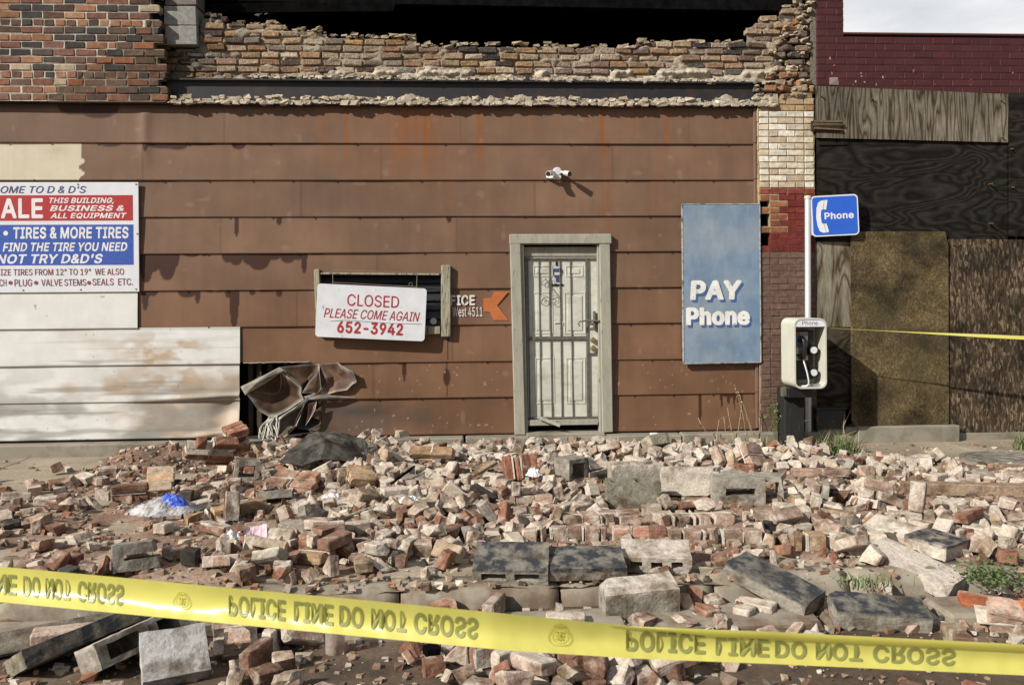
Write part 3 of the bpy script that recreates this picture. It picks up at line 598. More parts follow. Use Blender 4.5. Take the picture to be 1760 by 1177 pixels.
',-58;18,3,-3103,-2395,38,-10,-10,-121;21,3,1869,-5632,-93,-2,-1,281;21,0,1991,-1651,98,-61,-179,142;29,4,4211,-2475,84,-7,5,-58;29,1,3625,-3270,76,137,23,-24;14,1,3281,-3910,62,-61,-125,-11;0,1,995,-2863,52,-69,1,151;2,2,-1372,-3549,42,1,-8,-110;26,2,303,-2634,118,6,-10,76;2,1,2316,-3576,68,162,3,144;0,1,4494,-2388,88,-153,3,235;19,0,4323,-2433,103,7,-141,-10;0,0,3578,-3038,46,-310,7,-21;6,1,-562,-2065,127,-164,0,-188;10,3,-3327,-2582,37,0,5,0;23,0,1062,-2002,179,127,65,47;21,1,902,-5562,-93,-1,-307,95;29,0,-1527,-1273,144,-88,53,-182;29,4,-1463,-3634,39,313,-3,117;18,6,2168,-3697,57,-88,-111,-103;19,1,-3270,-1949,40,-8,-8,98;23,4,-1411,-1193,171,80,49,244;17,4,-1389,-1498,96,34,-100,-102;0,0,-1237,-1326,171,5,18,103;6,0,2288,-885,158,151,22,93;12,0,-487,-2889,85,-2,-63,-302;22,3,-1011,-4090,70,-45,116,-243;6,1,-441,-2193,98,-2,13,-41;8,4,-956,-2964,116,-112,-9,23;29,4,-1164,-1443,151,81,56,37;18,1,3180,-1473,169,-137,-100,-134;25,2,1450,-1352,171,-55,-24,283;9,3,-1256,-3996,70,-7,-11,37;18,0,3188,-1789,115,-6,2,116;22,3,-1618,-2480,89,-147,62,190;13,0,530,-3243,46,216,-192,5;9,0,2024,-1365,178,-247,-75,87;4,3,-1827,-2089,108,0,302,-135;3,0,-1286,-1379,95,155,14,6;23,0,1575,-1401,150,96,-73,129;15,0,-2024,-1891,51,-235,-107,70;27,4,3222,-3521,62,56,-19,38;15,0,1686,-4145,44,-206,-113,-5;3,0,3329,-1332,139,148,-4,132;17,4,2584,-1925,102,42,130,-277;9,0,424,-3190,42,-5,6,17;16,4,2420,-2924,73,0,314,-40;29,2,-217,-3737,65,-6,-2,-178;2,4,515,-979,157,-49,17,-175;23,6,-833,-1128,201,-12,300,141;12,1,606,-2802,38,5,3,-117;1,3,77,-3319,79,-160,4,-125;29,0,-106,-3821,58,-10,18,-251;20,3,-2757,-687,185,-7,-21,-307;6,1,2658,-2753,99,-179,-13,-206;19,2,2398,-3525,79,-234,55,-34;14,0,-939,-1080,183,87,-5,27;18,2,-289,-3253,59,-311,-37,-26;19,6,3336,-1829,98,127,-19,-235;16,0,2462,-2833,95,224,-21,-66;6,0,1958,-1518,144,-10,-35,-22;10,1,2312,-3755,91,90,-36,-40;23,3,-657,-3757,64,12,-1,308;26,0,481,-3459,55,-105,-50,223;6,1,-1515,-5399,-92,0,1,-304;3,0,1534,-1566,124,-314,3,-86;12,1,867,-2382,69,-170,5,164;0,3,3211,-1250,174,-40,-51,104;14,1,361,-3422,72,-58,125,-98;27,1,882,-2675,57,89,56,-2;29,1,-584,-3894,78,8,271,-93;21,1,35,-2846,104,35,252,68;14,1,-844,-3282,107,-55,24,-70;18,0,3890,-1848,84,-90,-132,49;22,1,-160,-3126,127,67,22,201;25,6,2539,-3699,58,-28,-9,55;29,0,-958,-1249,160,24,-21,-300;20,2,1372,-1324,110,156,213,69;17,0,3354,-3678,76,298,5,165;6,1,-1063,-2164,121,-135,-173,150;2,3,-1520,-639,131,34,-90,294;19,1,3005,-1904,115,104,190,11;22,1,1885,-3751,81,-196,19,108;19,1,-1696,-1356,88,97,299,33;6,1,588,-3542,83,4,-268,62;22,4,-3042,-3253,42,-23,66,-259;9,0,1836,-1512,119,-3,-6,144;19,0,2380,-4081,59,3,2,274;13,2,-1501,-1367,118,-129,-236,39;1,5,2820,-2646,59,168,2,136;27,1,-943,-3122,104,91,63,-218;9,1,-387,-2860,87,72,-263,-82;25,2,3031,-4575,-98,57,229,42;18,0,1861,-1635,105,188,105,77;18,0,3009,-1762,126,-6,5,179;29,0,914,-3123,60,-145,247,-13;20,1,623,-5157,-92,144,218,49;6,1,396,-2966,38,0,1,171;21,0,-232,-2656,113,-21,-93,34;13,2,101,-3471,110,-301,-49,-81;17,6,-437,-1978,131,158,4,-239;6,1,-1298,-3103,57,166,2,-150;19,2,-733,-3044,66,-294,45,-20;6,0,269,-974,141,103,-167,61;14,4,-924,-2331,76,-65,-116,271;17,1,1215,-1198,131,81,66,299;13,0,3391,-3836,67,4,-7,91;29,0,3906,-1720,95,1,21,-30;0,0,2262,-3146,70,-3,309,-158;10,0,4438,-2468,69,-1,3,-63;12,2,-3521,-1731,39,5,-2,45;16,0,-318,-2012,120,-44,65,224;27,1,164,-3478,72,-218,-112,-91;22,0,-654,-1643,121,-300,27,-105;14,3,-827,-1335,130,-57,-122,54;21,0,2623,-3091,54,-311,12,-48;29,6,98,-1091,121,-5,-6,224;17,0,215,-2088,106,-4,-14,136;0,1,-434,-1654,109,-1,-5,257;11,1,-1000,-2612,85,59,309,2;16,4,-2010,-512,104,176,-35,-90;18,3,580,-3047,43,-31,-18,86;2,1,-990,-3482,41,8,-4,-186;12,2,-1876,-1385,65,-313,17,22;3,2,-923,-2706,60,-25,14,-301;7,4,-1677,-1449,54,-4,-7,32;24,0,1317,-781,182,41,-12,88;28,2,2152,-5644,-97,-1,5,-34;9,6,2401,-3847,64,-79,-10,60;24,0,2809,-1745,171,29,49,-161;11,0,-1875,-685,84,-135,244,-11;15,0,2800,-1506,135,71,56,-84;29,2,2704,-3525,57,-87,'
'52,102;1,2,-900,-3765,66,-5,-6,-45;1,6,2262,-2004,71,6,6,43;20,3,570,-5244,-73,-155,16,76;6,0,-502,-1123,183,246,63,-49;7,0,-817,-3101,64,-145,-32,-48;21,0,343,-1210,121,3,-1,-210;26,0,826,-2554,60,-141,-35,105;21,2,2972,-1021,139,-82,-26,-42;19,4,2998,-1581,123,123,192,-119;23,4,2912,-1378,160,-84,-43,-177;24,0,3256,-3436,54,28,88,-99;2,4,-735,-3306,58,6,-4,80;9,0,3510,-1950,90,-197,10,0;23,1,-1060,-2935,109,80,46,-100;2,2,-1864,-375,128,-169,-56,6;10,0,-465,-2759,86,41,-1,37;23,0,87,-3558,70,-128,-7,183;22,3,-427,-2993,73,-126,22,-74;1,0,1183,-1084,120,7,5,-15;15,1,847,-5258,-94,-2,4,-23;1,1,-1012,-2833,80,-65,-27,0;8,2,527,-3151,53,-78,-9,-139;12,0,2250,-3523,80,-169,-10,-166;6,0,-1470,-606,178,-93,2,-134;26,0,3138,-1344,183,-12,-3,-177;17,1,2148,-1620,81,-15,-17,118;14,0,3426,-3154,40,304,-2,148;12,1,2704,-2547,90,-128,-143,-48;29,5,-371,-3742,58,-2,-8,125;3,0,-517,-1323,111,0,1,-125;11,1,2563,-2656,85,186,76,133;19,0,2560,-2772,79,5,-4,-55;13,0,2427,-3045,77,-3,6,54;8,1,1733,-1481,120,-2,-303,-132;14,0,1240,-1368,99,-77,99,0;6,4,-745,-1028,205,-283,-9,110;27,5,2940,-4633,-92,-1,313,-84;0,0,1108,-1959,105,4,-10,55;1,6,-27,-938,141,-67,14,-110;27,0,244,-1311,115,90,58,-191;18,3,3516,-1639,86,-136,-20,91;17,3,2615,-1822,114,147,-15,1;14,0,3139,-1621,113,-6,11,-31;12,1,-1672,-372,133,152,170,-10;6,1,3688,-3422,77,-12,-7,-241;28,3,-549,-3172,69,-242,131,-32;11,0,3334,-1701,95,-41,-298,103;1,2,-91,-3561,71,3,-9,6;17,5,-858,-4832,-86,38,124,9;6,1,3001,-389,56,157,2,-27;13,1,-500,-3691,60,-2,6,263;17,0,2751,-1352,125,-239,-184,32;11,1,-99,-2154,128,-135,-59,136;21,0,3604,-1713,93,40,-8,137;7,2,4206,-1803,66,-18,6,11;21,2,3181,-3130,55,-159,-1,-198;25,1,2428,-3630,63,-163,-1,-13;17,0,712,-1100,140,165,-11,-232;17,1,-1774,-1344,63,26,-114,-309;0,1,-1159,-1530,100,94,16,271;19,0,3070,-1172,199,162,2,-169;25,4,-3619,-1612,37,-17,-24,-59;28,3,-1864,-2248,95,8,21,-63;8,0,345,-3932,67,156,-147,59;9,4,188,-3584,57,-3,-4,-8;6,0,-982,-1549,116,7,16,-187;23,0,-501,-1918,127,118,-74,112;16,2,970,-5307,-92,3,9,-50;23,1,-743,-5460,-92,1,-312,90;6,1,164,-2786,63,-81,112,-89;9,2,-603,-5467,-92,1,-1,-60;23,0,-879,-1713,133,118,-68,166;16,0,203,-2565,94,-23,-21,-229;0,0,1182,-855,139,-143,-12,-213;26,0,3618,-729,97,7,311,3;23,2,3660,-1628,103,170,-1,282;6,3,1073,-832,121,-2,12,305;5,1,-1597,-1178,103,103,8,171;9,3,-2070,-2040,56,-7,1,55;28,1,-207,-2904,120,133,117,58;10,1,-2311,-732,49,11,12,17;10,0,-69,-1116,125,0,-300,130;15,4,2540,-2946,72,-8,5,-314;11,0,3049,-1282,158,19,255,167;12,2,-2144,-1811,51,6,305,160;17,0,282,-3515,58,-5,-10,42;11,3,-1071,-2009,116,-134,242,-74;17,0,119,-2268,99,-1,309,-114;25,0,3850,-2486,85,-20,-26,169;23,0,-740,-1417,136,169,77,29;7,1,647,-2932,39,311,1,123;14,3,-1308,-2774,51,-57,104,279;21,0,2113,-1923,85,158,-7,51;26,4,1145,-370,104,-96,-172,-122;15,0,-1142,-2067,108,-9,13,-194;11,0,2629,-3210,51,-115,246,-46;13,0,3633,-1828,70,8,-198,-8;24,0,3814,-1681,118,197,-7,-200;18,3,-55,-2256,92,-6,-11,30;27,2,-47,-1875,97,86,58,53;6,0,4172,-1555,79,153,-12,-86;19,0,492,-5135,-92,0,-1,-30;28,1,-954,-4811,-94,8,51,-239;15,2,-1588,-1406,73,-253,-34,53;7,3,221,-2935,46,23,194,-194;3,3,-2006,-1189,58,-9,-3,-93;16,1,323,-2771,39,1,13,-250;2,0,1576,-1132,142,159,-6,81;8,0,3459,-3583,78,-65,255,144;9,0,830,-2959,53,-160,-7,-232;20,1,3035,-3499,35,1,-5,157;7,1,-729,-2935,62,105,-170,-69;15,0,1233,-940,166,-3,67,90;11,0,-629,-2906,75,140,56,29;24,3,-1828,-2406,72,246,-61,146;24,0,2664,-2638,78,0,104,25;26,4,3296,-2766,34,-131,287,-8;19,4,727,-2126,99,-23,308,79;9,6,370,-1039,121,-313,-15,-123;13,0,3048,-3172,36,-1,-312,-32;11,1,682,-3088,58,94,310,-56;12,1,892,-2860,60,-213,4,-193;13,1,-988,-2436,66,76,-149,132;0,6,3383,-3516,89,161,-2,-181;17,1,2091,-816,144,1,33,88;11,0,1222,-1715,114,1,306,23;26,4,-1694,-910,114,69,-11,297;11,1,1001,-2464,76,-49,-145,18;14,3,-2001,-829,66,-38,134,-100;29,3,-1392,-4724,-62,-16,-81,-264;8,0,3014,-1411,152,-72,-297,77;13,3,2896,-2776,48,-236,103,-112;22,1,673,-1719,118,-19,127,278;9,2,-2752,-1339,'
'69,-5,313,136;29,1,1439,-762,145,-10,-37,253;9,0,-215,-2101,112,-17,-12,297;19,0,736,-1188,124,155,-211,-16;18,1,-351,-1875,113,-299,-22,-124;27,0,-969,-1350,127,43,-227,7;6,1,-56,-1773,113,0,2,14;12,1,-1752,-639,105,-40,137,30;23,2,-2097,-606,60,283,-12,97;13,1,1847,-3600,59,-4,0,-23;13,5,-728,-3548,47,-38,-162,-73;9,4,-583,-1554,117,-4,-4,-123;9,0,973,-1216,132,1,3,-49;12,4,1693,-1222,145,-53,-17,32;19,1,2781,-1689,115,4,6,-149;18,0,-867,-2792,44,-67,-112,-58;25,1,98,-3836,55,-1,-29,125;10,0,-867,-2482,76,-5,-311,-136;19,0,749,-2446,61,136,214,16;16,1,-534,-1160,123,24,-205,21;9,6,-721,-1553,124,-2,7,-95;15,0,2213,-3626,61,5,5,-169;8,4,2452,-3925,62,-53,-170,-59;20,1,662,-2051,131,-22,-108,227;19,0,1879,-1271,140,263,15,72;11,4,-1444,-1237,97,130,-282,-7;24,1,3950,-2359,81,297,-14,-79;19,6,3417,-1760,69,8,-301,-69;25,2,3598,-3376,81,238,68,12;19,2,2565,-787,108,-140,102,-156;23,1,-1822,-1241,70,26,48,-236;13,4,-3148,-1489,66,149,59,61;22,4,1542,-2985,59,-25,68,-11;0,4,-69,-2682,126,-100,-266,1;15,1,384,-3092,36,-2,4,278;23,2,88,-2946,57,23,-34,113;13,1,4302,-1658,85,28,4,-95;22,0,-172,-1801,102,-21,76,-22;18,0,2309,-3913,52,-10,-6,-85;1,0,3130,-2839,66,57,13,-8;18,0,733,-3023,56,163,-2,-223;16,0,1816,-1374,131,4,15,-5;25,1,35,-2467,80,-11,2,-138;25,1,642,-1295,125,-271,87,-61;21,1,598,-3401,54,0,-6,-134;0,0,-1273,-597,140,77,24,-54;17,1,2511,-690,99,204,0,-187;15,0,2496,-3429,52,0,-308,-126;24,0,-501,-2292,96,-14,90,231;18,3,2583,-3569,70,-222,-21,-106;10,0,-666,-1057,146,141,5,-191;25,0,1930,-1697,84,22,20,41;27,4,-814,-2974,51,-114,24,76;14,2,-1658,-603,97,-54,21,-281;29,0,647,-1032,121,-12,8,44;7,0,425,-1269,122,313,-7,-59;7,1,620,-2371,80,-2,-5,288;15,1,1510,-1374,121,46,-212,-134;25,0,2014,-945,128,-313,-12,91;5,0,2859,-1158,107,309,0,104;11,0,2223,-1907,75,-9,312,-112;26,3,-222,-3354,60,-124,-47,68;23,0,2408,-811,83,126,-87,-63;22,0,1692,-1344,123,243,-71,119;26,0,3169,-4178,51,187,35,-149;29,0,2936,-1482,120,2,1,57;19,0,-155,-3236,69,-157,-102,-8;22,0,-1733,-974,78,-97,28,-204;11,0,-849,-3404,94,-199,30,-82;7,0,-874,-2891,52,-11,-120,32;18,0,-310,-2558,75,-27,11,-269;23,0,2799,-498,54,138,-66,166;24,1,3060,-1510,120,-6,92,-281;10,0,1955,-1064,122,15,4,88;13,0,-2138,-1917,48,-310,-2,-121;29,0,1535,-888,135,0,4,-123;27,2,-1403,-3141,44,96,-283,38;12,2,-1628,-964,118,143,284,34;15,0,3500,-3948,58,74,102,-122;23,0,217,-1048,118,-14,2,-15;8,1,-864,-2607,74,75,198,-49;16,0,4082,-1721,86,-150,-2,-65;12,6,778,-2845,38,5,3,-181;20,0,397,-2525,96,4,-40,-212;12,0,-770,-4750,-92,-313,4,-91;28,2,-1711,-3679,34,-184,62,-104;23,0,2461,-1123,126,176,-15,215;10,1,3116,-1396,117,305,14,-88;13,1,-223,-3479,74,80,204,127;26,0,2049,-1099,126,-65,181,-158;15,0,-2207,-668,36,7,-304,40;15,2,-294,-2425,83,57,-213,5;19,1,-2039,-3817,60,13,-310,137;19,4,3186,-3649,72,169,103,63;17,0,138,-2457,89,22,-107,-233;24,5,-2454,-1657,35,-58,55,78;27,0,799,-1044,120,3,11,-165;6,0,4187,-1416,62,-14,7,-269;5,1,-969,-3044,61,-205,-2,22;12,4,973,-1351,133,-8,8,-49;22,1,-495,-3053,51,-90,-236,104;29,0,2735,-712,81,3,31,108;3,0,4078,-1581,65,-2,5,228;18,1,3278,-1569,95,136,109,49;24,6,1436,-3025,59,-24,45,20;10,1,-1546,-1129,140,-94,60,-103;26,0,2194,-995,108,-122,77,-82;10,0,-2619,-1770,40,-311,7,14;27,0,1933,-1372,116,71,61,-136;21,0,1490,-640,117,27,-207,-157;15,0,-1895,-851,60,11,-289,-118;20,0,1470,-1283,117,-314,-17,5;20,1,3239,-1447,101,21,9,-39;27,5,3108,-868,116,81,57,37;21,1,-2156,-2170,73,-11,-15,-16;24,6,-1458,-1435,81,-81,-24,7;28,0,1048,-1270,121,-5,-17,302;12,3,-61,-3117,58,-23,4,33;18,4,-19,-3215,72,-2,-3,3;14,4,-48,-3024,106,38,-105,231;5,0,2387,-1229,124,4,-3,-90;1,0,-1142,-730,155,31,-22,127;14,1,3051,-3593,38,0,3,-126;23,6,2531,-918,102,152,287,-25;15,0,-1716,-459,108,55,-252,17;25,0,3941,-1482,78,-96,-8,55;26,4,-2083,-374,69,-104,107,-108;17,0,2293,-1020,87,-216,-189,22;24,0,-595,-2574,133,-31,-241,163;4,1,291,-4034,62,136,-5,221;8,1,2243,-1421,92,-76,253,-37;9,6,1255,-375,89,-170,-72,-3;8,0,2070,-1496,105,-141,123,92;28,3,-1937,-745,70,21'
'7,-82,-79;13,3,-1690,-2573,82,127,77,58;2,3,-1061,-3189,111,3,13,-176;8,1,-1687,-1070,76,9,-15,-16;14,6,1253,-1264,102,-308,7,-152;24,1,-2207,-2046,51,-64,73,-15;0,0,-1215,-411,104,218,37,45;15,0,2030,-1580,107,109,-248,-51;16,3,3443,-1573,82,-60,98,-253;27,1,222,-3163,57,-206,-108,-25;22,0,1138,-1252,104,-154,85,-178;18,0,-1002,-965,154,-97,-121,-224;0,2,-1411,-844,129,24,-20,124;9,1,708,-1494,115,-10,10,-269;25,2,718,-1613,102,-277,75,-4;20,0,-4,-2079,99,5,-5,-5;13,1,1216,-1602,104,-7,307,-53;13,0,-547,-1714,99,95,-170,186;26,2,3567,-1545,78,195,45,-112;29,0,2292,-1311,135,-176,5,-218;27,0,2170,-1410,166,122,-231,29;24,3,-2024,-396,99,-162,45,68;19,1,1631,-942,144,-243,103,-58;20,0,787,-1326,125,-3,-1,89;9,0,3058,-2732,37,-2,-314,12;7,4,2440,-3343,56,4,290,98;19,1,3275,-3599,59,-13,296,-81;24,4,1106,-747,129,177,240,18;13,4,1192,-983,125,66,-167,156;3,0,-1223,-1834,94,303,-4,-22;9,4,-1232,-1176,149,184,122,-92;16,3,3420,-4158,61,-5,12,276;6,1,-68,-2922,58,-72,103,-71;20,0,3786,-1563,93,-5,-11,-35;20,0,2828,-1420,123,8,-8,-221;7,0,3236,-3280,39,-3,312,-35;25,6,2478,-1521,78,-88,-100,157;1,0,297,-2430,84,4,-4,142;27,1,-1038,-1866,119,10,3,285;8,0,60,-3070,51,-9,-205,-211;17,0,519,-2496,89,-312,1,-142;28,1,-1224,-685,155,168,-12,-207;7,0,-1108,-1665,84,-7,25,301;25,0,-1402,-389,138,-151,133,-115;18,0,-271,-2857,74,-195,24,-231;26,1,-403,-2331,80,-22,-16,245;27,1,-1520,-383,149,112,-296,-18;28,0,30,-2340,82,-173,74,-38;11,0,-1639,-1295,58,181,81,-125;20,6,-1,-3332,66,-184,102,-128;12,0,985,-3046,38,4,3,277;28,1,1381,-1194,104,188,-103,67;12,0,-1343,-1672,81,18,311,-55;18,4,2339,-1467,133,132,-254,-17;19,1,-939,-1436,113,166,-232,22;19,4,2697,-984,110,-153,-93,-153;25,1,2080,-2059,81,-34,-70,253;15,0,3464,-3323,61,40,-211,-218;26,0,-1604,-820,119,-80,-59,-262;12,0,983,-930,123,-267,99,-104;15,4,-896,-1056,91,54,78,308;25,0,-1560,-655,80,-118,-96,-84;18,0,4294,-1748,68,103,109,196;29,6,4014,-1799,75,1,3,-226;15,0,-1195,-3220,51,-17,-195,-179;7,4,151,-3256,65,2,19,189;16,0,2903,-2690,41,-36,97,-207;1,0,2141,-1136,99,-301,7,85;13,0,2284,-1779,55,-88,-132,-2;15,3,-1336,-2987,38,-218,-104,138;24,1,3412,-1650,77,70,-3,-6;28,1,288,-3619,46,-125,-228,-18;29,3,2316,-755,123,109,-245,-65;26,4,1173,-3083,32,-104,-40,-285;1,0,1662,-743,121,-1,20,122;13,1,-574,-2791,51,-223,-160,-28;22,0,-983,-1979,108,258,-75,-125;20,0,-103,-2414,100,158,2,-158;15,4,-531,-2443,91,-160,279,14;4,1,-1114,-1215,81,-14,1,176;22,4,3667,-1530,90,-23,93,71;21,0,3205,-1133,146,-36,-33,271;14,1,-1355,-1096,139,208,56,16;13,1,-507,-3780,49,-34,-140,-95;24,2,-794,-3202,55,296,-2,-46;24,0,-485,-2386,91,-251,3,189;15,0,1626,-401,58,163,-6,-141;20,1,-682,-3144,60,311,-3,-79;27,0,2955,-639,62,-169,-56,-194;25,1,2896,-459,32,57,229,110;18,2,-1793,-871,60,-5,313,-13;12,1,-353,-3066,51,5,301,-94;17,1,-647,-2599,76,305,12,98;20,1,1954,-1200,113,5,-8,278;24,0,-1197,-2917,32,-54,62,-237;2,0,1428,-1051,124,-7,-7,45;6,6,2222,-790,98,135,2,-134;23,0,-1446,-471,129,-2,-275,-111;13,2,-924,-5444,-95,311,3,-121;28,0,761,-2734,36,192,-66,-206;23,0,136,-3112,83,17,-45,95;24,0,-231,-1988,101,-52,-5,142;13,6,-1034,-1751,101,-26,301,-96;0,2,-453,-2630,63,5,7,-19;23,4,-592,-1077,120,-3,1,-264;14,5,208,-5420,-92,0,3,-54;25,1,1292,-1010,130,-147,2,74;28,6,-840,-1241,113,-173,58,-7;6,1,2359,-1548,70,12,11,0;10,1,-1184,-2807,40,6,5,19;18,6,-1868,-581,72,-145,219,-9;23,5,2253,-3841,51,-8,17,-7;15,4,-103,-3335,73,-275,-69,-23;16,1,-1057,-1447,87,21,-19,-63;19,3,-755,-1203,139,60,-237,-34;18,0,-1559,-453,119,-84,-100,218;26,6,2209,-1705,68,-102,-42,-22;29,6,3324,-1029,133,220,9,153;10,0,3583,-3158,46,-15,7,-40;15,6,1108,-1374,100,-185,-83,42;28,0,-841,-1165,130,141,197,-107;13,0,-1073,-907,164,-64,226,-134;21,2,-1850,-977,57,-313,-19,-130;27,1,334,-3248,52,109,68,149;13,1,81,-2789,61,134,-307,-21;24,1,-1185,-1755,72,-31,97,-207;15,0,2027,-3519,53,-252,-88,-75;27,2,-1450,-990,115,-117,-12,227;13,1,-322,-2771,66,-264,70,-77;6,0,1366,-669,98,22,-308,38;25,0,-631,-1475,111,-250,94,67;28,2,-563,-2704,54,'
'-155,-217,-33;21,2,1112,-1627,105,312,4,13;8,0,-587,-2356,86,14,308,18;16,0,-161,-2333,102,-214,-126,34;13,0,2394,-3438,56,-160,-22,-101;0,0,3047,-1180,121,0,-311,-38;16,0,2172,-1312,96,4,1,-249;12,0,-1345,-1248,104,73,99,-218;14,3,3488,-3473,69,2,2,287;11,2,-607,-3012,62,192,77,-136;12,6,1317,-917,125,6,312,-128;20,6,-1693,-807,101,-23,64,-121;24,4,2871,-996,104,-52,59,89;16,0,1434,-920,129,-59,108,298;24,0,632,-3156,36,255,-31,94;26,0,2179,-1521,80,6,-13,252;27,0,-1109,-1364,78,6,-12,-10;13,1,1928,-3580,49,-81,-159,82;9,1,2513,-1023,94,-302,-11,-138;22,1,298,-5311,-100,-57,-231,-137;27,4,3399,-1066,112,-202,-44,-143;8,0,3245,-699,101,-3,-284,174;25,0,-1530,-1319,54,-50,-77,212;18,4,-1004,-1255,95,166,95,-97;13,4,2740,-2644,68,-309,-26,13;15,0,-966,-1165,122,-140,239,41;27,0,-1757,-730,80,132,19,236;23,4,-1566,-1024,103,-41,-14,271;20,0,2123,-3566,56,-211,91,75;15,0,3182,-1522,100,75,-191,37;9,1,-1418,-1332,74,42,137,-70;0,1,-697,-2461,67,7,5,18;9,0,-136,-3009,62,85,-5,-220;27,0,4512,-2275,75,-304,-8,-36;25,0,3309,-1160,122,-12,312,99;13,3,1453,-1147,136,-26,-270,133;19,0,2958,-1261,122,-195,118,-55;4,6,225,-3051,39,3,0,256;23,4,4180,-1943,99,-148,-25,-204;8,6,-211,-2562,91,-99,-170,-40;13,0,2018,-3618,50,-6,-312,106;18,0,2911,-2568,36,-102,-111,115;17,0,-1240,-3658,38,-2,-8,-176;22,0,1075,-658,103,-43,77,27;12,0,-1028,-1106,114,179,20,-260;13,0,3319,-3494,62,-1,13,290;14,1,-914,-3587,58,-5,3,-25;20,0,-796,-1080,133,2,-295,-38;14,0,2046,-1283,110,8,-14,265;2,0,-1607,-443,48,-10,-6,-56;29,4,-1381,-1154,80,165,4,17;23,0,-1785,-383,62,116,-58,24;27,0,2407,-1445,86,120,58,10;0,0,601,-1443,125,-304,-16,121;27,0,-1787,-1073,58,66,61,106;0,1,-523,-1824,101,12,4,-310;13,1,-1714,-1268,70,146,-311,10;11,5,3083,-1085,115,3,8,271;24,4,1174,-1445,90,-65,76,76;27,0,3541,-1804,61,84,66,-91;24,0,3029,-960,106,-4,309,144;28,3,1707,-1009,118,-182,62,21;21,3,-242,-2774,60,306,125,-22;24,1,3236,-1260,109,-25,-305,47;22,4,-1944,-1036,48,-55,-233,99;28,1,606,-3295,29,-181,58,-164;19,1,-333,-2937,56,170,15,83;13,0,3340,-3308,39,-123,-174,-156;7,0,-1268,-776,157,0,296,-25;6,1,4421,-2639,74,-5,12,113;24,4,2679,-1591,106,295,-22,50;23,5,1184,-2424,60,14,17,-99;28,0,2014,-1748,58,-16,21,-198;9,1,-992,-991,86,7,-8,-293;19,6,3175,-946,112,-158,-96,84;28,4,509,-562,31,-191,63,-25;25,1,-653,-617,46,-54,-41,14;22,0,-172,-638,89,232,-77,117;7,1,833,-509,84,22,221,163;10,0,3745,-3698,63,-152,30,-72;26,0,-1521,-1198,52,233,21,133;20,1,3104,-2540,35,1,-5,100;15,6,-1153,-520,49,49,55,7;17,1,-968,-783,67,-6,-38,-118;3,1,-222,-2945,40,-5,5,94;9,0,-976,-868,89,-240,-127,93;28,0,3180,-2640,33,123,243,-7;16,4,-994,-636,52,-6,-11,-229;10,1,-924,-3142,40,-10,0,32;19,6,-1091,-587,56,139,200,81;9,0,234,-786,113,-1,313,133;20,0,628,-549,48,189,208,0;16,1,-1078,-875,79,-39,117,279;10,0,-1064,-411,72,-131,58,149;27,4,95,-436,66,73,76,100;26,4,-762,-553,35,5,-1,133;3,6,2081,-904,91,-32,-2,-92;29,1,-614,-394,37,-1,2,66;17,0,-1493,-400,57,-150,-4,-69;23,1,83,-757,122,-10,11,-11;27,1,3134,-555,44,111,47,-232;25,1,-1207,-1257,75,-134,-9,185;16,0,1224,-621,96,-55,97,-58;17,2,-526,-491,37,-2,-3,280;26,5,-641,-1180,110,219,42,0;18,0,-849,-583,56,-107,-45,-294;4,1,636,-691,88,11,-32,-168;12,0,1222,-468,71,-3,-5,-33;17,1,-962,-2907,37,-3,-4,37;8,4,101,-666,103,297,17,87;15,6,-1215,-3798,65,-179,205,87;20,1,-1423,-744,79,21,25,172;13,0,1105,-419,69,6,6,170;10,6,1386,-400,65,7,1,293;27,0,656,-429,38,92,50,60;18,0,-1264,-1218,68,166,103,-194;16,4,969,-475,80,-60,86,-63;12,1,-144,-2792,57,-192,-170,7;12,0,-437,-750,82,-20,2,39;10,6,747,-638,125,-54,-144,264;26,6,3213,-1037,108,-111,-38,87;7,0,1476,-575,90,13,214,212;22,0,-1877,-487,59,227,-75,-102;11,0,3816,-3626,67,-65,18,-55;8,0,-1098,-2988,39,297,16,21;26,0,-1689,-1186,52,-114,287,23;0,6,3861,-3876,40,1,313,-22;25,0,178,-518,81,16,235,-210;10,0,-1075,-765,90,-6,249,-12;1,0,-1098,-3169,36,-2,1,248;22,0,-1139,-653,81,-159,-13,260;18,1,-829,-655,74,199,0,-265;15,2,870,-1504,114,104,97,-38;28,3,-883,-3262,35,119,231,-106;29,1,-1323,-977,9'
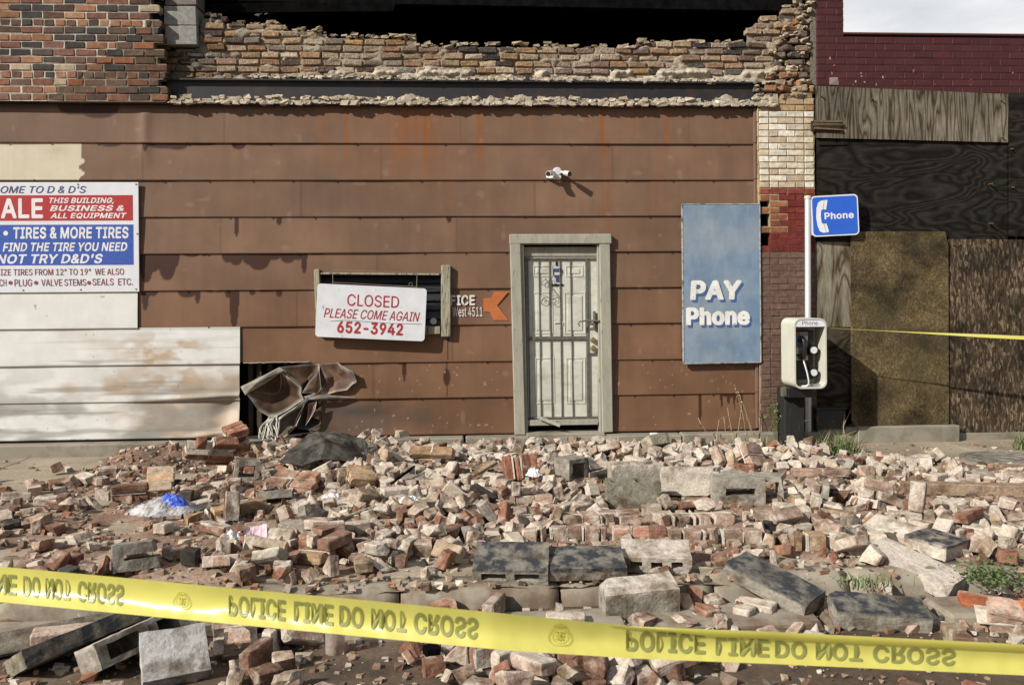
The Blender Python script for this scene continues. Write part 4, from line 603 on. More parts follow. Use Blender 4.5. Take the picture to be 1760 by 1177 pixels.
'8,-116,-2,147;22,4,2497,-3546,50,-34,50,-164;12,0,2298,-3417,48,18,5,124;13,0,3351,-896,109,133,70,167;7,6,195,-395,64,-16,2,2;10,0,-1212,-870,75,13,-1,196;14,0,-899,-481,39,-5,-310,117;18,1,1109,-543,83,-183,-111,23;4,1,3043,-4824,-92,0,-1,-121;22,1,-165,-388,50,226,-95,-40;7,0,-2161,-1119,43,9,2,-208;9,0,-738,-919,114,304,-43,-23;6,6,-1324,-522,71,-17,-104,142;27,0,318,-620,77,89,78,224;15,5,1332,-796,116,-14,3,35;27,0,27,-589,99,-216,-32,111;15,6,1606,-609,85,-33,24,32;25,1,540,-670,59,-63,-68,-75;19,1,-577,-569,71,-136,21,-159;17,0,-1224,-517,85,-296,-57,-29;18,0,-1324,-618,62,50,39,175;6,3,-696,-680,95,-31,-223,-140;28,0,-1772,-460,52,-123,23,294;25,0,-595,-466,99,-9,-62,-14;26,3,39,-2605,66,290,2,89;20,4,-1076,-2721,45,-190,111,-168;18,0,2104,-1416,99,140,113,-24;21,6,3901,-3442,46,-3,-21,-244;3,1,-775,-799,95,69,11,-296;19,0,-1241,-1000,84,26,268,-155;12,0,-949,-3309,58,57,-16,-35;23,0,-502,-828,118,-103,17,211;10,6,3879,-4204,40,1,-308,-8;2,0,1435,-2055,128,164,5,-10;10,0,-799,-737,137,248,29,77;15,0,2449,-673,64,11,27,-313;21,0,-1504,-563,70,1,-134,160;22,0,-783,-455,72,-30,220,-203;28,5,3992,-1677,62,236,-92,115;7,0,831,-833,107,-17,-9,-304;16,0,-44,-2536,81,13,10,51;28,6,2417,-581,40,204,-104,-81;25,6,192,-621,107,-38,225,71;18,6,722,-797,121,57,94,77;15,0,-1419,-1071,69,128,111,39;24,0,-407,-364,104,-155,55,-8;14,6,-11,-509,89,-79,106,-154;9,1,851,-1668,116,-8,-2,-13;26,2,-899,-434,95,151,37,-12;28,0,674,-562,99,-74,102,84;22,0,3894,-1590,91,276,-8,-119;14,0,436,-875,121,11,-2,-221;25,2,-185,-2667,64,-107,-90,223;26,4,-1219,-742,71,246,3,-171;17,1,-687,-571,96,26,-63,-167;4,0,-341,-586,81,181,-23,-65;17,1,756,-909,113,2,12,43;16,0,-1369,-394,68,234,16,180;26,1,1727,-391,31,-101,279,-2;8,4,-733,-395,42,-135,-166,105;3,0,370,-446,62,-24,-14,-300;21,1,3139,-4628,-93,313,-7,-52;17,6,233,-492,126,25,-44,-293;22,4,3812,-3352,45,214,-82,-141;7,0,724,-490,69,160,21,267;24,6,2713,-1235,112,57,-23,302;25,4,2424,-978,81,-188,21,84;23,0,-978,-515,61,-202,-21,-94;27,0,2300,-921,72,-11,5,-62;9,0,-896,-943,80,-2,-8,-125;11,0,-637,-305,199,0,1,1;17,6,1750,-482,50,-4,307,-159;22,0,2129,-764,104,178,-31,228;24,4,2126,-619,81,301,-5,58;13,0,4025,-3900,39,185,-170,79;23,0,679,-703,172,48,300,-39;20,4,-324,-502,60,-167,73,-69;9,4,-982,-379,157,-113,-190,-17;1,6,475,-580,93,23,39,-283;19,1,-502,-384,69,-111,34,-68;17,1,2358,-1362,108,-20,-300,-89;7,3,854,-694,121,34,219,186;28,0,-762,-1336,121,-12,17,-70;23,1,856,-599,102,86,64,-37;17,1,-1213,-3021,44,41,124,-268;0,0,-783,-904,196,199,18,-214;22,1,3216,-795,110,-14,11,-214;28,0,342,-534,51,-254,55,-67;26,1,-1679,-524,59,31,5,274;13,0,-1228,-622,40,73,-178,-122;29,1,-810,-3639,60,4,-306,80;12,0,948,-590,120,43,-86,-302;21,1,-182,-2421,108,-153,-141,133;6,6,-890,-702,76,-103,91,-22;26,6,657,-913,114,-128,-42,-167;28,4,3026,-3778,24,-178,64,26;26,4,-348,-1015,112,199,39,155;20,0,2223,-1218,95,-196,102,161;7,6,-1329,-719,64,20,-8,-312;16,0,-910,-981,154,9,310,18;12,0,-699,-485,149,259,71,-15;29,1,-283,-731,95,-2,286,-85;16,2,-152,-945,120,0,-311,-17;17,0,1322,-576,95,-60,-5,-72;7,1,-485,-520,119,59,9,117;18,0,272,-704,106,127,107,-41;24,5,-2068,-910,43,60,-26,41;9,0,2552,-1362,120,-308,9,-103;15,0,2084,-1033,125,-88,211,0;26,1,-81,-610,95,9,0,85;17,4,-1040,-526,107,-92,33,229;28,6,3284,-936,100,199,-90,161;14,1,343,-581,143,-7,210,-194;28,1,-1331,-3279,26,-121,-224,-18;14,1,502,-387,104,162,-53,-98;21,0,-673,-1309,119,-6,-12,-287;21,1,519,-5774,-94,-1,-307,130;28,3,12,-2905,34,2,1,-24;14,3,-734,-375,128,7,33,-138;17,0,99,-947,125,-20,12,-245;8,4,-737,-2570,81,-155,5,119;1,0,-893,-369,70,157,292,0;16,6,2319,-685,65,-52,80,-199;18,0,-1433,-495,38,169,-192,-51;28,0,-1076,-978,84,88,-122,-72;7,1,2406,-3719,48,6,-14,-44;28,4,-539,-2951,48,-169,66,-138;13,0,-1413,-596,93,235,50,-98;29,4,-881,-375,208,63,-33,145;7,2,-64,-389,89,190,-28,-156;10,0,-1240,-1082,89,158,-2,51;14,1,-4116,-1393,42,-45,-119,264;28,2,-2073,-456,44,-109,-248,16;26,0,737,-551,142,-70,-39,47;16,0,2323,-547,52,1,92,223;22,1,198'
',-888,104,-62,-233,8;11,4,1513,-408,53,150,69,-121;4,1,-1213,-891,149,-2,-19,306;16,0,14,-5565,-92,3,9,-198;5,0,-962,-734,151,245,9,143;18,0,-1337,-684,130,93,88,-126;14,1,-611,-744,133,-301,-53,-28;24,0,2585,-1186,116,64,-15,180;8,0,3689,-3150,45,269,-155,44;18,0,852,-956,129,-154,14,125;11,0,2035,-1843,58,-7,-308,2;23,0,-836,-506,129,-103,-235,-56;28,1,2468,-1397,111,-101,28,305;7,6,-895,-879,170,183,214,-10;3,1,823,-387,81,-2,-12,312;12,2,-211,-799,131,-167,0,80;27,3,-529,-2519,69,-3,-11,-58;15,4,487,-803,132,164,53,236;22,5,2839,-1594,112,-29,55,-159;20,0,-129,-482,79,9,-304,141;17,1,453,-1569,121,313,14,-54;0,0,392,-764,101,16,-27,-228;23,4,124,-836,128,101,67,-281;19,0,-1144,-1200,145,-311,-16,-19;19,0,935,-842,108,-153,114,13;3,4,-385,-451,104,-9,86,183;23,0,551,-480,55,92,16,-286;15,0,-794,-608,125,216,-55,-147;8,4,3885,-3767,36,-3,309,-42;3,1,364,-5615,-90,-4,314,-53;22,0,308,-2986,49,-192,63,-168;26,0,555,-696,122,-98,-34,116;7,0,-924,-560,120,-39,254,-2;16,0,-262,-899,122,3,24,269;22,4,-1123,-1076,135,204,-80,96;7,0,2133,-3459,73,154,-7,16;22,0,4694,-2236,60,-22,50,-287;13,0,3746,-1698,92,-293,3,-107;25,1,-291,-2668,48,19,-18,3;26,1,121,-2870,30,9,-7,-79;21,3,-845,-5687,-93,-2,-1,258;19,1,-289,-378,71,138,-39,21;16,1,307,-5722,-92,-4,-309,23;4,0,8,-5681,-94,3,313,-10;25,6,3642,-3985,52,38,232,100;22,1,-680,-514,35,-44,16,307;22,0,-1247,-3442,33,-18,34,14;20,0,-528,-964,124,-15,-311,110;14,3,2437,-396,43,-39,-118,-8;27,6,-226,-469,85,-186,-24,-161;0,0,-980,-715,229,-25,254,-73;28,0,-1130,-463,121,-113,31,178;12,1,1153,-5655,-92,5,3,36;26,0,1439,-506,63,-124,-39,52')
GLYPHS = (' 188|"325;79,315 121,314 131,319 140,493 140,505 133,512 73,512 66,505 72,349 75,319;193,315 241,314 248,319 254,505 247,512 193,512 187,512 182,505 186,373 189,319|&452;163,514 133,502 109,485 90,463 74,427 72,385 83,343 130,277 81,235 42,187 33,163 30,133 34,97 47,67 66,43 97,16 115,6 151,-6 181,-10 235,-7 277,5 301,17 325,36 331,34 354,7 367,-4 439,-2 441,1 422,25 372,85 399,139 404,157 410,187 412,223 403,228 349,227 345,223 338,169 325,142 226,265 295,326 318,361 328,409 322,439 313,456 300,475 277,496 241,512 217,516;284,91 253,64 223,54 187,50 145,60 114,85 108,97 101,133 106,157 115,174 169,224 194,199;181,317 150,361 142,397 148,427 169,449 199,456 223,454 241,443 254,427 258,403 254,385 250,373 235,354 187,318|\'210;79,315 121,314 131,319 140,493 140,505 133,512 73,512 66,505 72,349 75,319|,192;37,-122 79,-124 88,-119 140,67 133,74 73,74 64,67 34,-113|-457;110,241 110,193 115,184 331,184 337,186 340,193 340,241 331,248 121,248 115,248|.192;141,61 115,86 97,90 79,88 61,76 48,55 48,25 60,7 79,-6 109,-6 130,7 142,25|1457;391,-2 394,7 394,49 391,56 283,58 280,61 280,505 271,512 199,512 82,427 82,361 85,356 91,358 205,442 208,439 208,61 205,58 79,58 72,49 72,1 79,-4|2457;61,0 67,-4 385,-4 392,1 392,49 392,55 385,60 161,61 340,259 376,319 384,367 379,414 356,457 337,478 307,500 271,514 247,518 217,520 175,513 145,501 109,476 84,445 66,403 62,367 67,358 127,358 144,415 157,432 181,447 199,454 217,456 271,446 289,435 308,409 316,373 308,331 279,283 62,49 60,43|3457;73,512 66,505 66,457 73,448 277,448 282,445 154,301 152,253 157,244 229,242 271,232 283,224 314,193 321,175 324,133 321,115 310,91 295,76 271,64 223,54 181,60 151,70 127,92 109,136 43,134 40,127 48,91 67,56 97,27 133,6 169,-6 253,-8 306,7 342,31 375,67 392,109 396,139 392,181 374,223 337,262 307,280 265,292 235,292 230,295 373,458 376,463 376,505 367,512|4457;307,512 253,512 240,505 36,157 36,109 43,100 277,98 279,1 289,-4 337,-4 346,1 346,97 349,100 409,100 416,109 416,157 414,163 409,166 349,166 346,169 346,313 343,320 289,322 280,319 277,168 121,166 114,169 310,499 312,505|5457;367,510 361,512 103,512 97,512 92,505 64,253 67,249 127,242 175,266 211,272 247,269 271,260 296,241 309,223 322,181 322,139 310,103 296,85 277,69 247,56 223,54 170,67 141,91 121,134 61,134 56,127 60,103 78,61 109,28 140,7 187,-8 265,-6 307,10 325,23 349,44 374,79 386,109 392,139 392,199 381,235 369,259 350,283 313,315 289,327 265,334 229,338 193,332 175,328 145,310 140,319 154,445 157,448 367,450 370,457 370,505|6457;319,512 253,512 245,505 131,337 77,241 66,205 60,157 64,115 78,79 109,36 145,10 187,-6 217,-10 271,-6 313,12 350,43 368,67 387,109 392,145 387,205 374,241 350,271 319,296 277,314 235,318 193,310 190,313 320,499 323,505;175,249 211,260 241,260 283,244 308,217 320,187 320,127 304,91 277,66 241,54 205,54 169,70 157,80 142,103 130,139 132,187 144,217|9457;133,-4 193,-4 205,2 327,181 375,265 387,301 392,331 392,361 387,397 373,432 351,463 331,482 307,500 271,514 223,520 181,514 146,499 101,463 83,439'
' 64,397 60,355 64,307 78,271 103,236 139,209 175,195 223,192 260,199 260,193 130,7 128,1;199,454 253,454 277,442 296,427 309,409 320,379 322,331 310,295 298,277 283,264 253,250 199,250 175,261 156,277 142,295 132,325 132,379 143,409 170,439|A484;205,512 196,505 191,493 14,1 19,-4 79,-4 89,1 139,137 337,138 344,133 390,1 397,-4 463,-2 465,7 281,505 271,512;241,434 317,205 313,202 163,202 160,205 201,319 235,432|B460;61,512 56,505 57,1 67,-4 283,-2 301,0 349,17 378,37 404,67 416,97 422,133 418,175 405,205 392,223 361,250 324,265 355,282 393,325 399,343 402,379 398,409 387,439 368,463 337,490 289,508 253,512;128,223 133,226 265,226 307,214 326,199 345,169 350,133 344,103 330,85 295,66 241,60 133,60 128,67;128,445 133,448 247,448 283,442 307,429 326,403 332,373 322,331 307,312 283,298 235,288 133,288 128,295|C514;337,0 379,18 403,34 433,64 458,103 476,157 469,164 409,164 402,157 380,109 355,84 313,64 277,58 241,60 217,65 187,78 157,104 132,139 113,193 108,271 112,313 126,355 150,397 183,427 223,446 265,452 313,446 355,424 387,391 401,355 409,345 469,344 476,349 476,355 465,391 442,433 403,474 373,494 343,507 271,520 205,512 151,489 121,464 100,445 65,391 46,337 36,259 47,169 66,115 102,61 157,18 199,-1 223,-6 289,-10|D506;61,-3 223,-4 295,5 355,30 403,70 434,115 460,187 466,247 460,325 440,385 429,403 404,439 361,476 289,506 235,512 67,512 61,512 56,505 56,7;133,448 223,448 277,442 319,424 337,410 352,397 375,361 392,295 394,235 387,187 376,151 358,121 337,100 313,83 265,66 211,60 131,61 128,445|E423;373,-3 378,7 378,49 373,59 131,61 131,223 355,226 358,235 358,283 349,290 133,290 128,295 128,445 133,448 367,448 373,450 376,457 376,505 367,512 61,512 56,505 57,1 67,-4|F414;61,-3 121,-4 128,1 128,211 133,216 343,216 350,223 350,271 350,277 343,282 131,283 128,445 133,448 367,448 372,457 372,505 367,512 67,512 61,512 56,505 56,7|G524;301,518 265,520 205,512 151,489 95,439 64,391 42,325 36,259 42,181 66,115 98,67 145,24 199,-1 223,-6 259,-10 313,-6 379,16 421,48 446,79 458,97 476,145 482,199 482,253 475,260 282,259 278,253 278,205 283,195 403,194 410,187 405,157 386,115 372,97 349,78 319,64 301,60 259,58 217,66 181,82 151,112 129,145 113,193 108,241 112,313 130,367 149,397 187,430 223,446 265,452 307,446 358,421 380,397 409,345 469,344 478,349 469,384 454,415 439,436 408,469 373,494 343,507|H521;61,-3 121,-4 128,1 128,223 133,228 385,228 388,223 388,1 397,-4 451,-4 460,1 460,505 457,510 451,512 397,512 388,505 388,295 385,292 133,292 128,295 128,505 121,512 60,511 56,505 56,7|I304;31,-3 265,-4 272,1 271,56 265,60 193,60 186,67 186,445 193,448 265,448 270,451 272,457 272,505 265,512 37,512 31,512 26,505 26,457 31,448 109,448 114,445 114,67 109,60 31,59 26,49 26,7|L397;61,512 56,505 57,1 67,-4 361,-2 364,7 361,58 131,61 128,505 121,512|M632;61,512 56,505 57,1 67,-4 115,-4 125,1 124,391 127,402 155,319 233,121 282,1 289,-4 337,-4 346,1 460,289 499,400 502,391 501,1 511,-4 565,-4 571,0 571,507 565,512 481,512 471,505 348,187 319,98 313,90 279,193 158,505 14'
'5,512|N527;463,-2 466,7 466,505 463,510 457,512 403,512 394,505 396,115 391,108 345,187 139,510 133,512 61,512 56,505 57,1 67,-4 121,-4 128,1 127,411 210,271 382,1 391,-4|O537;325,-4 379,18 409,42 436,67 470,121 489,175 494,217 496,271 490,331 469,390 442,433 385,488 319,514 265,520 205,512 151,489 115,458 100,445 65,391 46,337 36,259 47,169 66,115 102,61 151,21 199,-1 223,-6 277,-10;277,58 241,60 217,65 181,82 152,109 126,151 113,193 108,241 112,313 130,367 154,403 187,430 206,439 223,446 265,452 307,446 337,435 380,403 406,361 422,313 426,259 422,199 405,145 382,109 343,77 307,62|P449;61,-3 121,-4 128,1 131,181 241,182 283,186 301,191 331,202 349,216 367,230 394,265 410,319 412,361 406,397 392,433 374,457 337,488 289,507 247,512 67,512 61,512 56,505 56,7;128,445 133,448 265,446 295,436 313,423 333,391 340,355 338,319 326,289 313,272 294,259 271,250 235,246 131,247|Q537;469,-50 471,-47 408,37 436,67 464,109 489,175 496,235 494,289 490,331 466,397 433,444 391,482 331,512 271,520 247,518 205,512 151,489 100,445 65,391 46,337 36,247 47,169 66,115 103,60 151,21 199,-1 223,-6 277,-10 325,-4 355,8 397,-48 403,-52;265,452 307,446 337,435 380,403 406,361 422,313 426,259 422,199 405,145 382,109 367,96 313,161 253,162 244,157 311,67 307,62 277,58 241,60 217,65 181,82 152,109 126,151 113,193 108,241 112,313 130,367 154,403 187,430 206,439 223,446|R453;61,512 56,505 57,1 67,-4 121,-4 128,1 131,193 241,194 249,187 348,1 355,-4 427,-3 429,7 321,205 373,243 394,271 410,313 410,391 397,426 382,451 366,469 337,490 289,508 253,512;128,445 133,448 241,448 265,446 301,434 327,409 338,379 338,325 326,295 295,270 271,262 229,258 131,259|S451;229,520 181,515 139,502 104,481 73,450 54,415 52,403 48,373 54,337 60,319 82,289 127,256 187,234 295,202 313,189 330,175 339,157 342,139 338,115 324,91 289,65 241,54 217,54 169,62 139,78 125,91 114,109 109,132 103,140 43,140 34,133 42,97 59,61 91,27 127,5 169,-8 211,-12 283,-6 319,6 355,27 392,67 406,97 412,139 410,169 398,199 355,244 313,268 169,312 134,337 124,349 120,385 131,415 151,435 193,452 247,452 271,448 301,434 320,415 337,375 397,374 404,379 400,409 380,451 349,482 319,500 283,513|T453;253,-4 260,1 260,7 260,445 265,448 415,448 420,457 420,505 415,512 409,512 37,512 28,505 28,457 31,450 181,448 188,445 189,1 199,-4|U521;61,512 56,505 56,169 64,121 82,79 115,38 145,17 205,-6 253,-12 313,-6 373,18 400,37 422,61 440,85 456,127 460,163 460,505 451,512 397,512 388,505 388,169 386,145 374,115 356,91 331,72 295,60 253,56 223,60 187,72 163,89 144,115 132,145 128,175 128,505 121,512|V484;17,511 14,505 18,493 197,7 205,-3 277,-3 285,7 466,505 457,512 397,512 389,505 241,70 188,229 89,505 79,512|W690;669,511 607,512 598,505 493,90 386,505 379,512 313,512 300,505 193,90 88,505 79,512 17,511 14,505 18,487 150,1 157,-4 223,-4 229,-3 236,7 343,407 450,1 457,-4 529,-3 536,7 668,487 672,505|Y476;205,-4 265,-4 272,1 274,211 453,499 456,505 451,512 385,512 379,510 293,373 235,273 200,337 98,505 85,512 25,512 19,512 15,505 197,211 198,7 1'
'98,1|Z442;397,-3 402,7 402,49 397,59 125,61 398,457 400,505 397,510 391,512 43,512 36,505 36,457 43,448 307,448 312,445 40,49 39,1 49,-4|e408;199,388 157,382 115,364 78,331 54,295 34,241 30,181 36,133 48,97 76,49 109,18 133,5 163,-6 217,-12 277,-2 313,16 356,61 368,91 355,98 307,108 283,76 259,60 211,50 181,54 151,64 120,97 108,127 102,151 103,162 109,164 367,164 374,169 374,175 374,223 358,289 343,317 313,350 289,368 259,380;304,229 301,224 109,224 103,227 102,235 113,271 133,298 169,321 205,326 241,321 265,308 278,295 296,265|h414;55,512 48,505 48,1 55,-4 109,-4 118,1 120,253 130,283 145,302 181,321 217,324 241,320 253,314 271,300 285,277 292,235 292,1 301,-4 355,-3 360,7 360,259 358,283 346,319 325,348 294,373 271,382 235,388 181,381 157,369 121,334 118,343 118,505 109,512|n414;355,-3 360,7 360,259 358,283 346,319 331,340 307,364 289,376 253,386 223,388 181,381 157,369 121,334 117,337 116,373 109,382 55,382 50,379 48,373 48,1 55,-4 109,-4 118,1 120,253 130,283 145,302 181,321 217,324 241,320 253,314 271,300 285,277 292,235 292,1 301,-4|o419;259,381 211,388 187,386 157,382 115,362 79,330 54,295 36,241 30,181 36,133 52,85 76,49 103,24 121,10 157,-6 211,-12 253,-6 295,10 339,49 363,85 380,133 382,229 364,289 337,329 313,352 289,369;175,54 145,70 126,91 113,115 102,157 102,223 112,259 125,283 147,307 175,322 211,326 241,322 265,309 286,289 303,259 314,205 314,169 309,139 290,91 264,67 241,54 211,50|s369;151,386 92,361 60,331 46,301 48,241 66,211 109,180 241,141 261,121 264,103 260,85 241,64 217,54 193,50 151,52 121,66 108,79 100,103 91,110 37,98 33,91 36,79 42,61 60,37 79,18 109,0 175,-12 229,-8 253,0 283,16 316,49 328,73 334,97 328,145 306,175 271,200 175,226 127,245 116,259 114,283 120,301 133,314 157,326 175,328 211,326 240,313 271,274 319,285 326,289 326,295 304,337 277,364 259,374 217,386|t231;211,-2 216,7 208,49 204,55 199,58 169,54 145,59 136,67 130,91 130,319 133,322 205,324 208,331 206,379 199,382 133,382 130,385 130,469 121,474 67,474 60,469 60,463 60,385 55,382 7,382 2,373 4,325 60,319 60,97 66,61 90,19 121,0 163,-8 187,-8')
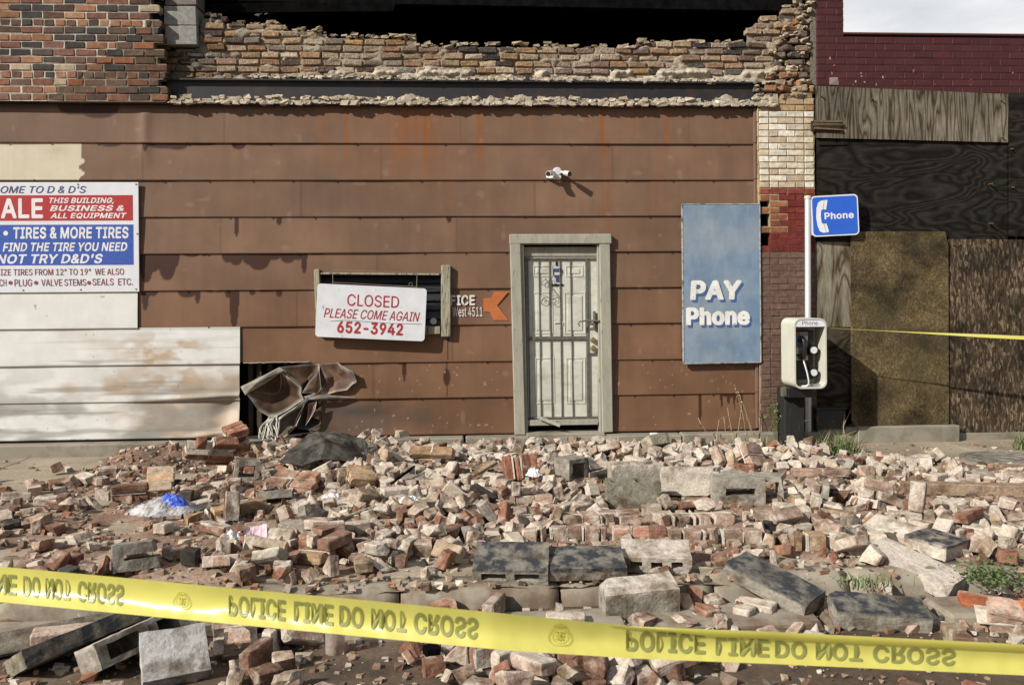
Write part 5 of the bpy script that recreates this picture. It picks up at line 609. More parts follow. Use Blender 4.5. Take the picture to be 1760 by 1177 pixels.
GLYPHS_BOLD = (' 188|"349;58,529 46,517 44,493 52,319 60,301 73,294 85,292 127,292 146,301 154,319 156,385 163,414 166,319 174,301 187,294 199,292 241,292 253,294 262,301 269,319 272,379 276,505 269,523 259,532 247,534 181,532 169,526 163,518 145,532 133,534 73,534|&476;456,-17 462,1 460,13 401,85 400,91 421,134 429,169 434,217 427,239 415,248 403,250 343,248 331,242 324,229 319,190 312,193 258,259 308,307 340,355 350,409 344,445 332,469 301,506 271,525 253,532 223,538 181,538 127,524 90,499 64,463 52,427 54,361 64,331 96,283 96,277 66,253 22,199 12,169 8,133 12,97 36,43 67,10 103,-14 163,-30 229,-30 277,-18 325,4 349,-20 367,-26 433,-26 445,-24;250,91 241,83 199,72 163,77 148,85 130,103 124,121 124,145 133,160 169,194 250,97;187,346 168,373 164,397 167,415 181,430 211,434 231,421 236,403 226,379|\'234;145,532 73,534 61,532 46,517 44,493 52,319 60,301 73,294 133,294 145,300 152,313 162,505 160,517|,216;145,94 61,94 45,79 12,-113 16,-131 31,-144 91,-144 110,-125 160,55 160,79|-481;90,253 90,181 99,169 115,162 331,162 352,169 357,175 362,193 362,241 356,259 343,268 121,270 103,266|.216;160,73 145,92 121,107 91,112 67,106 44,91 28,67 24,43 29,13 46,-11 67,-25 97,-30 121,-26 145,-10 161,13 166,49|1481;408,-17 416,7 416,49 411,67 406,73 385,80 307,80 302,85 302,505 299,517 283,532 187,532 68,445 60,421 60,361 66,343 79,334 97,334 181,396 186,391 186,85 181,80 79,80 61,74 52,61 50,49 54,-11 67,-24 79,-26 385,-26 397,-24|2481;55,-24 385,-26 397,-24 410,-11 414,7 412,61 406,73 397,80 217,82 212,85 350,235 388,295 398,319 406,385 400,421 392,439 380,463 360,487 337,506 307,525 277,536 229,542 175,536 133,520 97,495 61,450 46,415 40,367 42,355 55,340 73,336 121,336 139,340 152,355 156,385 167,409 181,422 217,434 253,428 277,416 292,391 294,373 286,337 260,295 43,60 38,43 40,-5 46,-17|3481;61,532 46,517 44,505 46,445 55,432 73,426 223,426 230,421 132,307 132,241 141,229 157,222 229,220 259,212 271,206 286,193 297,175 302,157 302,133 297,115 283,96 259,84 217,76 175,83 163,89 143,109 134,139 121,154 103,158 49,158 31,153 20,139 18,127 29,79 48,43 79,12 121,-13 157,-26 199,-32 253,-30 319,-12 361,18 394,55 412,97 418,133 416,169 412,193 397,228 368,265 319,299 278,313 392,445 398,463 398,505 395,517 384,529 367,534|4481;319,532 253,534 235,530 226,523 23,181 14,157 16,97 31,81 43,78 253,78 256,73 258,-5 265,-18 289,-26 349,-24 360,-17 368,7 368,73 373,78 409,78 421,81 436,97 438,157 433,174 427,182 409,188 373,188 368,193 368,313 363,331 355,339 337,344 289,344 271,340 258,325 256,313 256,193 253,188 163,188 154,193 332,493 334,517|5481;373,532 103,534 85,530 72,517 42,265 42,247 48,235 61,228 127,220 139,222 175,243 211,250 241,248 265,238 286,217 297,193 302,163 298,133 282,103 253,82 223,76 187,83 169,96 150,121 146,139 133,152 67,156 43,148 36,139 34,127 42,85 53,61 64,43 92,13 127,-12 163,-24 205,-32 277,-26 319,-8 355,18 394,67 410,109 416,151 416,181 405,235 388,271 370,295 337,326 307,344 283,352 235,360 169,350 166,355 174,421 181,426 361,426 379,431 387,439 392,457 '
'392,505 386,523|6481;331,530 253,534 241,532 231,523 112,349 61,258 48,223 42,199 38,157 42,115 58,67 97,16 139,-12 169,-24 217,-32 259,-30 283,-26 318,-11 349,11 369,31 391,62 406,97 414,145 412,187 406,217 392,253 361,292 325,320 289,333 247,338 238,343 344,499 344,517;247,77 211,76 188,85 168,103 154,133 152,175 162,205 187,230 211,238 241,238 264,229 285,211 298,181 300,145 292,115 277,94|9481;121,-24 199,-26 218,-17 338,157 394,253 410,301 414,331 412,379 408,403 392,445 361,486 343,501 319,519 271,536 223,542 163,531 133,518 103,496 82,475 60,445 42,397 38,355 42,307 58,259 84,223 115,198 139,185 169,174 213,169 108,13 108,-11;223,434 253,430 276,415 290,397 300,367 298,325 284,295 265,280 235,270 199,274 181,284 161,307 152,343 154,373 166,403 187,424|A508;205,534 188,529 174,511 -1,31 -8,7 -6,-11 7,-24 19,-26 85,-26 103,-18 111,-5 150,109 157,116 319,116 325,116 328,109 376,-17 385,-24 397,-26 469,-24 484,-11 488,1 486,13 303,511 296,523 283,532;241,358 286,229 283,225 199,224 192,229 233,349|B484;49,530 36,517 34,505 34,7 42,-17 55,-24 67,-26 253,-26 313,-20 355,-6 391,18 404,31 422,55 440,103 444,139 434,193 411,235 376,271 409,308 422,349 422,397 406,451 373,490 343,512 289,530 253,534 67,534;150,85 151,201 277,202 305,187 321,169 328,151 326,121 313,100 289,88 241,82 157,82;150,313 151,423 241,426 271,422 294,409 304,397 310,373 308,355 303,343 283,323 235,310 157,310|C538;355,-18 409,12 451,51 471,79 488,115 496,145 496,169 481,184 469,186 397,182 384,169 366,127 341,103 301,84 241,82 200,97 172,121 155,145 136,193 132,217 130,271 143,337 149,355 169,386 199,411 247,428 271,430 307,424 343,406 364,385 390,331 409,322 469,322 487,328 494,337 497,349 488,391 472,427 446,463 421,488 373,519 343,530 271,542 193,532 139,508 91,468 46,403 24,337 18,295 14,247 24,169 47,103 82,49 145,-2 199,-24 253,-32 301,-30|D530;49,530 36,517 34,505 34,7 42,-17 55,-24 67,-26 241,-24 301,-16 367,11 420,55 453,103 470,145 482,187 488,247 482,325 459,397 424,451 397,476 355,506 307,524 235,534 67,534;151,84 150,421 157,426 259,422 307,406 345,367 356,349 368,307 372,271 370,211 356,163 331,124 307,106 283,95 265,88 229,84|E447;391,-18 400,1 400,55 392,73 379,80 157,82 150,85 151,200 361,204 376,217 380,235 380,283 374,301 361,310 152,313 150,319 150,421 157,426 367,426 385,431 393,439 398,457 398,505 392,523 379,532 367,534 67,534 49,530 36,517 34,505 34,7 42,-17 55,-24 67,-26 367,-26|F438;55,-24 121,-26 133,-24 146,-11 150,7 150,187 152,193 343,194 355,196 370,211 370,283 364,295 355,302 151,306 150,421 157,426 361,426 379,430 392,445 394,457 392,517 379,530 361,534 67,534 49,530 36,517 34,7 42,-17|G548;199,-24 283,-32 337,-24 385,-6 427,24 446,43 477,85 496,133 504,199 504,253 497,271 487,280 475,282 289,282 271,278 262,271 256,253 256,205 258,193 265,180 283,172 379,172 386,169 375,139 355,112 331,94 307,84 241,82 205,95 172,121 148,157 132,217 130,271 134,307 149,355 174,391 199,411 247,428 271,430 307,423 344,403 364,379 390,331 403,324 481,324 496,337'
' 500,349 490,391 452,457 421,488 385,512 343,530 319,536 265,542 211,536 193,532 139,508 84,463 45,403 22,337 14,259 18,205 22,169 47,103 84,49 133,4|H545;43,526 36,517 34,505 34,7 42,-17 61,-26 121,-26 133,-24 146,-11 150,7 150,199 157,206 363,205 366,7 370,-11 385,-24 397,-26 451,-26 463,-24 474,-17 482,7 482,505 476,523 463,532 451,534 385,532 372,523 366,505 366,319 361,314 157,314 150,319 148,517 133,532 121,534 67,534|I328;277,532 37,534 19,530 6,517 4,457 6,445 13,434 31,426 85,426 92,421 92,85 85,82 31,82 12,73 4,55 4,1 12,-17 25,-24 265,-26 277,-24 290,-11 294,49 286,73 277,80 265,82 211,82 208,85 208,421 211,426 265,426 283,432 289,440 294,457 294,505 292,517|L421;49,530 36,517 34,505 34,7 42,-17 55,-24 67,-26 367,-24 382,-11 386,7 386,55 379,71 367,80 157,82 150,85 148,517 133,532 121,534|M656;43,526 36,517 34,505 34,7 42,-17 61,-26 121,-26 139,-18 146,-5 148,259 151,269 257,1 271,-20 289,-26 349,-24 368,-5 475,269 478,259 480,-5 487,-18 505,-26 565,-26 577,-24 586,-17 594,7 594,505 587,523 577,532 565,534 481,534 469,532 456,523 321,175 313,162 176,517 163,530 145,534 67,534|N551;43,-18 61,-26 121,-26 133,-24 146,-11 150,7 151,320 158,313 368,-17 379,-24 391,-26 457,-26 469,-24 481,-15 488,7 488,505 482,523 474,529 457,534 403,534 386,529 375,517 372,505 372,199 367,192 158,523 145,532 133,534 61,533 49,530 40,523 34,505 34,7 36,-5|O561;199,-24 253,-32 295,-30 337,-24 391,-1 438,37 459,61 490,109 506,157 518,235 518,271 512,331 488,403 452,457 433,476 397,506 343,531 265,542 193,532 139,508 86,463 78,451 46,403 24,337 14,259 18,211 24,169 47,103 83,49 97,36 145,-2;241,82 193,102 166,127 150,151 132,217 132,289 149,355 174,391 211,417 247,428 271,430 307,423 337,410 369,379 386,349 398,313 404,247 400,199 386,157 362,121 337,100 301,84|P473;55,-24 121,-26 133,-24 146,-11 150,7 151,158 265,162 301,168 331,178 355,192 385,216 416,259 428,295 434,337 428,403 415,438 393,469 373,489 337,513 283,530 247,534 67,534 49,530 36,517 34,7 42,-17;150,271 151,423 259,424 283,417 301,402 310,391 316,373 318,337 310,307 295,286 277,276 253,270 157,268|Q561;475,-72 490,-59 490,-35 438,37 459,61 487,104 512,181 518,235 514,313 507,349 488,403 452,457 433,476 397,506 343,531 265,542 193,532 139,508 86,463 78,451 46,403 24,337 14,259 18,211 24,169 47,103 83,49 97,36 133,6 193,-22 241,-30 277,-32 349,-21 377,-59 391,-72;271,430 307,423 337,410 369,379 386,349 398,313 404,247 400,199 386,157 367,130 338,169 319,182 247,184 228,175 222,163 222,151 269,85 259,80 229,84 200,97 166,127 150,151 136,193 132,217 130,271 134,307 149,355 174,391 211,417 247,428|R477;49,530 36,517 34,505 34,7 42,-17 55,-24 67,-26 121,-26 133,-24 142,-17 150,7 150,169 157,172 229,172 237,163 334,-17 343,-24 355,-26 427,-26 445,-18 452,-5 450,13 352,193 352,199 386,223 409,254 423,283 432,313 434,367 430,403 416,439 392,475 379,488 343,513 289,530 253,534 67,534;150,283 151,423 265,424 295,411 308,397 318,367 318,337 310,313 301,300 277,287 253,282 157,280|S475;223,542 175,536 133,524'
' 91,500 60,469 35,427 30,403 26,373 34,325 42,307 67,272 121,234 175,214 283,182 301,170 315,157 320,139 316,121 298,97 277,84 253,78 217,76 175,84 145,102 132,127 128,145 115,158 97,162 31,160 18,151 12,133 22,85 40,49 73,12 115,-14 151,-25 187,-32 241,-34 277,-30 331,-14 373,12 411,55 423,79 430,103 434,145 429,181 417,211 373,260 313,291 182,331 157,347 144,361 143,391 156,409 175,423 211,432 259,428 287,415 304,397 318,361 331,354 397,352 409,354 422,367 426,385 417,427 398,463 367,496 331,519 301,530 271,538|T477;253,-26 265,-24 274,-17 282,7 282,421 289,426 409,426 427,430 440,445 440,517 427,530 409,534 25,532 12,523 6,505 6,457 11,439 19,431 37,426 163,426 166,421 168,-5 174,-17 187,-24|U545;49,530 36,517 34,505 34,169 42,115 59,73 97,24 145,-9 193,-26 253,-34 301,-30 331,-24 385,-1 415,20 446,55 459,73 478,127 482,163 482,505 476,523 463,532 397,534 380,529 369,517 366,505 364,151 351,121 325,95 295,82 253,78 223,82 193,95 166,121 155,145 150,175 148,517 133,532 121,534|V508;-3,523 -8,517 -6,493 178,-5 187,-18 205,-26 277,-26 295,-18 308,7 483,487 488,505 482,523 469,532 457,534 397,534 385,532 370,517 241,146 104,523 91,532 79,534 19,534 7,532|W714;694,517 679,532 667,534 607,534 595,532 582,523 576,511 493,185 404,517 391,530 379,533 295,530 282,517 193,185 106,517 91,532 79,534 19,534 1,527 -8,517 -8,499 126,7 136,-17 145,-24 157,-26 229,-26 248,-17 256,-5 343,312 432,-11 445,-24 457,-26 529,-26 547,-18 556,-5 668,403 694,499|Y500;205,-26 265,-26 277,-24 290,-11 294,7 294,199 476,493 478,517 463,532 385,534 373,532 361,524 235,322 109,526 85,534 25,534 7,530 -6,517 -8,505 -1,487 175,204 177,1 184,-17 193,-24|Z466;31,532 16,517 14,505 16,445 31,429 43,426 259,426 268,421 18,55 16,1 24,-17 37,-24 49,-26 391,-26 415,-18 424,1 424,55 416,73 403,80 175,82 168,85 416,445 422,463 422,505 416,523 403,532 391,534|e432;157,404 99,379 61,346 31,300 17,259 10,217 8,181 16,121 30,79 53,43 91,4 115,-12 151,-26 211,-34 247,-32 295,-19 343,12 374,49 388,79 388,97 382,109 373,116 319,128 295,128 286,121 266,91 253,82 241,76 211,72 181,77 157,89 138,109 128,139 133,142 379,144 392,157 396,175 394,241 382,289 356,337 331,364 301,387 271,399 205,410;274,247 133,246 130,253 144,277 163,292 181,302 205,304 223,302 252,289 271,264|h438;43,532 28,517 26,505 26,7 30,-11 43,-24 55,-26 121,-24 136,-11 140,7 143,253 149,271 169,292 193,302 217,302 247,292 266,265 270,235 270,7 274,-11 289,-24 301,-26 355,-26 373,-18 380,-5 382,7 382,259 380,283 364,331 331,374 307,392 271,404 223,410 181,404 145,388 140,391 140,505 134,523 121,532 109,534|n438;373,-18 380,-5 382,7 382,259 380,283 369,319 344,361 301,394 271,404 229,410 181,404 139,383 127,398 109,404 55,404 37,398 28,385 26,373 26,7 34,-17 43,-24 55,-26 109,-26 121,-24 136,-11 140,7 143,253 149,271 169,292 193,302 217,302 247,292 266,265 270,235 270,7 274,-11 289,-24 301,-26 355,-26|o443;145,-25 205,-34 229,-32 271,-24 307,-8 328,7 358,37 382,73 400,121 406,169 404,229 386,295 343,356 313,381 271,400 205,410 157'
',404 110,385 60,343 36,307 18,259 12,229 8,181 16,121 30,79 61,32 91,4;211,304 241,297 272,271 290,223 292,169 285,133 270,103 235,76 205,72 181,76 164,85 145,105 130,133 124,157 122,193 126,229 144,271 163,291 175,297|s393;193,410 139,406 103,393 79,380 42,343 24,301 22,265 28,229 58,187 97,160 211,128 235,118 240,109 240,97 229,84 193,72 169,72 139,82 129,91 115,119 103,130 91,132 43,122 25,116 16,109 10,91 16,67 23,49 40,25 67,-2 97,-19 145,-32 229,-30 271,-18 289,-7 307,6 332,31 350,67 356,97 350,151 319,194 283,219 182,247 145,262 136,271 136,283 145,294 163,304 175,306 211,303 223,297 237,283 253,258 271,252 330,265 345,277 348,289 345,307 327,343 295,378 253,400|t255;217,-24 236,-5 238,7 226,61 211,77 199,80 169,76 157,78 154,85 152,295 157,300 199,300 217,305 225,313 230,331 228,385 223,394 211,402 157,404 152,409 152,469 145,485 133,494 55,494 46,487 40,475 38,409 31,404 -5,400 -18,385 -20,373 -20,331 -14,313 -5,304 31,300 38,295 38,97 48,43 73,4 109,-19 163,-30 187,-30')
# ------------------------------------------------------------------ shared materials
def v3(o): return np.array(o, np.float32)
M = {}
M['wallbrick'] = vmat('old brickwork', 0.9, 22, 0.35, 70, 0.5, 0.006, 0.25)
M['paintbrick'] = vmat('painted brickwork', 0.62, 7, 0.16, 45, 0.35, 0.006, 0.35)
M['siding'] = vmat('painted metal siding', 0.55, 5, 0.09, 120, 0.06, 0.002, 0.22)
M['oldbrick'] = vmat('broken old brickwork', 0.95, 34, 0.55, 55, 1.0, 0.014, 0.1)
M['crumple'] = vmat('torn metal siding', 0.55, 14, 0.4, 40, 0.25, 0.006, 0.10)
M['steel'] = spotted('rusty steel', (0.028, 0.028, 0.031), (0.07, 0.04, 0.025), 0.62, 0.12, 5, 0.55, 0.3)
M['mortar'] = vmat('crumbled mortar', 0.95, 25, 0.25, 60, 0.6, 0.01, 0.2)
M['concrete'] = spotted('weathered concrete', (0.25, 0.225, 0.175), (0.13, 0.115, 0.085), 0.58, 0.12, 3.5, 0.92)
M['black'] = plain('burnt black', (0.003, 0.003, 0.003), 0.95, amt=0.5, nscale=6, spec=0.0)
M['char'] = plain('charred timber', (0.0045, 0.0043, 0.0042), 0.9, amt=0.7, nscale=9, spec=0.03, bstr=0.4)
M['dark'] = plain('dark cavity', (0.012, 0.011, 0.010), 0.95, spec=0.1)
M['frame'] = spotted('flaking grey green paint', (0.30, 0.287, 0.232), (0.10, 0.09, 0.065), 0.645, 0.05, 16, 0.75, stretch=(3, 3, 0.6), amt=0.15)
M['oldwood'] = spotted('weathered frame timber', (0.30, 0.275, 0.20), (0.06, 0.05, 0.035), 0.56, 0.07, 15, 0.85, stretch=(5, 5, 0.5), amt=0.2)
M['door'] = spotted('dirty white door', (0.53, 0.53, 0.465), (0.33, 0.31, 0.23), 0.62, 0.14, 5, 0.6, stretch=(1, 1, 1.5), amt=0.14)
M['iron'] = plain('painted iron bar', (0.13, 0.125, 0.10), 0.5, 0.3, amt=0.35)
M['brass'] = plain('brass', (0.42, 0.36, 0.2), 0.35, 0.8)
M['white'] = spotted('white sign enamel', (0.62, 0.635, 0.67), (0.45, 0.42, 0.36), 0.74, 0.05, 22, 0.35, amt=0.05)
M['white_dirty'] = spotted('scratched white enamel', (0.60, 0.615, 0.645), (0.22, 0.20, 0.17), 0.68, 0.035, 20, 0.4, amt=0.08)
M['red'] = plain('red sign paint', (0.36, 0.022, 0.022), 0.4, amt=0.12)
M['redtext'] = plain('red lettering', (0.33, 0.025, 0.03), 0.45, amt=0.2)
M['blue'] = plain('blue sign paint', (0.035, 0.085, 0.36), 0.38, amt=0.15)
M['navy'] = plain('navy lettering', (0.05, 0.065, 0.16), 0.45)
M['maroon'] = plain('maroon lettering', (0.21, 0.045, 0.05), 0.5)
M['letter'] = spotted('white lettering', (0.64, 0.64, 0.65), (0.30, 0.33, 0.38), 0.67, 0.03, 30, 0.5)
M['letter_brown'] = spotted('white lettering on brown', (0.60, 0.58, 0.55), (0.22, 0.13, 0.09), 0.64, 0.04, 30, 0.6)
M['orange'] = plain('orange arrow paint', (0.42, 0.125, 0.035), 0.55, amt=0.15, nscale=8)
M['galv'] = plain('galvanised pole', (0.62, 0.63, 0.65), 0.4, 0.25, amt=0.06)
M['phoneblue'] = plain('phone sign blue', (0.022, 0.10, 0.50), 0.3, amt=0.05)
M['bone'] = spotted('chalky booth enamel', (0.50, 0.50, 0.42), (0.28, 0.26, 0.2), 0.70, 0.06, 14, 0.5, amt=0.08)
M['boothtop'] = plain('white booth header', (0.66, 0.68, 0.72), 0.4, amt=0.05)
M['plastic'] = plain('black plastic', (0.012, 0.012, 0.013), 0.3, amt=0.2)
M['chrome'] = plain('bright metal', (0.6, 0.6, 0.6), 0.3, 0.8)
M['post'] = spotted('dark creosoted timber', (0.012, 0.0115, 0.010), (0.06, 0.055, 0.045), 0.66, 0.08, 14, 0.85, stretch=(6, 6, 0.5), amt=0.3)
M['felt'] = spotted('dusty roofing felt', (0.028, 0.027, 0.025), (0.13, 0.12, 0.095), 0.52, 0.16, 7, 0.85, amt=.4, spec=.2)
M['rope'] = plain('frayed pale cord', (0.45, 0.43, 0.37), 0.9, amt=0.25)
M['lamp'] = plain('white lamp metal', (0.62, 0.62, 0.60), 0.35, 0.2, amt=0.12)
M['glassd'] = plain('dark lamp glass', (0.02, 0.02, 0.02), 0.2)
brick_obj = brick_mat('loose brick', True); brick_tint = brick_mat('loose brick in the mass', False)

# plywood and strand boards
def ply_mat(name, dark, mid, light, stretch, rings=14, rough=0.85, warp=1.0, rot=0.0, offset=0.0, streak=0.5):
    m, t, b = new_mat(name, rough=rough, spec=0.25)
    tc = nd(t, 'ShaderNodeTexCoord'); mp = nd(t, 'ShaderNodeMapping'); mp.inputs['Scale'].default_value = stretch
    mp.inputs['Location'].default_value = (offset, offset * 1.7, offset * 0.6)
    t.links.new(tc.outputs['Object'], mp.inputs['Vector'])
    n = noise_node(t, 1.1, 2.2, 0.42, mp.outputs['Vector']); n.inputs['Distortion'].default_value = warp
    f = math_node(t, 'FRACT', math_node(t, 'MULTIPLY', n.outputs['Fac'], rings))
    c = ramp(t, f, [(0.0, dark), (0.16, mid), (0.5, light), (0.82, mid), (1.0, dark)])
    fine = noise_node(t, 9, 6, 0.7, mp.outputs['Vector'])
    c = mix(t, c, ramp(t, fine.outputs['Fac'], [(0.3, g3(0.55)), (0.72, g3(1.4))]), 1.0, 'MULTIPLY')
    big = noise_node(t, 1.6, 5, 0.6)
    c = mix(t, c, ramp(t, big.outputs['Fac'], [(0.3, g3(0.55)), (0.7, g3(1.35))]), streak, 'MULTIPLY')
    t.links.new(c, b.inputs['Base Color']); bump(t, b, f, 0.12, 0.003); b.inputs['Specular IOR Level'].default_value = 0.12
    return m
M['ply_grey'] = ply_mat('grey weathered plywood', (0.035, 0.026, 0.018), (0.11, 0.09, 0.064), (0.18, 0.16, 0.125), (7.5, 7.5, 0.8), 9, warp=0.35, streak=.8)
M['ply_dark'] = ply_mat('dark weathered plywood', (0.006, 0.0055, 0.005), (0.013, 0.0115, 0.0098), (0.027, 0.024, 0.020), (0.9, 0.9, 2.6), 16, offset=3.1, warp=0.5)
M['ply_brown'] = ply_mat('brown weathered plywood', (0.015, 0.011, 0.008), (0.035, 0.026, 0.018), (0.065, 0.05, 0.036), (0.9, 0.9, 2.1), 10, offset=7.7)
M['ply_strip'] = ply_mat('streaked plywood strip', (0.05, 0.036, 0.022), (0.15, 0.125, 0.085), (0.23, 0.21, 0.16), (4.5, 4.5, 0.7), 6, offset=1.3)
def osb_mat(name, cols, scale, stretch, mossy=None):
    m, t, b = new_mat(name, rough=0.85, spec=0.25)
    tc = nd(t, 'ShaderNodeTexCoord'); mp = nd(t, 'ShaderNodeMapping'); mp.inputs['Scale'].default_value = stretch
    wn = noise_node(t, 3.0, 3); ad = nd(t, 'ShaderNodeVectorMath', operation='MULTIPLY_ADD'); ad.inputs[1].default_value = (0.06, 0.06, 0.06)
    t.links.new(wn.outputs['Color'], ad.inputs[0]); t.links.new(tc.outputs['Object'], ad.inputs[2]); t.links.new(ad.outputs[0], mp.inputs['Vector'])
    v = nd(t, 'ShaderNodeTexVoronoi', Scale=scale, Randomness=1.0); t.links.new(mp.outputs['Vector'], v.inputs['Vector'])
    sp = nd(t, 'ShaderNodeSeparateColor'); t.links.new(v.outputs['Color'], sp.inputs[0])
    n = noise_node(t, scale * 1.1, 6, 0.7, mp.outputs['Vector'])
    f = math_node(t, 'ADD', math_node(t, 'MULTIPLY', sp.outputs[0], 0.34), math_node(t, 'MULTIPLY', n.outputs['Fac'], 0.72))
    c = ramp(t, f, [(0.2 + 0.6 * i / (len(cols) - 1), k) for i, k in enumerate(cols)])
    big = noise_node(t, 2.2, 5, 0.6)
    c = mix(t, c, ramp(t, big.outputs['Fac'], [(0.34, g3(0.25)), (0.64, g3(1.6))]), 0.95, 'MULTIPLY')
    if mossy:
        n3 = noise_node(t, 1.3, 4)
        c = mix(t, c, mossy, ramp(t, n3.outputs['Fac'], [(0.45, g3(0)), (0.7, g3(0.5))]))
    t.links.new(c, b.inputs['Base Color']); bump(t, b, f, 0.3, 0.006)
    return m
M['osb_gold'] = osb_mat('mossy golden strand board', [(0.026, 0.018, 0.009), (0.058, 0.042, 0.019), (0.092, 0.067, 0.031), (0.165, 0.125, 0.064)], 70, (1, 1, 0.75), (0.055, 0.047, 0.022))
M['osb_dark'] = osb_mat('dark strand board', [(0.005, 0.0035, 0.0025), (0.022, 0.015, 0.009), (0.062, 0.042, 0.025), (0.22, 0.17, 0.115)], 40, (1.6, 1.6, 0.42))

# ------------------------------------------------------------------ ground, pavement, kerb, road
def world_xy_mat(name, stops, scale, rough=0.95, fine=40, bstr=0.4):
    m, t, b = new_mat(name, rough=rough, spec=0.25)
    n = noise_node(t, scale, 7, 0.62); n2 = noise_node(t, fine, 6, 0.65)
    c = mix(t, ramp(t, n.outputs['Fac'], stops), ramp(t, n2.outputs['Fac'], [(0.3, g3(0.72)), (0.7, g3(1.25))]), 1.0, 'MULTIPLY')
    t.links.new(c, b.inputs['Base Color']); bump(t, b, n2.outputs['Fac'], bstr, 0.006)
    return m
M['pave'] = world_xy_mat('dusty pavement', [(0.32, (0.21, 0.17, 0.125)), (0.5, (0.30, 0.25, 0.185)), (0.68, (0.36, 0.31, 0.235))], 1.7)
M['road'] = world_xy_mat('dirty road', [(0.35, (0.05, 0.036, 0.025)), (0.55, (0.105, 0.074, 0.05)), (0.7, (0.18, 0.13, 0.09))], 2.4, fine=55)
M['dust'] = world_xy_mat('brick dust', [(0.33, (0.12, 0.074, 0.049)), (0.5, (0.21, 0.138, 0.098)), (0.68, (0.33, 0.245, 0.185))], 3.0, fine=48, bstr=0.7)

mb = MB().box(-400, 400, -400, 600, -1.0, ROAD_Z - 0.02); tag(mb.build('ground', M['road']), kind='structure')
xs = np.concatenate([[-60, -20], np.arange(-8, 8.01, 0.1), [20, 60]]); ys = np.concatenate([[-30], np.arange(-8.8, KERB_Y + 0.6, 0.1)])
X, Y = np.meshgrid(xs, ys); Z = ROAD_Z + (fbm(X * 1.1, Y * 1.1, 3) - 0.5) * 0.035
def sheet(name, X, Y, Z, mat, parent=None, smooth_=True):
    ny, nx = X.shape; V = np.stack([X.ravel(), Y.ravel(), Z.ravel()], 1)
    i, j = np.meshgrid(np.arange(nx - 1), np.arange(ny - 1)); a = (j * nx + i).ravel()
    F = np.stack([a, a + 1, a + nx + 1, a + nx], 1)
    me = bpy.data.meshes.new(name); me.from_pydata(V.tolist(), [], F.tolist()); me.materials.append(mat)
    me.polygons.foreach_set('use_smooth', [smooth_] * len(F)); me.update()
    o = bpy.data.objects.new(name, me); COL.objects.link(o); return adopt(o, parent)
tag(sheet('road', X, Y, Z, M['road']), kind='structure')
# pavement flags with open joints
mb = MB(); rng = random.Random(4)
jx = [-60, -16, -12.6, -9.2, -6.6, -4.35, -2.1, 0.3, 2.7, 5.1, 7.5, 10, 14, 60]; jy = [KERB_Y + 0.20, -2.75, -1.35, -0.02]
for i in range(len(jx) - 1):
    for j in range(3):
        mb.bbox(((jx[i] + jx[i + 1]) / 2, (jy[j] + jy[j + 1]) / 2, -0.08 + rng.uniform(-.003, .003)), (jx[i + 1] - jx[i] - 0.014, jy[j + 1] - jy[j] - 0.014, 0.16), 0.006)
tag(mb.build('pavement', M['pave']), kind='structure')
tag(MB().box(-60, 60, KERB_Y + 0.15, 0.3, -0.3, -0.022).build('ground', M['dust']), kind='structure')
# kerb: worn rounded stones
mb = MB(); x = -30.0; k = 0
prof = [(0.20, -0.35), (0.20, 0.0), (0.10, 0.004), (0.05, -0.004), (0.015, -0.028), (0.0, -0.07), (-0.012, -0.35)]
while x < 30:
    w = rng.uniform(0.75, 1.25); dy = rng.uniform(-.012, .012); dz = rng.uniform(-.010, .008); n = 14; V = []
    for i in range(n + 1):
        xx = x + 0.006 + (w - 0.012) * i / n; e = 0.012 if i in (0, n) else 0
        for a, b_ in prof:
            q = mnoise.noise(Vector((xx * 6, a * 9, b_ * 9))) * 0.012
            V.append((xx, KERB_Y + dy + a + (e if a < .1 else 0) + q, b_ + dz + (q * 0.7 - e if b_ > -0.2 else 0)))
    m_ = len(prof); F = [(i * m_ + j, (i + 1) * m_ + j, (i + 1) * m_ + j + 1, i * m_ + j + 1) for i in range(n) for j in range(m_ - 1)]
    F += [tuple(range(m_)), tuple(range(n * m_, (n + 1) * m_))[::-1]]
    mb.add(V, F, smooth=True); x += w
M['kerb'] = spotted('dirty kerb stone', (0.27, 0.24, 0.185), (0.15, 0.105, 0.07), 0.52, 0.10, 4.5, 0.92, amt=.2)
tag(mb.build('kerb', M['kerb']), kind='structure')
# lower gutter stones in the road
mb = MB(); x = -30.0
while x < 30:
    w = rng.uniform(0.5, 1.1)
    mb.bbox((x + w / 2, KERB_Y - 0.24 + rng.uniform(-.02, .02), ROAD_Z - 0.03 + rng.uniform(-.01, .012)), (w - 0.02, 0.30, 0.13), 0.02, jit=0.012, rng=rng); x += w
tag(mb.build('gutter', M['kerb']), kind='structure')

# packed dust and rubble bed
xs = np.arange(-7.0, 6.4, 0.045); ys = np.arange(KERB_Y + 0.02, -0.10, 0.045)
X, Y = np.meshgrid(xs, ys); Z = mound(X, Y) + (fbm(X * 14, Y * 14, 31, 3) - 0.5) * 0.03
tag(sheet('rubble_dust', X, Y, Z, M['dust']), 'brownish pink brick dust and dirt spread over the pavement under the fallen bricks', 'rubble dust', kind='stuff')

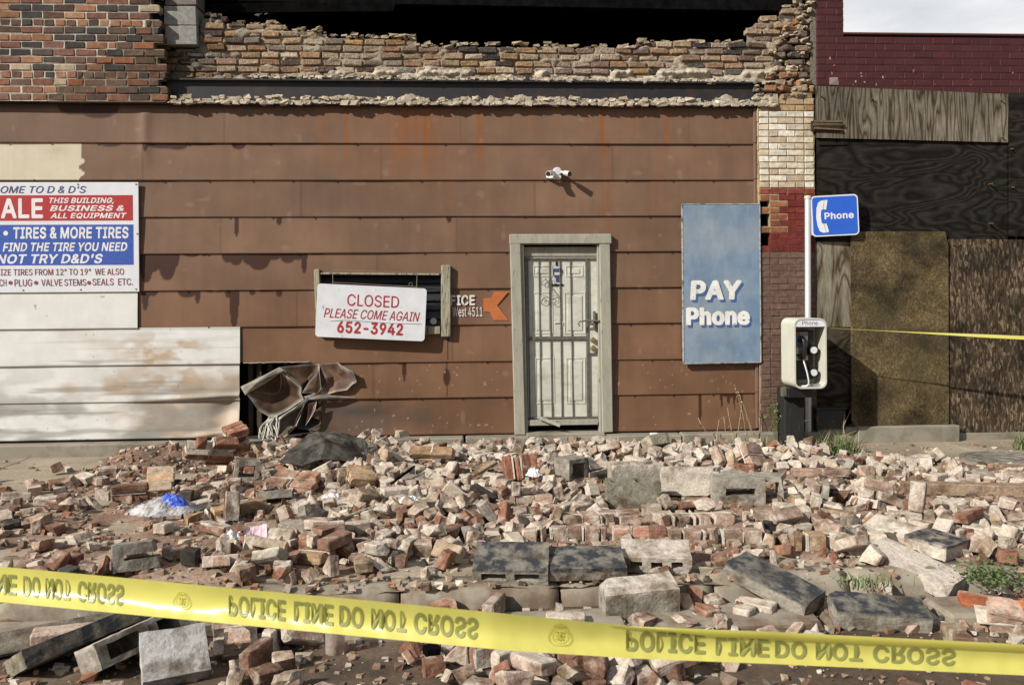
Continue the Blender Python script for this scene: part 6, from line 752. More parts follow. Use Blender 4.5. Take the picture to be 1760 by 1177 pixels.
# ------------------------------------------------------------------ lettering
_txt = {}
GL = ({}, {})
for k, src in enumerate((GLYPHS, GLYPHS_BOLD)):
    for q in src.split('|'):
        w, *ps = q[1:].split(';'); GL[k][q[0]] = (int(w) / 1000, [[tuple(int(v) / 1000 for v in p.split(',')) for p in c.split(' ')] for c in ps if c])
def text_geo(s, bold=0.0):
    key = (s, bold > .02)
    if key in _txt: return _txt[key]
    cu = bpy.data.curves.new('t', 'CURVE'); cu.dimensions = '2D'; cu.fill_mode = 'FRONT'; x = 0.0
    for ch in s:
        w, polys = GL[bold > .02][ch]
        for c in polys:
            sp = cu.splines.new('POLY'); sp.points.add(len(c) - 1); sp.use_cyclic_u = True
            for p, (a, b_) in zip(sp.points, c): p.co = (a + x, b_, 0, 1)
        x += w
    o = bpy.data.objects.new('t', cu); COL.objects.link(o); dg = bpy.context.evaluated_depsgraph_get(); dg.update()
    me = o.evaluated_get(dg).to_mesh()
    vs = [(v.co.x, v.co.y) for v in me.vertices]; fs = [tuple(p.vertices) for p in me.polygons]
    o.evaluated_get(dg).to_mesh_clear(); bpy.data.objects.remove(o); bpy.data.curves.remove(cu)
    _txt[key] = (vs, fs); return _txt[key]
def letters(mb, s, x0, x1, z0, z1, y, m=0, bold=0.0, shear=0.0):
    """text on an upright plane: capitals stand from z0 to z1 and run from x0 to x1"""
    vs, fs = text_geo(s, bold)
    cap = [v[1] for v in text_geo('H', bold)[0]]; c0, c1 = min(cap), max(cap)
    q = [(vx + shear * (vy - c0), vy) for vx, vy in vs]
    a, b_ = min(p[0] for p in q), max(p[0] for p in q)
    P = [(x0 + (p[0] - a) / (b_ - a) * (x1 - x0), y, z0 + (p[1] - c0) / (c1 - c0) * (z1 - z0)) for p in q]
    nf = []
    for f in fs:
        A, B_, C_ = (P[i] for i in f[:3])
        n = (B_[0] - A[0]) * (C_[2] - A[2]) - (B_[2] - A[2]) * (C_[0] - A[0])
        nf.append(f if n > 0 else f[::-1])
    mb.add(P, nf, m=m); return mb

# ------------------------------------------------------------------ the shut tyre shop
shop = thing('brick_shop', 'partly collapsed brick shop front with brown siding and torn open wall top', 'building', (0, 0, 0))
ROWS = [WZ(y) for y in (184, 246, 308.5, 370.5, 432, 494, 556, 619, 680, 742.5)]
XL, XR = -9.0, WX(1296, 400)
win = (WX(548), WX(764), WZ(563), WZ(469)); dr = (WX(884), WX(1044), -0.2, WZ(412))
def proj_np(X, Z, Y=0.0):
    dx = X - cam_loc.x; dy = Y - cam_loc.y; dz = Z - cam_loc.z
    z = dx * _F.x + dy * _F.y; return PX0 + FOC * (dx * _r.x + dy * _r.y + dz * _r.z) / z, PY0 - FOC * (dx * _u.x + dy * _u.y + dz * _u.z) / z
def drip(px, dpx, spec):
    """mask of running paint hanging from a seam: spec = (centre, width, length)"""
    m = np.zeros_like(px)
    for c, w, l in spec:
        u = np.abs(px - c) / (w / 2); L_ = l * np.sqrt(np.clip(1 - u ** 2.5, 0, 1)); m = np.maximum(m, smooth(1.5, -1.5, dpx - L_) * (u < 1))
    return m
DRIPS = {0: [(130, 60, 14), (170, 70, 20)],
 1: [(190, 40, 8), (285, 70, 11), (250, 10, 16), (305, 40, 13), (345, 60, 6), (410, 26, 12), (450, 60, 5), (520, 60, 4)],
 2: [(285, 50, 5), (350, 40, 4), (1100, 50, 4)],
 3: [(407, 9, 35), (480, 11, 15), (772, 10, 12), (300, 60, 2)],
 4: [(252, 26, 52), (262, 36, 34), (288, 34, 48), (302, 14, 26), (330, 30, 8), (352, 12, 7), (392, 22, 18), (406, 26, 23), (445, 44, 31), (430, 30, 22), (470, 30, 14), (495, 30, 19), (523, 11, 37), (512, 22, 14), (545, 30, 5), (600, 60, 2)],
 5: [(250, 13, 34), (262, 20, 10), (322, 34, 13), (340, 10, 24), (370, 40, 5), (403, 17, 66), (393, 14, 14), (434, 12, 10), (480, 12, 13), (455, 60, 5)],
 6: [(549, 8, 20), (770, 3, 62)],
 7: [(695, 7, 34), (690, 14, 5), (768, 3, 62), (640, 60, 4), (480, 60, 4), (830, 50, 3)],
 8: [(1240, 5, 26), (1252, 7, 20), (1262, 4, 30), (1268, 5, 18), (1275, 4, 34), (1257, 40, 9), (1203, 5, 58)]}
RUST = [(612, 2.5, .45, 184, 250), (668, 2.5, .6, 184, 300), (715, 2.5, .6, 184, 260), (757, 2.5, .45, 184, 246), (676, 2.5, .6, 250, 340), (652, 2, .4, 250, 320), (745, 2, .4, 250, 308), (960, 2, .4, 184, 240), (1090, 2, .4, 184, 246), (1250, 2, .35, 184, 246), (860, 2, .3, 250, 300), (560, 2, .5, 184, 300), (1120, 2, .4, 310, 372), (1036, 2, .5, 310, 400), (595, 3, .85, 184, 300), (553, 9, .22, 184, 308), (571, 6, .25, 246, 300), (690, 14, .35, 184, 330), (699, 4, .55, 184, 246), (680, 3, .5, 250, 300), (731, 3, .95, 184, 330), (738, 8, .3, 184, 300),
        (823, 2.5, 1., 184, 310), (826, 7, .35, 184, 340), (906, 3, .28, 184, 250), (1034, 4, .75, 184, 300), (1044, 3, .35, 246, 560), (1146, 4, .6, 184, 290), (1131, 3, .25, 250, 372),
        (620, 4, .2, 250, 372), (790, 3, .2, 250, 300), (1010, 4, .25, 184, 246), (772, 3, .3, 300, 372), (521, 5, .2, 184, 246), (640, 30, .12, 184, 372), (780, 40, .06, 184, 372)]
def siding_colour(px, py, Xw, Zw, row):
    base = np.ones(px.shape + (3,), np.float32) * v3((0.162, 0.096, 0.062))
    n = fbm(Xw * 1.3 + 5, Zw * 2.2 + row * 3.1, 41, 4); base *= (0.74 + 0.52 * n)[..., None]; n = fbm(Xw * 7, Zw * 0.7 + row * 5, 43, 4); base *= (0.86 + 0.28 * n)[..., None]
    n = fbm(Xw * 22, Zw * 5 + row, 44, 3); base *= (0.95 + 0.10 * n)[..., None]
    # panels differ a little; lower rows redder
    pan = np.floor((Xw + row * 0.83) / 2.44).astype(int); rs = np.random.RandomState(7 + row).rand(64)
    base *= (0.93 + 0.13 * rs[pan & 63])[..., None]
    jt = np.abs((Xw + row * 0.83) % 2.44 - 1.22); jt = smooth(1.205, 1.215, jt)[..., None] * .22; base *= 1 - jt
    low = smooth(430, 600, py)[..., None]; base = base * (1 - low) + base * v3((1.0, 0.90, 0.80)) * low
    up = smooth(330, 200, py)[..., None] * smooth(420, 640, px)[..., None]; base = base * (1 - 0.35 * up) + v3((0.20, 0.115, 0.072)) * 0.35 * up
    top = np.array([183.5, 246, 308.5, 370.5, 432, 494, 556, 619, 680][row]) + (px - 880) * [0, .002, .002, -.004, -.003, -.008, -.009, -.0145, -.0165][row]
    dpx = py - top
    # rust
    wob = (fbm(Xw * 0.5, Zw * 6, 51, 2) - 0.5) * 5
    r = np.zeros_like(px)
    for c, w, s, a, b_ in RUST:
        r = np.maximum(r, s * np.exp(-((px + wob * 0.5 - c) / w) ** 2) * smooth(b_, a + (b_ - a) * 0.45, py) * (py > a - 4))
    r *= 0.65 + 0.75 * fbm(Xw * 30, Zw * 2.2, 53, 3)
    r += 0.22 * smooth(0.5, 0.75, fbm(Xw * 4, Zw * 1.1, 57, 3)) * smooth(370, 230, py) * smooth(480, 560, px) * smooth(900, 760, px)
    r = np.clip(r * 1.3, 0, 0.92)[..., None]; base = base * (1 - r) + v3((0.215, 0.080, 0.026)) * r
    # seam grime and hanging paint runs
    e = smooth(4.5 + 7 * (fbm(Xw * 3.1, Xw * 0 + row, 61, 3) - 0.45), 0, dpx) * 0.55
    d = drip(px, dpx, DRIPS.get(row, [])) if row in DRIPS else 0
    if row == 7: d = np.maximum(d, smooth(1.15, 0.85, np.hypot((px - 768) / 6, (py - 648) / 15)))
    s = np.maximum(e, d * 0.92)[..., None]; base = base * (1 - s) + v3((0.036, 0.0145, 0.0095)) * s
    # scrapes and soot near the ground
    if row >= 7:
        g = smooth(0.48, 0.72, fbm(Xw * 2.2, Zw * 3.2, 71, 4)) * (0.5 if row == 8 else 0.22) * smooth(1000, 620, px)
        g = np.clip(g + (0.55 * np.exp(-((px - 600) / 45) ** 2 - ((py - 700) / 16) ** 2) if row == 8 else 0), 0, .9)[..., None]
        base = base * (1 - g) + v3((0.05, 0.047, 0.042)) * g
        p = (vnoise(Xw * 38, Zw * 38, 77) > 0.955).astype(np.float32)[..., None] * 0.6; base = base * (1 - p) + v3((0.36, 0.31, 0.27)) * p
    f = smooth(0.80, 0.9, fbm(Xw * 9, Zw * 9, 81, 2))[..., None] * 0.25; base = base * (1 - f) + v3((0.30, 0.20, 0.16)) * f
    if row == 1:
        c = ((px < 141 + 5 * np.sin(py * .3) * (py > 270))).astype(np.float32)
        st = 0.35 * np.exp(-((px - 100) / 16) ** 2 - ((py - 257) / 8) ** 2)
        c = c[..., None]; base = base * (1 - c) + (v3((0.53, 0.475, 0.36)) * (0.93 + 0.1 * fbm(Xw * 40, Zw * 1.5, 5, 3))[..., None] * (1 - st[..., None] * v3((.3, .4, .6)))) * c
    return base
def course(xs, zb, zt, row, keep, ylo=-0.014, yhi=0.0, colf=None, dent=None, nz_=30):
    zs = np.linspace(zb, zt, nz_); X, Z = np.meshgrid(xs, zs); v = (Z - zb) / (zt - zb)
    px, py = proj_np(X, Z)
    Y = ylo * (1 - v) + yhi * v + (fbm(X * 1.1 + row * 7, Z * 2.0, 91, 2) - 0.5) * 0.012
    if dent is not None: Y = Y + dent(px, py)
    C = colf(px, py, X, Z, row)
    # return lip along the lower edge
    X = np.vstack([X[:1], X]); Z = np.vstack([Z[:1], Z]); Y = np.vstack([Y[:1] + 0.02, Y]); C = np.concatenate([C[:1] * 0.6, C], 0)
    ny, nx = X.shape; cx, cz = proj_np((X[:-1, :-1] + X[1:, 1:]) / 2, (Z[:-1, :-1] + Z[1:, 1:]) / 2)
    i, j = np.meshgrid(np.arange(nx - 1), np.arange(ny - 1)); a = j * nx + i
    k = keep((X[:-1, :-1] + X[1:, 1:]) / 2, (Z[:-1, :-1] + Z[1:, 1:]) / 2, cx, cz)
    a = a[k]; F = np.stack([a, a + 1, a + nx + 1, a + nx], 1)
    return np.stack([X.ravel(), Y.ravel(), Z.ravel()], 1), F, C.reshape(-1, 3)
def np_mesh(name, pieces, mat, parent, smooth_=True):
    V = []; F = []; C = []; o = 0
    for v, f, c in pieces: V.append(v); F.append(f + o); C.append(c); o += len(v)
    V = np.concatenate(V); F = np.concatenate(F); C = np.concatenate(C)
    me = bpy.data.meshes.new(name); me.vertices.add(len(V)); me.vertices.foreach_set('co', V.astype(np.float32).ravel())
    me.loops.add(F.size); me.loops.foreach_set('vertex_index', F.ravel().astype(np.int32)); me.polygons.add(len(F))
    me.polygons.foreach_set('loop_start', np.arange(0, F.size, 4, dtype=np.int32)); me.polygons.foreach_set('use_smooth', [smooth_] * len(F))
    me.update(calc_edges=True); me.validate()
    at = me.color_attributes.new('Col', 'FLOAT_COLOR', 'POINT'); a = np.ones((len(V), 4), np.float32); a[:, :3] = C; at.data.foreach_set('color', a.ravel())
    me.materials.append(mat); ob = bpy.data.objects.new(name, me); COL.objects.link(ob); return adopt(ob, parent)

xs = np.concatenate([np.arange(XL, WX(-30), 0.2), np.arange(WX(-30), XR, 0.011), [XR]])
def keep(X, Z, px, py):
    k = np.ones(X.shape, bool)
    k &= ~((X > win[0]) & (X < win[1]) & (Z > win[2]) & (Z < win[3]))
    k &= ~((px > 886 + (py - 405) * 0.02) & (X < dr[1]) & (Z < dr[3]))
    edge = 521 + 10 * np.sin(py * 0.21) + 22 * smooth(640, 690, py)
    k &= ~((px > 400) & (px < edge) & (py > 623))
    k &= ~((py > 610) & (px < 404))
    return k
def dent(px, py):
    d = 0.030 * np.exp(-((px - 570) / 40) ** 2 - ((py - 690) / 25) ** 2) + 0.02 * np.exp(-((px - 640) / 60) ** 2 - ((py - 715) / 18) ** 2)
    d = d - 0.035 * np.exp(-((px - 535) / 22) ** 2 - ((py - 715) / 40) ** 2)
    d = d - 0.012 * np.exp(-((px - 250) / 10) ** 2) * smooth(180, 200, py) * smooth(300, 250, py)
    return d
np_mesh('siding', [course(xs, ROWS[r + 1] - 0.012, ROWS[r] + (0.004 if r == 0 else 0.0), r, keep, colf=siding_colour, dent=dent) for r in range(9)], M['siding'], shop)
# seam clips
mb = MB()
for r in range(1, 10):
    for k in range(26):
        x = WX(-20) + (k + 0.5 * (r % 2)) * 0.44 + rng.uniform(-.04, .04)
        if x > XR - .05 or (win[0] - .03 < x < win[1] + .03 and win[2] - .05 < ROWS[r] < win[3] + .02) or (dr[0] < x < dr[1] and r > 3): continue
        px_, py_ = to_pixel((x, 0, ROWS[r]))
        if px_ < 560 and py_ > 600 or rng.random() < .35: continue
        mb.bbox((x, -0.020, ROWS[r] - 0.010), (0.016, 0.010, 0.014), 0.003, col=(0.06, 0.03, 0.02))
mb.build('siding_clip', M['siding'], shop)

# white sheets at the lower left
def white_colour(px, py, X, Z, row):
    b = np.ones(px.shape + (3,), np.float32) * v3((0.61, 0.605, 0.585))
    t = smooth(0.48, 0.72, fbm(X * 1.6 + 3, Z * 3 + 5, 101, 4)) * smooth(530, 660, py)
    t2 = 0.8 * smooth(0.5, 0.7, fbm(X * 5, Z * 9, 103, 3)) * np.exp(-((px - 290) / 95) ** 2) * smooth(560, 590, py)
    a = np.clip(0.75 * t + t2 * 0.95, 0, .9)[..., None]; b = b * (1 - a) + v3((0.40, 0.29, 0.19)) * a
    g = (0.85 * smooth(0.36, 0.64, fbm(X * 2.5, Z * 6, 107, 4)) * smooth(600, 735, py))[..., None]; b = b * (1 - g) + v3((0.23, 0.222, 0.20)) * g
    g = (0.6 * smooth(0.6, 0.72, fbm(X * 1.2, Z * 26, 109, 3)) * smooth(540, 660, py))[..., None]; b = b * (1 - g) + v3((0.22, 0.2, 0.17)) * g
    s = (vnoise(X * 26, Z * 26, 111) > 0.965).astype(np.float32)[..., None] * 0.6; b = b * (1 - s) + v3((0.1, 0.08, 0.07)) * s
    e = (smooth(5, 0, py - [500, 564, 627, 690][row]) * 0.35)[..., None]; b = b * (1 - e) + v3((0.2, 0.16, 0.12)) * e
    return b
def crease(px, py):
    d = 0.05 * np.exp(-((px - 385) / 26) ** 2 - ((py - 700) / 22) ** 2) - 0.028 * np.exp(-((py - 684 + (px - 300) * .05) / 3.5) ** 2) * smooth(200, 330, px)
    d += 0.014 * np.sin(px * 0.09 + py * .05) * smooth(330, 400, px) * smooth(640, 700, py)
    d -= 0.03 * np.exp(-((py - 742 + (px - 380) * .16) / 5) ** 2) * smooth(300, 370, px) * smooth(420, 395, px)
    return d
pcs = []
for r, (pa, pb, xe) in enumerate(((498, 563, 238), (563, 626, 413.5), (626, 689, 412.5), (689, 752, 412))):
    xe_w = WX(xe, (pa + pb) / 2)
    x2 = np.concatenate([np.arange(XL, WX(-30), 0.2), np.arange(WX(-30), xe_w, 0.011), [xe_w]])
    zt = on_wall(240, pa).z; zb = on_wall(240, pb).z
    pcs.append(course(x2, zb - 0.008, zt, r, lambda X, Z, px, py: ~((py > 735) & (px > 395 + 0 * px) & (px > 402)), -0.034, -0.020, white_colour, crease))
np_mesh('white_siding', pcs, M['siding'], shop)

# wall behind, edge trims
mb = MB()
mb.box(XL, WX(1402), 0.30, 0.42, -0.1, WZ(150), m=0)
mb.box(WX(1298), WX(1308), 0.02, 0.29, 0.0, WZ(186), m=0)
mb.build('backing_wall', M['dark'], shop)
mb = MB()
for px_ in (426, 441, 460, 488): mb.bbox((WX(px_), 0.13, 0.55), (0.05, 0.09, 1.1), 0.004, jit=.003, rng=rng)
mb.build('stud', plain('dark studs', (0.045, 0.032, 0.02), 0.9), shop)
mb = MB()
for r in range(9): mb.bbox((XR + 0.012, -0.016, (ROWS[r] + ROWS[r + 1]) / 2), (0.030, 0.03, ROWS[r] - ROWS[r + 1] - 0.004), 0.004, col=(0.17, 0.105, 0.08))
mb.build('edge_trim', M['siding'], shop)
# concrete footing ledge
mb = MB(); x = XL
fz = 0.125
for xe in (-3.0, -0.95, 0.02, 1.1, 2.30, WX(1400)):
    mb.bbox(((x + xe) / 2, 0.04, fz / 2 - 0.1), (xe - x - 0.012, 0.42, fz + 0.2), 0.012, jit=0.006, rng=rng); x = xe
mb.build('footing', M['concrete'], shop)
mb = MB(); mb.box(XL, dr[0] - 0.02, 0.00, 0.29, fz - 0.002, ROWS[9] + 0.0, col=(0.02, .018, .015)); mb.box(dr[1] + 0.02, XR, 0.00, 0.29, fz - 0.002, ROWS[9], col=(0.02, .018, .015))
mb.build('sole_plate', M['oldwood'] and plain('rotten plate', (0.03, 0.025, 0.018), 0.9), shop)

# torn, curled siding beside the hole
def patch(mb, pts, centre, bulge, rings=7, col=(0.12, 0.075, 0.055), rim=(0.48, 0.45, 0.385), seed=0):
    """a crumpled leaf of sheet metal: outline of (x, y pixel on the wall plane, depth), dished towards its centre"""
    P = [on_wall(400 + a / 5.885, 600 + b_ / 5.885, 0) + Vector((0, d, 0)) for a, b_, d in pts]
    Q = []
    for i in range(len(P)):
        for k in range(4): Q.append(P[i].lerp(P[(i + 1) % len(P)], k / 4))
    c = on_wall(400 + centre[0] / 5.885, 600 + centre[1] / 5.885, 0) + Vector((0, centre[2], 0)); n = len(Q); V = []; C = []
    for r in range(rings):
        f = r / (rings - 1) * 0.985
        for q in Q:
            p = q.lerp(c, f); dv = bulge * math.sin(f * math.pi * 0.5)
            p = p + Vector((0, dv, 0)) + mnoise.noise_vector(p * 9 + Vector((seed, 0, 0))) * 0.012 * (0.3 + f)
            V.append(p); w = 0.0 if r > 0 else 0.55; k = 0.75 + 0.5 * mnoise.noise(p * 6 + Vector((0, seed, 0)))
            C.append(tuple((col[i] * k) * (1 - w) + rim[i] * w for i in range(3)))
    F = [(r * n + i, r * n + (i + 1) % n, (r + 1) * n + (i + 1) % n, (r + 1) * n + i) for r in range(rings - 1) for i in range(n)]
    F.append(tuple((rings - 1) * n + i for i in range(n)))
    mb.add(V, F, C, smooth=True)
mb = MB()
patch(mb, [(130, 360, -.20), (330, 265, -.17), (500, 175, -.12), (545, 245, -.11), (610, 285, -.12), (712, 370, -.10), (705, 440, -.09), (735, 495, -.09), (600, 590, -.11), (480, 655, -.14), (400, 662, -.15), (300, 600, -.17), (235, 500, -.19), (180, 430, -.20)], (440, 430, -.12), 0.07, seed=1, col=(0.105, 0.062, 0.038))
patch(mb, [(130, 358, -.205), (330, 262, -.175), (500, 170, -.125), (540, 205, -.13), (380, 320, -.17), (220, 412, -.20), (175, 440, -.205)], (310, 310, -.20), -0.03, 4, (0.30, 0.265, 0.22), (0.46, 0.43, 0.37), 2)
patch(mb, [(500, 172, -.10), (700, 150, -.06), (880, 140, -.03), (885, 220, -.05), (905, 390, -.04), (865, 450, -.03), (710, 442, -.05), (718, 372, -.09), (620, 290, -.09), (540, 225, -.09)], (760, 300, -.04), 0.035, seed=3, col=(0.11, 0.07, 0.05))
patch(mb, [(720, 430, -.12), (790, 320, -.13), (885, 210, -.07), (905, 380, -.075), (875, 440, -.08)], (850, 360, -.10), -0.02, 5, (0.22, 0.14, 0.10), seed=4)
patch(mb, [(880, 142, -.03), (1070, 130, -.05), (1120, 180, -.06), (1215, 225, -.065), (1250, 320, -.06), (1165, 405, -.06), (1050, 425, -.05), (930, 460, -.04), (892, 440, -.05), (910, 390, -.05), (960, 330, -.06)], (1050, 270, -.02), 0.028, seed=5, col=(0.17, 0.105, 0.075))
patch(mb, [(1060, 130, -.05), (1125, 165, -.085), (1225, 215, -.085), (1265, 320, -.08), (1240, 345, -.06), (1205, 250, -.065), (1110, 195, -.06)], (1200, 240, -.09), -0.015, 4, (0.32, 0.29, 0.26), seed=6)
patch(mb, [(480, 680, -.13), (740, 515, -.10), (770, 470, -.10), (790, 490, -.09), (740, 550, -.11), (500, 695, -.14)], (640, 590, -.13), -0.02, 4, (0.40, 0.37, 0.33), (0.55, 0.53, 0.48), 7)
patch(mb, [(490, 690, -.10), (740, 540, -.08), (715, 630, -.10), (660, 770, -.11), (560, 865, -.13), (405, 925, -.16), (470, 850, -.12), (485, 760, -.10)], (610, 740, -.05), 0.03, 6, (0.16, 0.12, 0.09), seed=8)
patch(mb, [(780, 540, -.10), (865, 518, -.08), (852, 600, -.10), (800, 690, -.12), (758, 755, -.12), (778, 620, -.10)], (810, 610, -.08), 0.02, 5, (0.26, 0.18, 0.13), seed=9)
patch(mb, [(740, 500, -.02), (900, 500, -.01), (905, 800, -.03), (850, 815, -.05), (660, 800, -.04), (680, 690, -.03)], (800, 660, .05), 0.03, 5, (0.05, 0.045, 0.042), (0.12, 0.1, 0.09), 10)  # valley between the leaves, its shade put into the dark colour
patch(mb, [(720, 470, -.08), (860, 440, -.06), (1000, 462, -.035), (1130, 474, -.022), (1240, 482, -.017), (1240, 494, -.017), (1100, 494, -.03), (900, 508, -.06), (780, 500, -.08)], (1000, 482, -.06), -0.01, 3, (0.20, 0.17, 0.15), (0.4, 0.38, 0.35), 11)  # bent upper edge, its thin highlight put into the pale colour
mb.build('torn_siding', M['crumple'], shop)
# lower torn edge of the row above
mb = MB(); pts = [on_wall(418 + i * 6, 624 - i * .12 + rng.uniform(-.8, .8), -0.03) for i in range(20)]
mb.tube(pts, 0.006, 6, col=(0.30, 0.25, 0.21)); mb.build('torn_edge', M['crumple'], shop)

# ------------------------------------------------------------------ brickwork
def bricks(mb, zrow, x0, x1, y_face, depth, rng, palette, h=0.064, L_=0.203, g=0.011, off=0.0, jit=0.004, yj=0.004, header=False, drop=0.0, bev=0.005, colj=0.2):
    l0 = 0.098 if header else L_; x = x0 - off
    while x < x1:
        a, b_ = max(x, x0), min(x + l0 + rng.uniform(-.006, .006), x1); x += l0 + g
        if b_ - a < 0.03 or rng.random() < drop: continue
        c = rng.choice(palette); k = 1 + rng.uniform(-colj, colj); dy = rng.uniform(-yj, yj)
        mb.bbox(((a + b_) / 2, y_face + depth / 2 + dy, zrow + h / 2), (b_ - a, depth, h), bev, jit=jit, rng=rng, col=tuple(q * k for q in c))
rng = random.Random(12)
# outer skin, upper left: ragged towards the break
PALF = [(0.24, 0.115, 0.065), (0.19, 0.085, 0.06), (0.11, 0.06, 0.045), (0.07, 0.05, 0.043), (0.05, 0.043, 0.04), (0.30, 0.16, 0.095), (0.36, 0.28, 0.20), (0.15, 0.075, 0.055), (0.23, 0.115, 0.075), (0.09, 0.055, 0.04)]
PALD = [(0.12, 0.06, 0.04), (0.07, 0.045, 0.035), (0.05, 0.043, 0.04), (0.16, 0.075, 0.045), (0.22, 0.085, 0.045), (0.10, 0.065, 0.045)]
mb = MB(); mm = MB(); yf = -0.10; z = WZ(180); i = 0; ragged = [288, 288, 272, 284, 290, 274, 286, 268, 284, 272, 278, 262, 276, 264, 280, 262, 278, 270, 276, 270]
while z < 5.3:
    px_e = ragged[i % len(ragged)]; xe = WX(px_e, 60, yf)
    hd = i in (3, 10)
    split = WX(20 + i * 17 + 60, 100, yf) if i < 13 else xe
    bricks(mb, z, XL, WX(-60, 60, yf), yf, 0.10, rng, PALF, off=0.1 * (i % 2), header=hd, yj=.002)
    bricks(mb, z, WX(-60, 60, yf) + .011, max(min(split, xe), WX(-60, 60, yf) + 0.2), yf, 0.10, rng, PALF, off=0.105 * (i % 2), header=hd, yj=.002, jit=.003)
    if split < xe: bricks(mb, z, split + .011, xe, yf, 0.10, rng, PALD if i < 14 else PALF, off=0.05, header=hd, yj=.003, jit=.004)
    mm.bbox(((XL + xe - 0.02) / 2, yf + 0.053, z + 0.032), (xe - .03 - XL, 0.090, 0.084), 0.002, col=(0.24, 0.20, 0.15))
    if split < xe + 2: mm.bbox(((XL + min(split, xe - .03)) / 2, yf + 0.0515, z + 0.032), (min(split, xe - .03) - XL, 0.090, 0.084), 0.002, col=(0.50, 0.46, 0.38))
    z += 0.0755; i += 1
mm.merge(mb); mm.build('brick_facade', M['wallbrick'], shop)
# back-up wall over the steel beam, its top broken
TOP = [(285, 88), (340, 70), (345, 26), (380, 28), (382, 42), (410, 42), (415, 40), (484, 40), (486, 50), (560, 52), (562, 62), (714, 63), (716, 77), (945, 77), (947, 81), (1098, 81), (1100, 73), (1282, 73), (1284, 50), (1302, 50), (1304, 32), (1345, 32), (1346, 14), (1405, 10)]
def top_at(px):
    for (a, ya), (b_, yb) in zip(TOP, TOP[1:]):
        if a <= px < b_: return ya + (yb - ya) * (px - a) / (b_ - a)
    return 80
PALB = [(0.29, 0.205, 0.13), (0.24, 0.155, 0.10), (0.29, 0.175, 0.08), (0.17, 0.11, 0.085), (0.24, 0.18, 0.125), (0.05, 0.042, 0.038), (0.32, 0.24, 0.16), (0.24, 0.165, 0.11), (0.25, 0.15, 0.09), (0.11, 0.07, 0.055)]
PALBD = [(0.10, 0.065, 0.045), (0.05, 0.042, 0.038), (0.14, 0.085, 0.05), (0.17, 0.11, 0.06), (0.08, 0.06, 0.05), (0.12, 0.09, 0.07)]
mb = MB(); yb = 0.06; z = WZ(139, 880, yb); i = 0; zb0 = z
while z < 4.95:
    x = WX(283, 100, yb) - rng.uniform(0, .15); hd = i == 0
    while x < WX(1403, 60, yb):
        l = (0.085 if hd else 0.203) * rng.uniform(0.82, 1.04)
        px_, py_ = to_pixel((x + l / 2, yb, z + 0.035))
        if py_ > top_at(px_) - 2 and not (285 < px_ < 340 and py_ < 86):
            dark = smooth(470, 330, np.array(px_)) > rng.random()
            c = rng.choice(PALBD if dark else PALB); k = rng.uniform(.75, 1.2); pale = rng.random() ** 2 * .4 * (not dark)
            if not (i == 0 and rng.random() < .3):
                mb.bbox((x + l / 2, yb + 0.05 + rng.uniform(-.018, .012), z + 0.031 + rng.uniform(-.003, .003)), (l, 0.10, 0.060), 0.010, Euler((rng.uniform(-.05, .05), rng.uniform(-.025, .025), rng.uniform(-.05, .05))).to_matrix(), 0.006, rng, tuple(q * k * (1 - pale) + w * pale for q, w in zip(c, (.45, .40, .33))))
        x += l + rng.uniform(.008, .02)
    z += 0.0735; i += 1
mb.build('broken_wall', M['oldbrick'], shop)
# its mortar: a lumpy bed between and behind the bricks
xs = np.arange(WX(283, 100, yb), WX(1400, 60, yb), 0.014); zs = np.arange(zb0 - 0.01, 4.9, 0.014)
X, Z = np.meshgrid(xs, zs); px_, py_ = proj_np(X, Z, yb)
topn = np.interp(px_, [a for a, b_ in TOP], [b_ for a, b_ in TOP])
Yn = yb + 0.040 - 0.036 * fbm(X * 15, Z * 22, 201, 4) - 0.03 * smooth(.58, .8, fbm(X * 6, Z * 11, 203, 3)) - 0.06 * smooth(128, 138, py_) * fbm(X * 9, Z * 3, 207, 3)
Yn -= 0.085 * np.exp(-((py_ - 127) / 6) ** 2) * smooth(.38, .62, fbm(X * 4, Z * 2, 209, 3)) * (.35 + 1.1 * fbm(X * 26, Z * 26, 213, 3)) * smooth(430, 600, px_)
Cn = np.ones(X.shape + (3,), np.float32) * v3((0.27, 0.23, 0.17)); Cn *= (0.45 + 1.1 * fbm(X * 8, Z * 8, 205, 4))[..., None]
wh = (smooth(112, 126, py_) * smooth(430, 640, px_) * 0.8)[..., None]; Cn = Cn * (1 - wh) + v3((0.44, 0.38, 0.30)) * wh * (0.55 + 0.85 * fbm(X * 20, Z * 20, 215, 3))[..., None]
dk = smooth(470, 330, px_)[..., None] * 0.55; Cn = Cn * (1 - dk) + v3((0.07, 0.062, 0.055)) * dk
i, j = np.meshgrid(np.arange(X.shape[1] - 1), np.arange(X.shape[0] - 1)); a = j * X.shape[1] + i
kk = (py_ > topn + 3 + 5 * fbm(X * 14, Z * 14, 211, 2))[:-1, :-1] & ~((px_ > 285) & (px_ < 340) & (py_ < 84))[:-1, :-1]; a = a[kk]; nx = X.shape[1]
np_mesh('wall_mortar', [(np.stack([X.ravel(), Yn.ravel(), Z.ravel()], 1), np.stack([a, a + 1, a + nx + 1, a + nx], 1), Cn.reshape(-1, 3))], M['mortar'], shop)
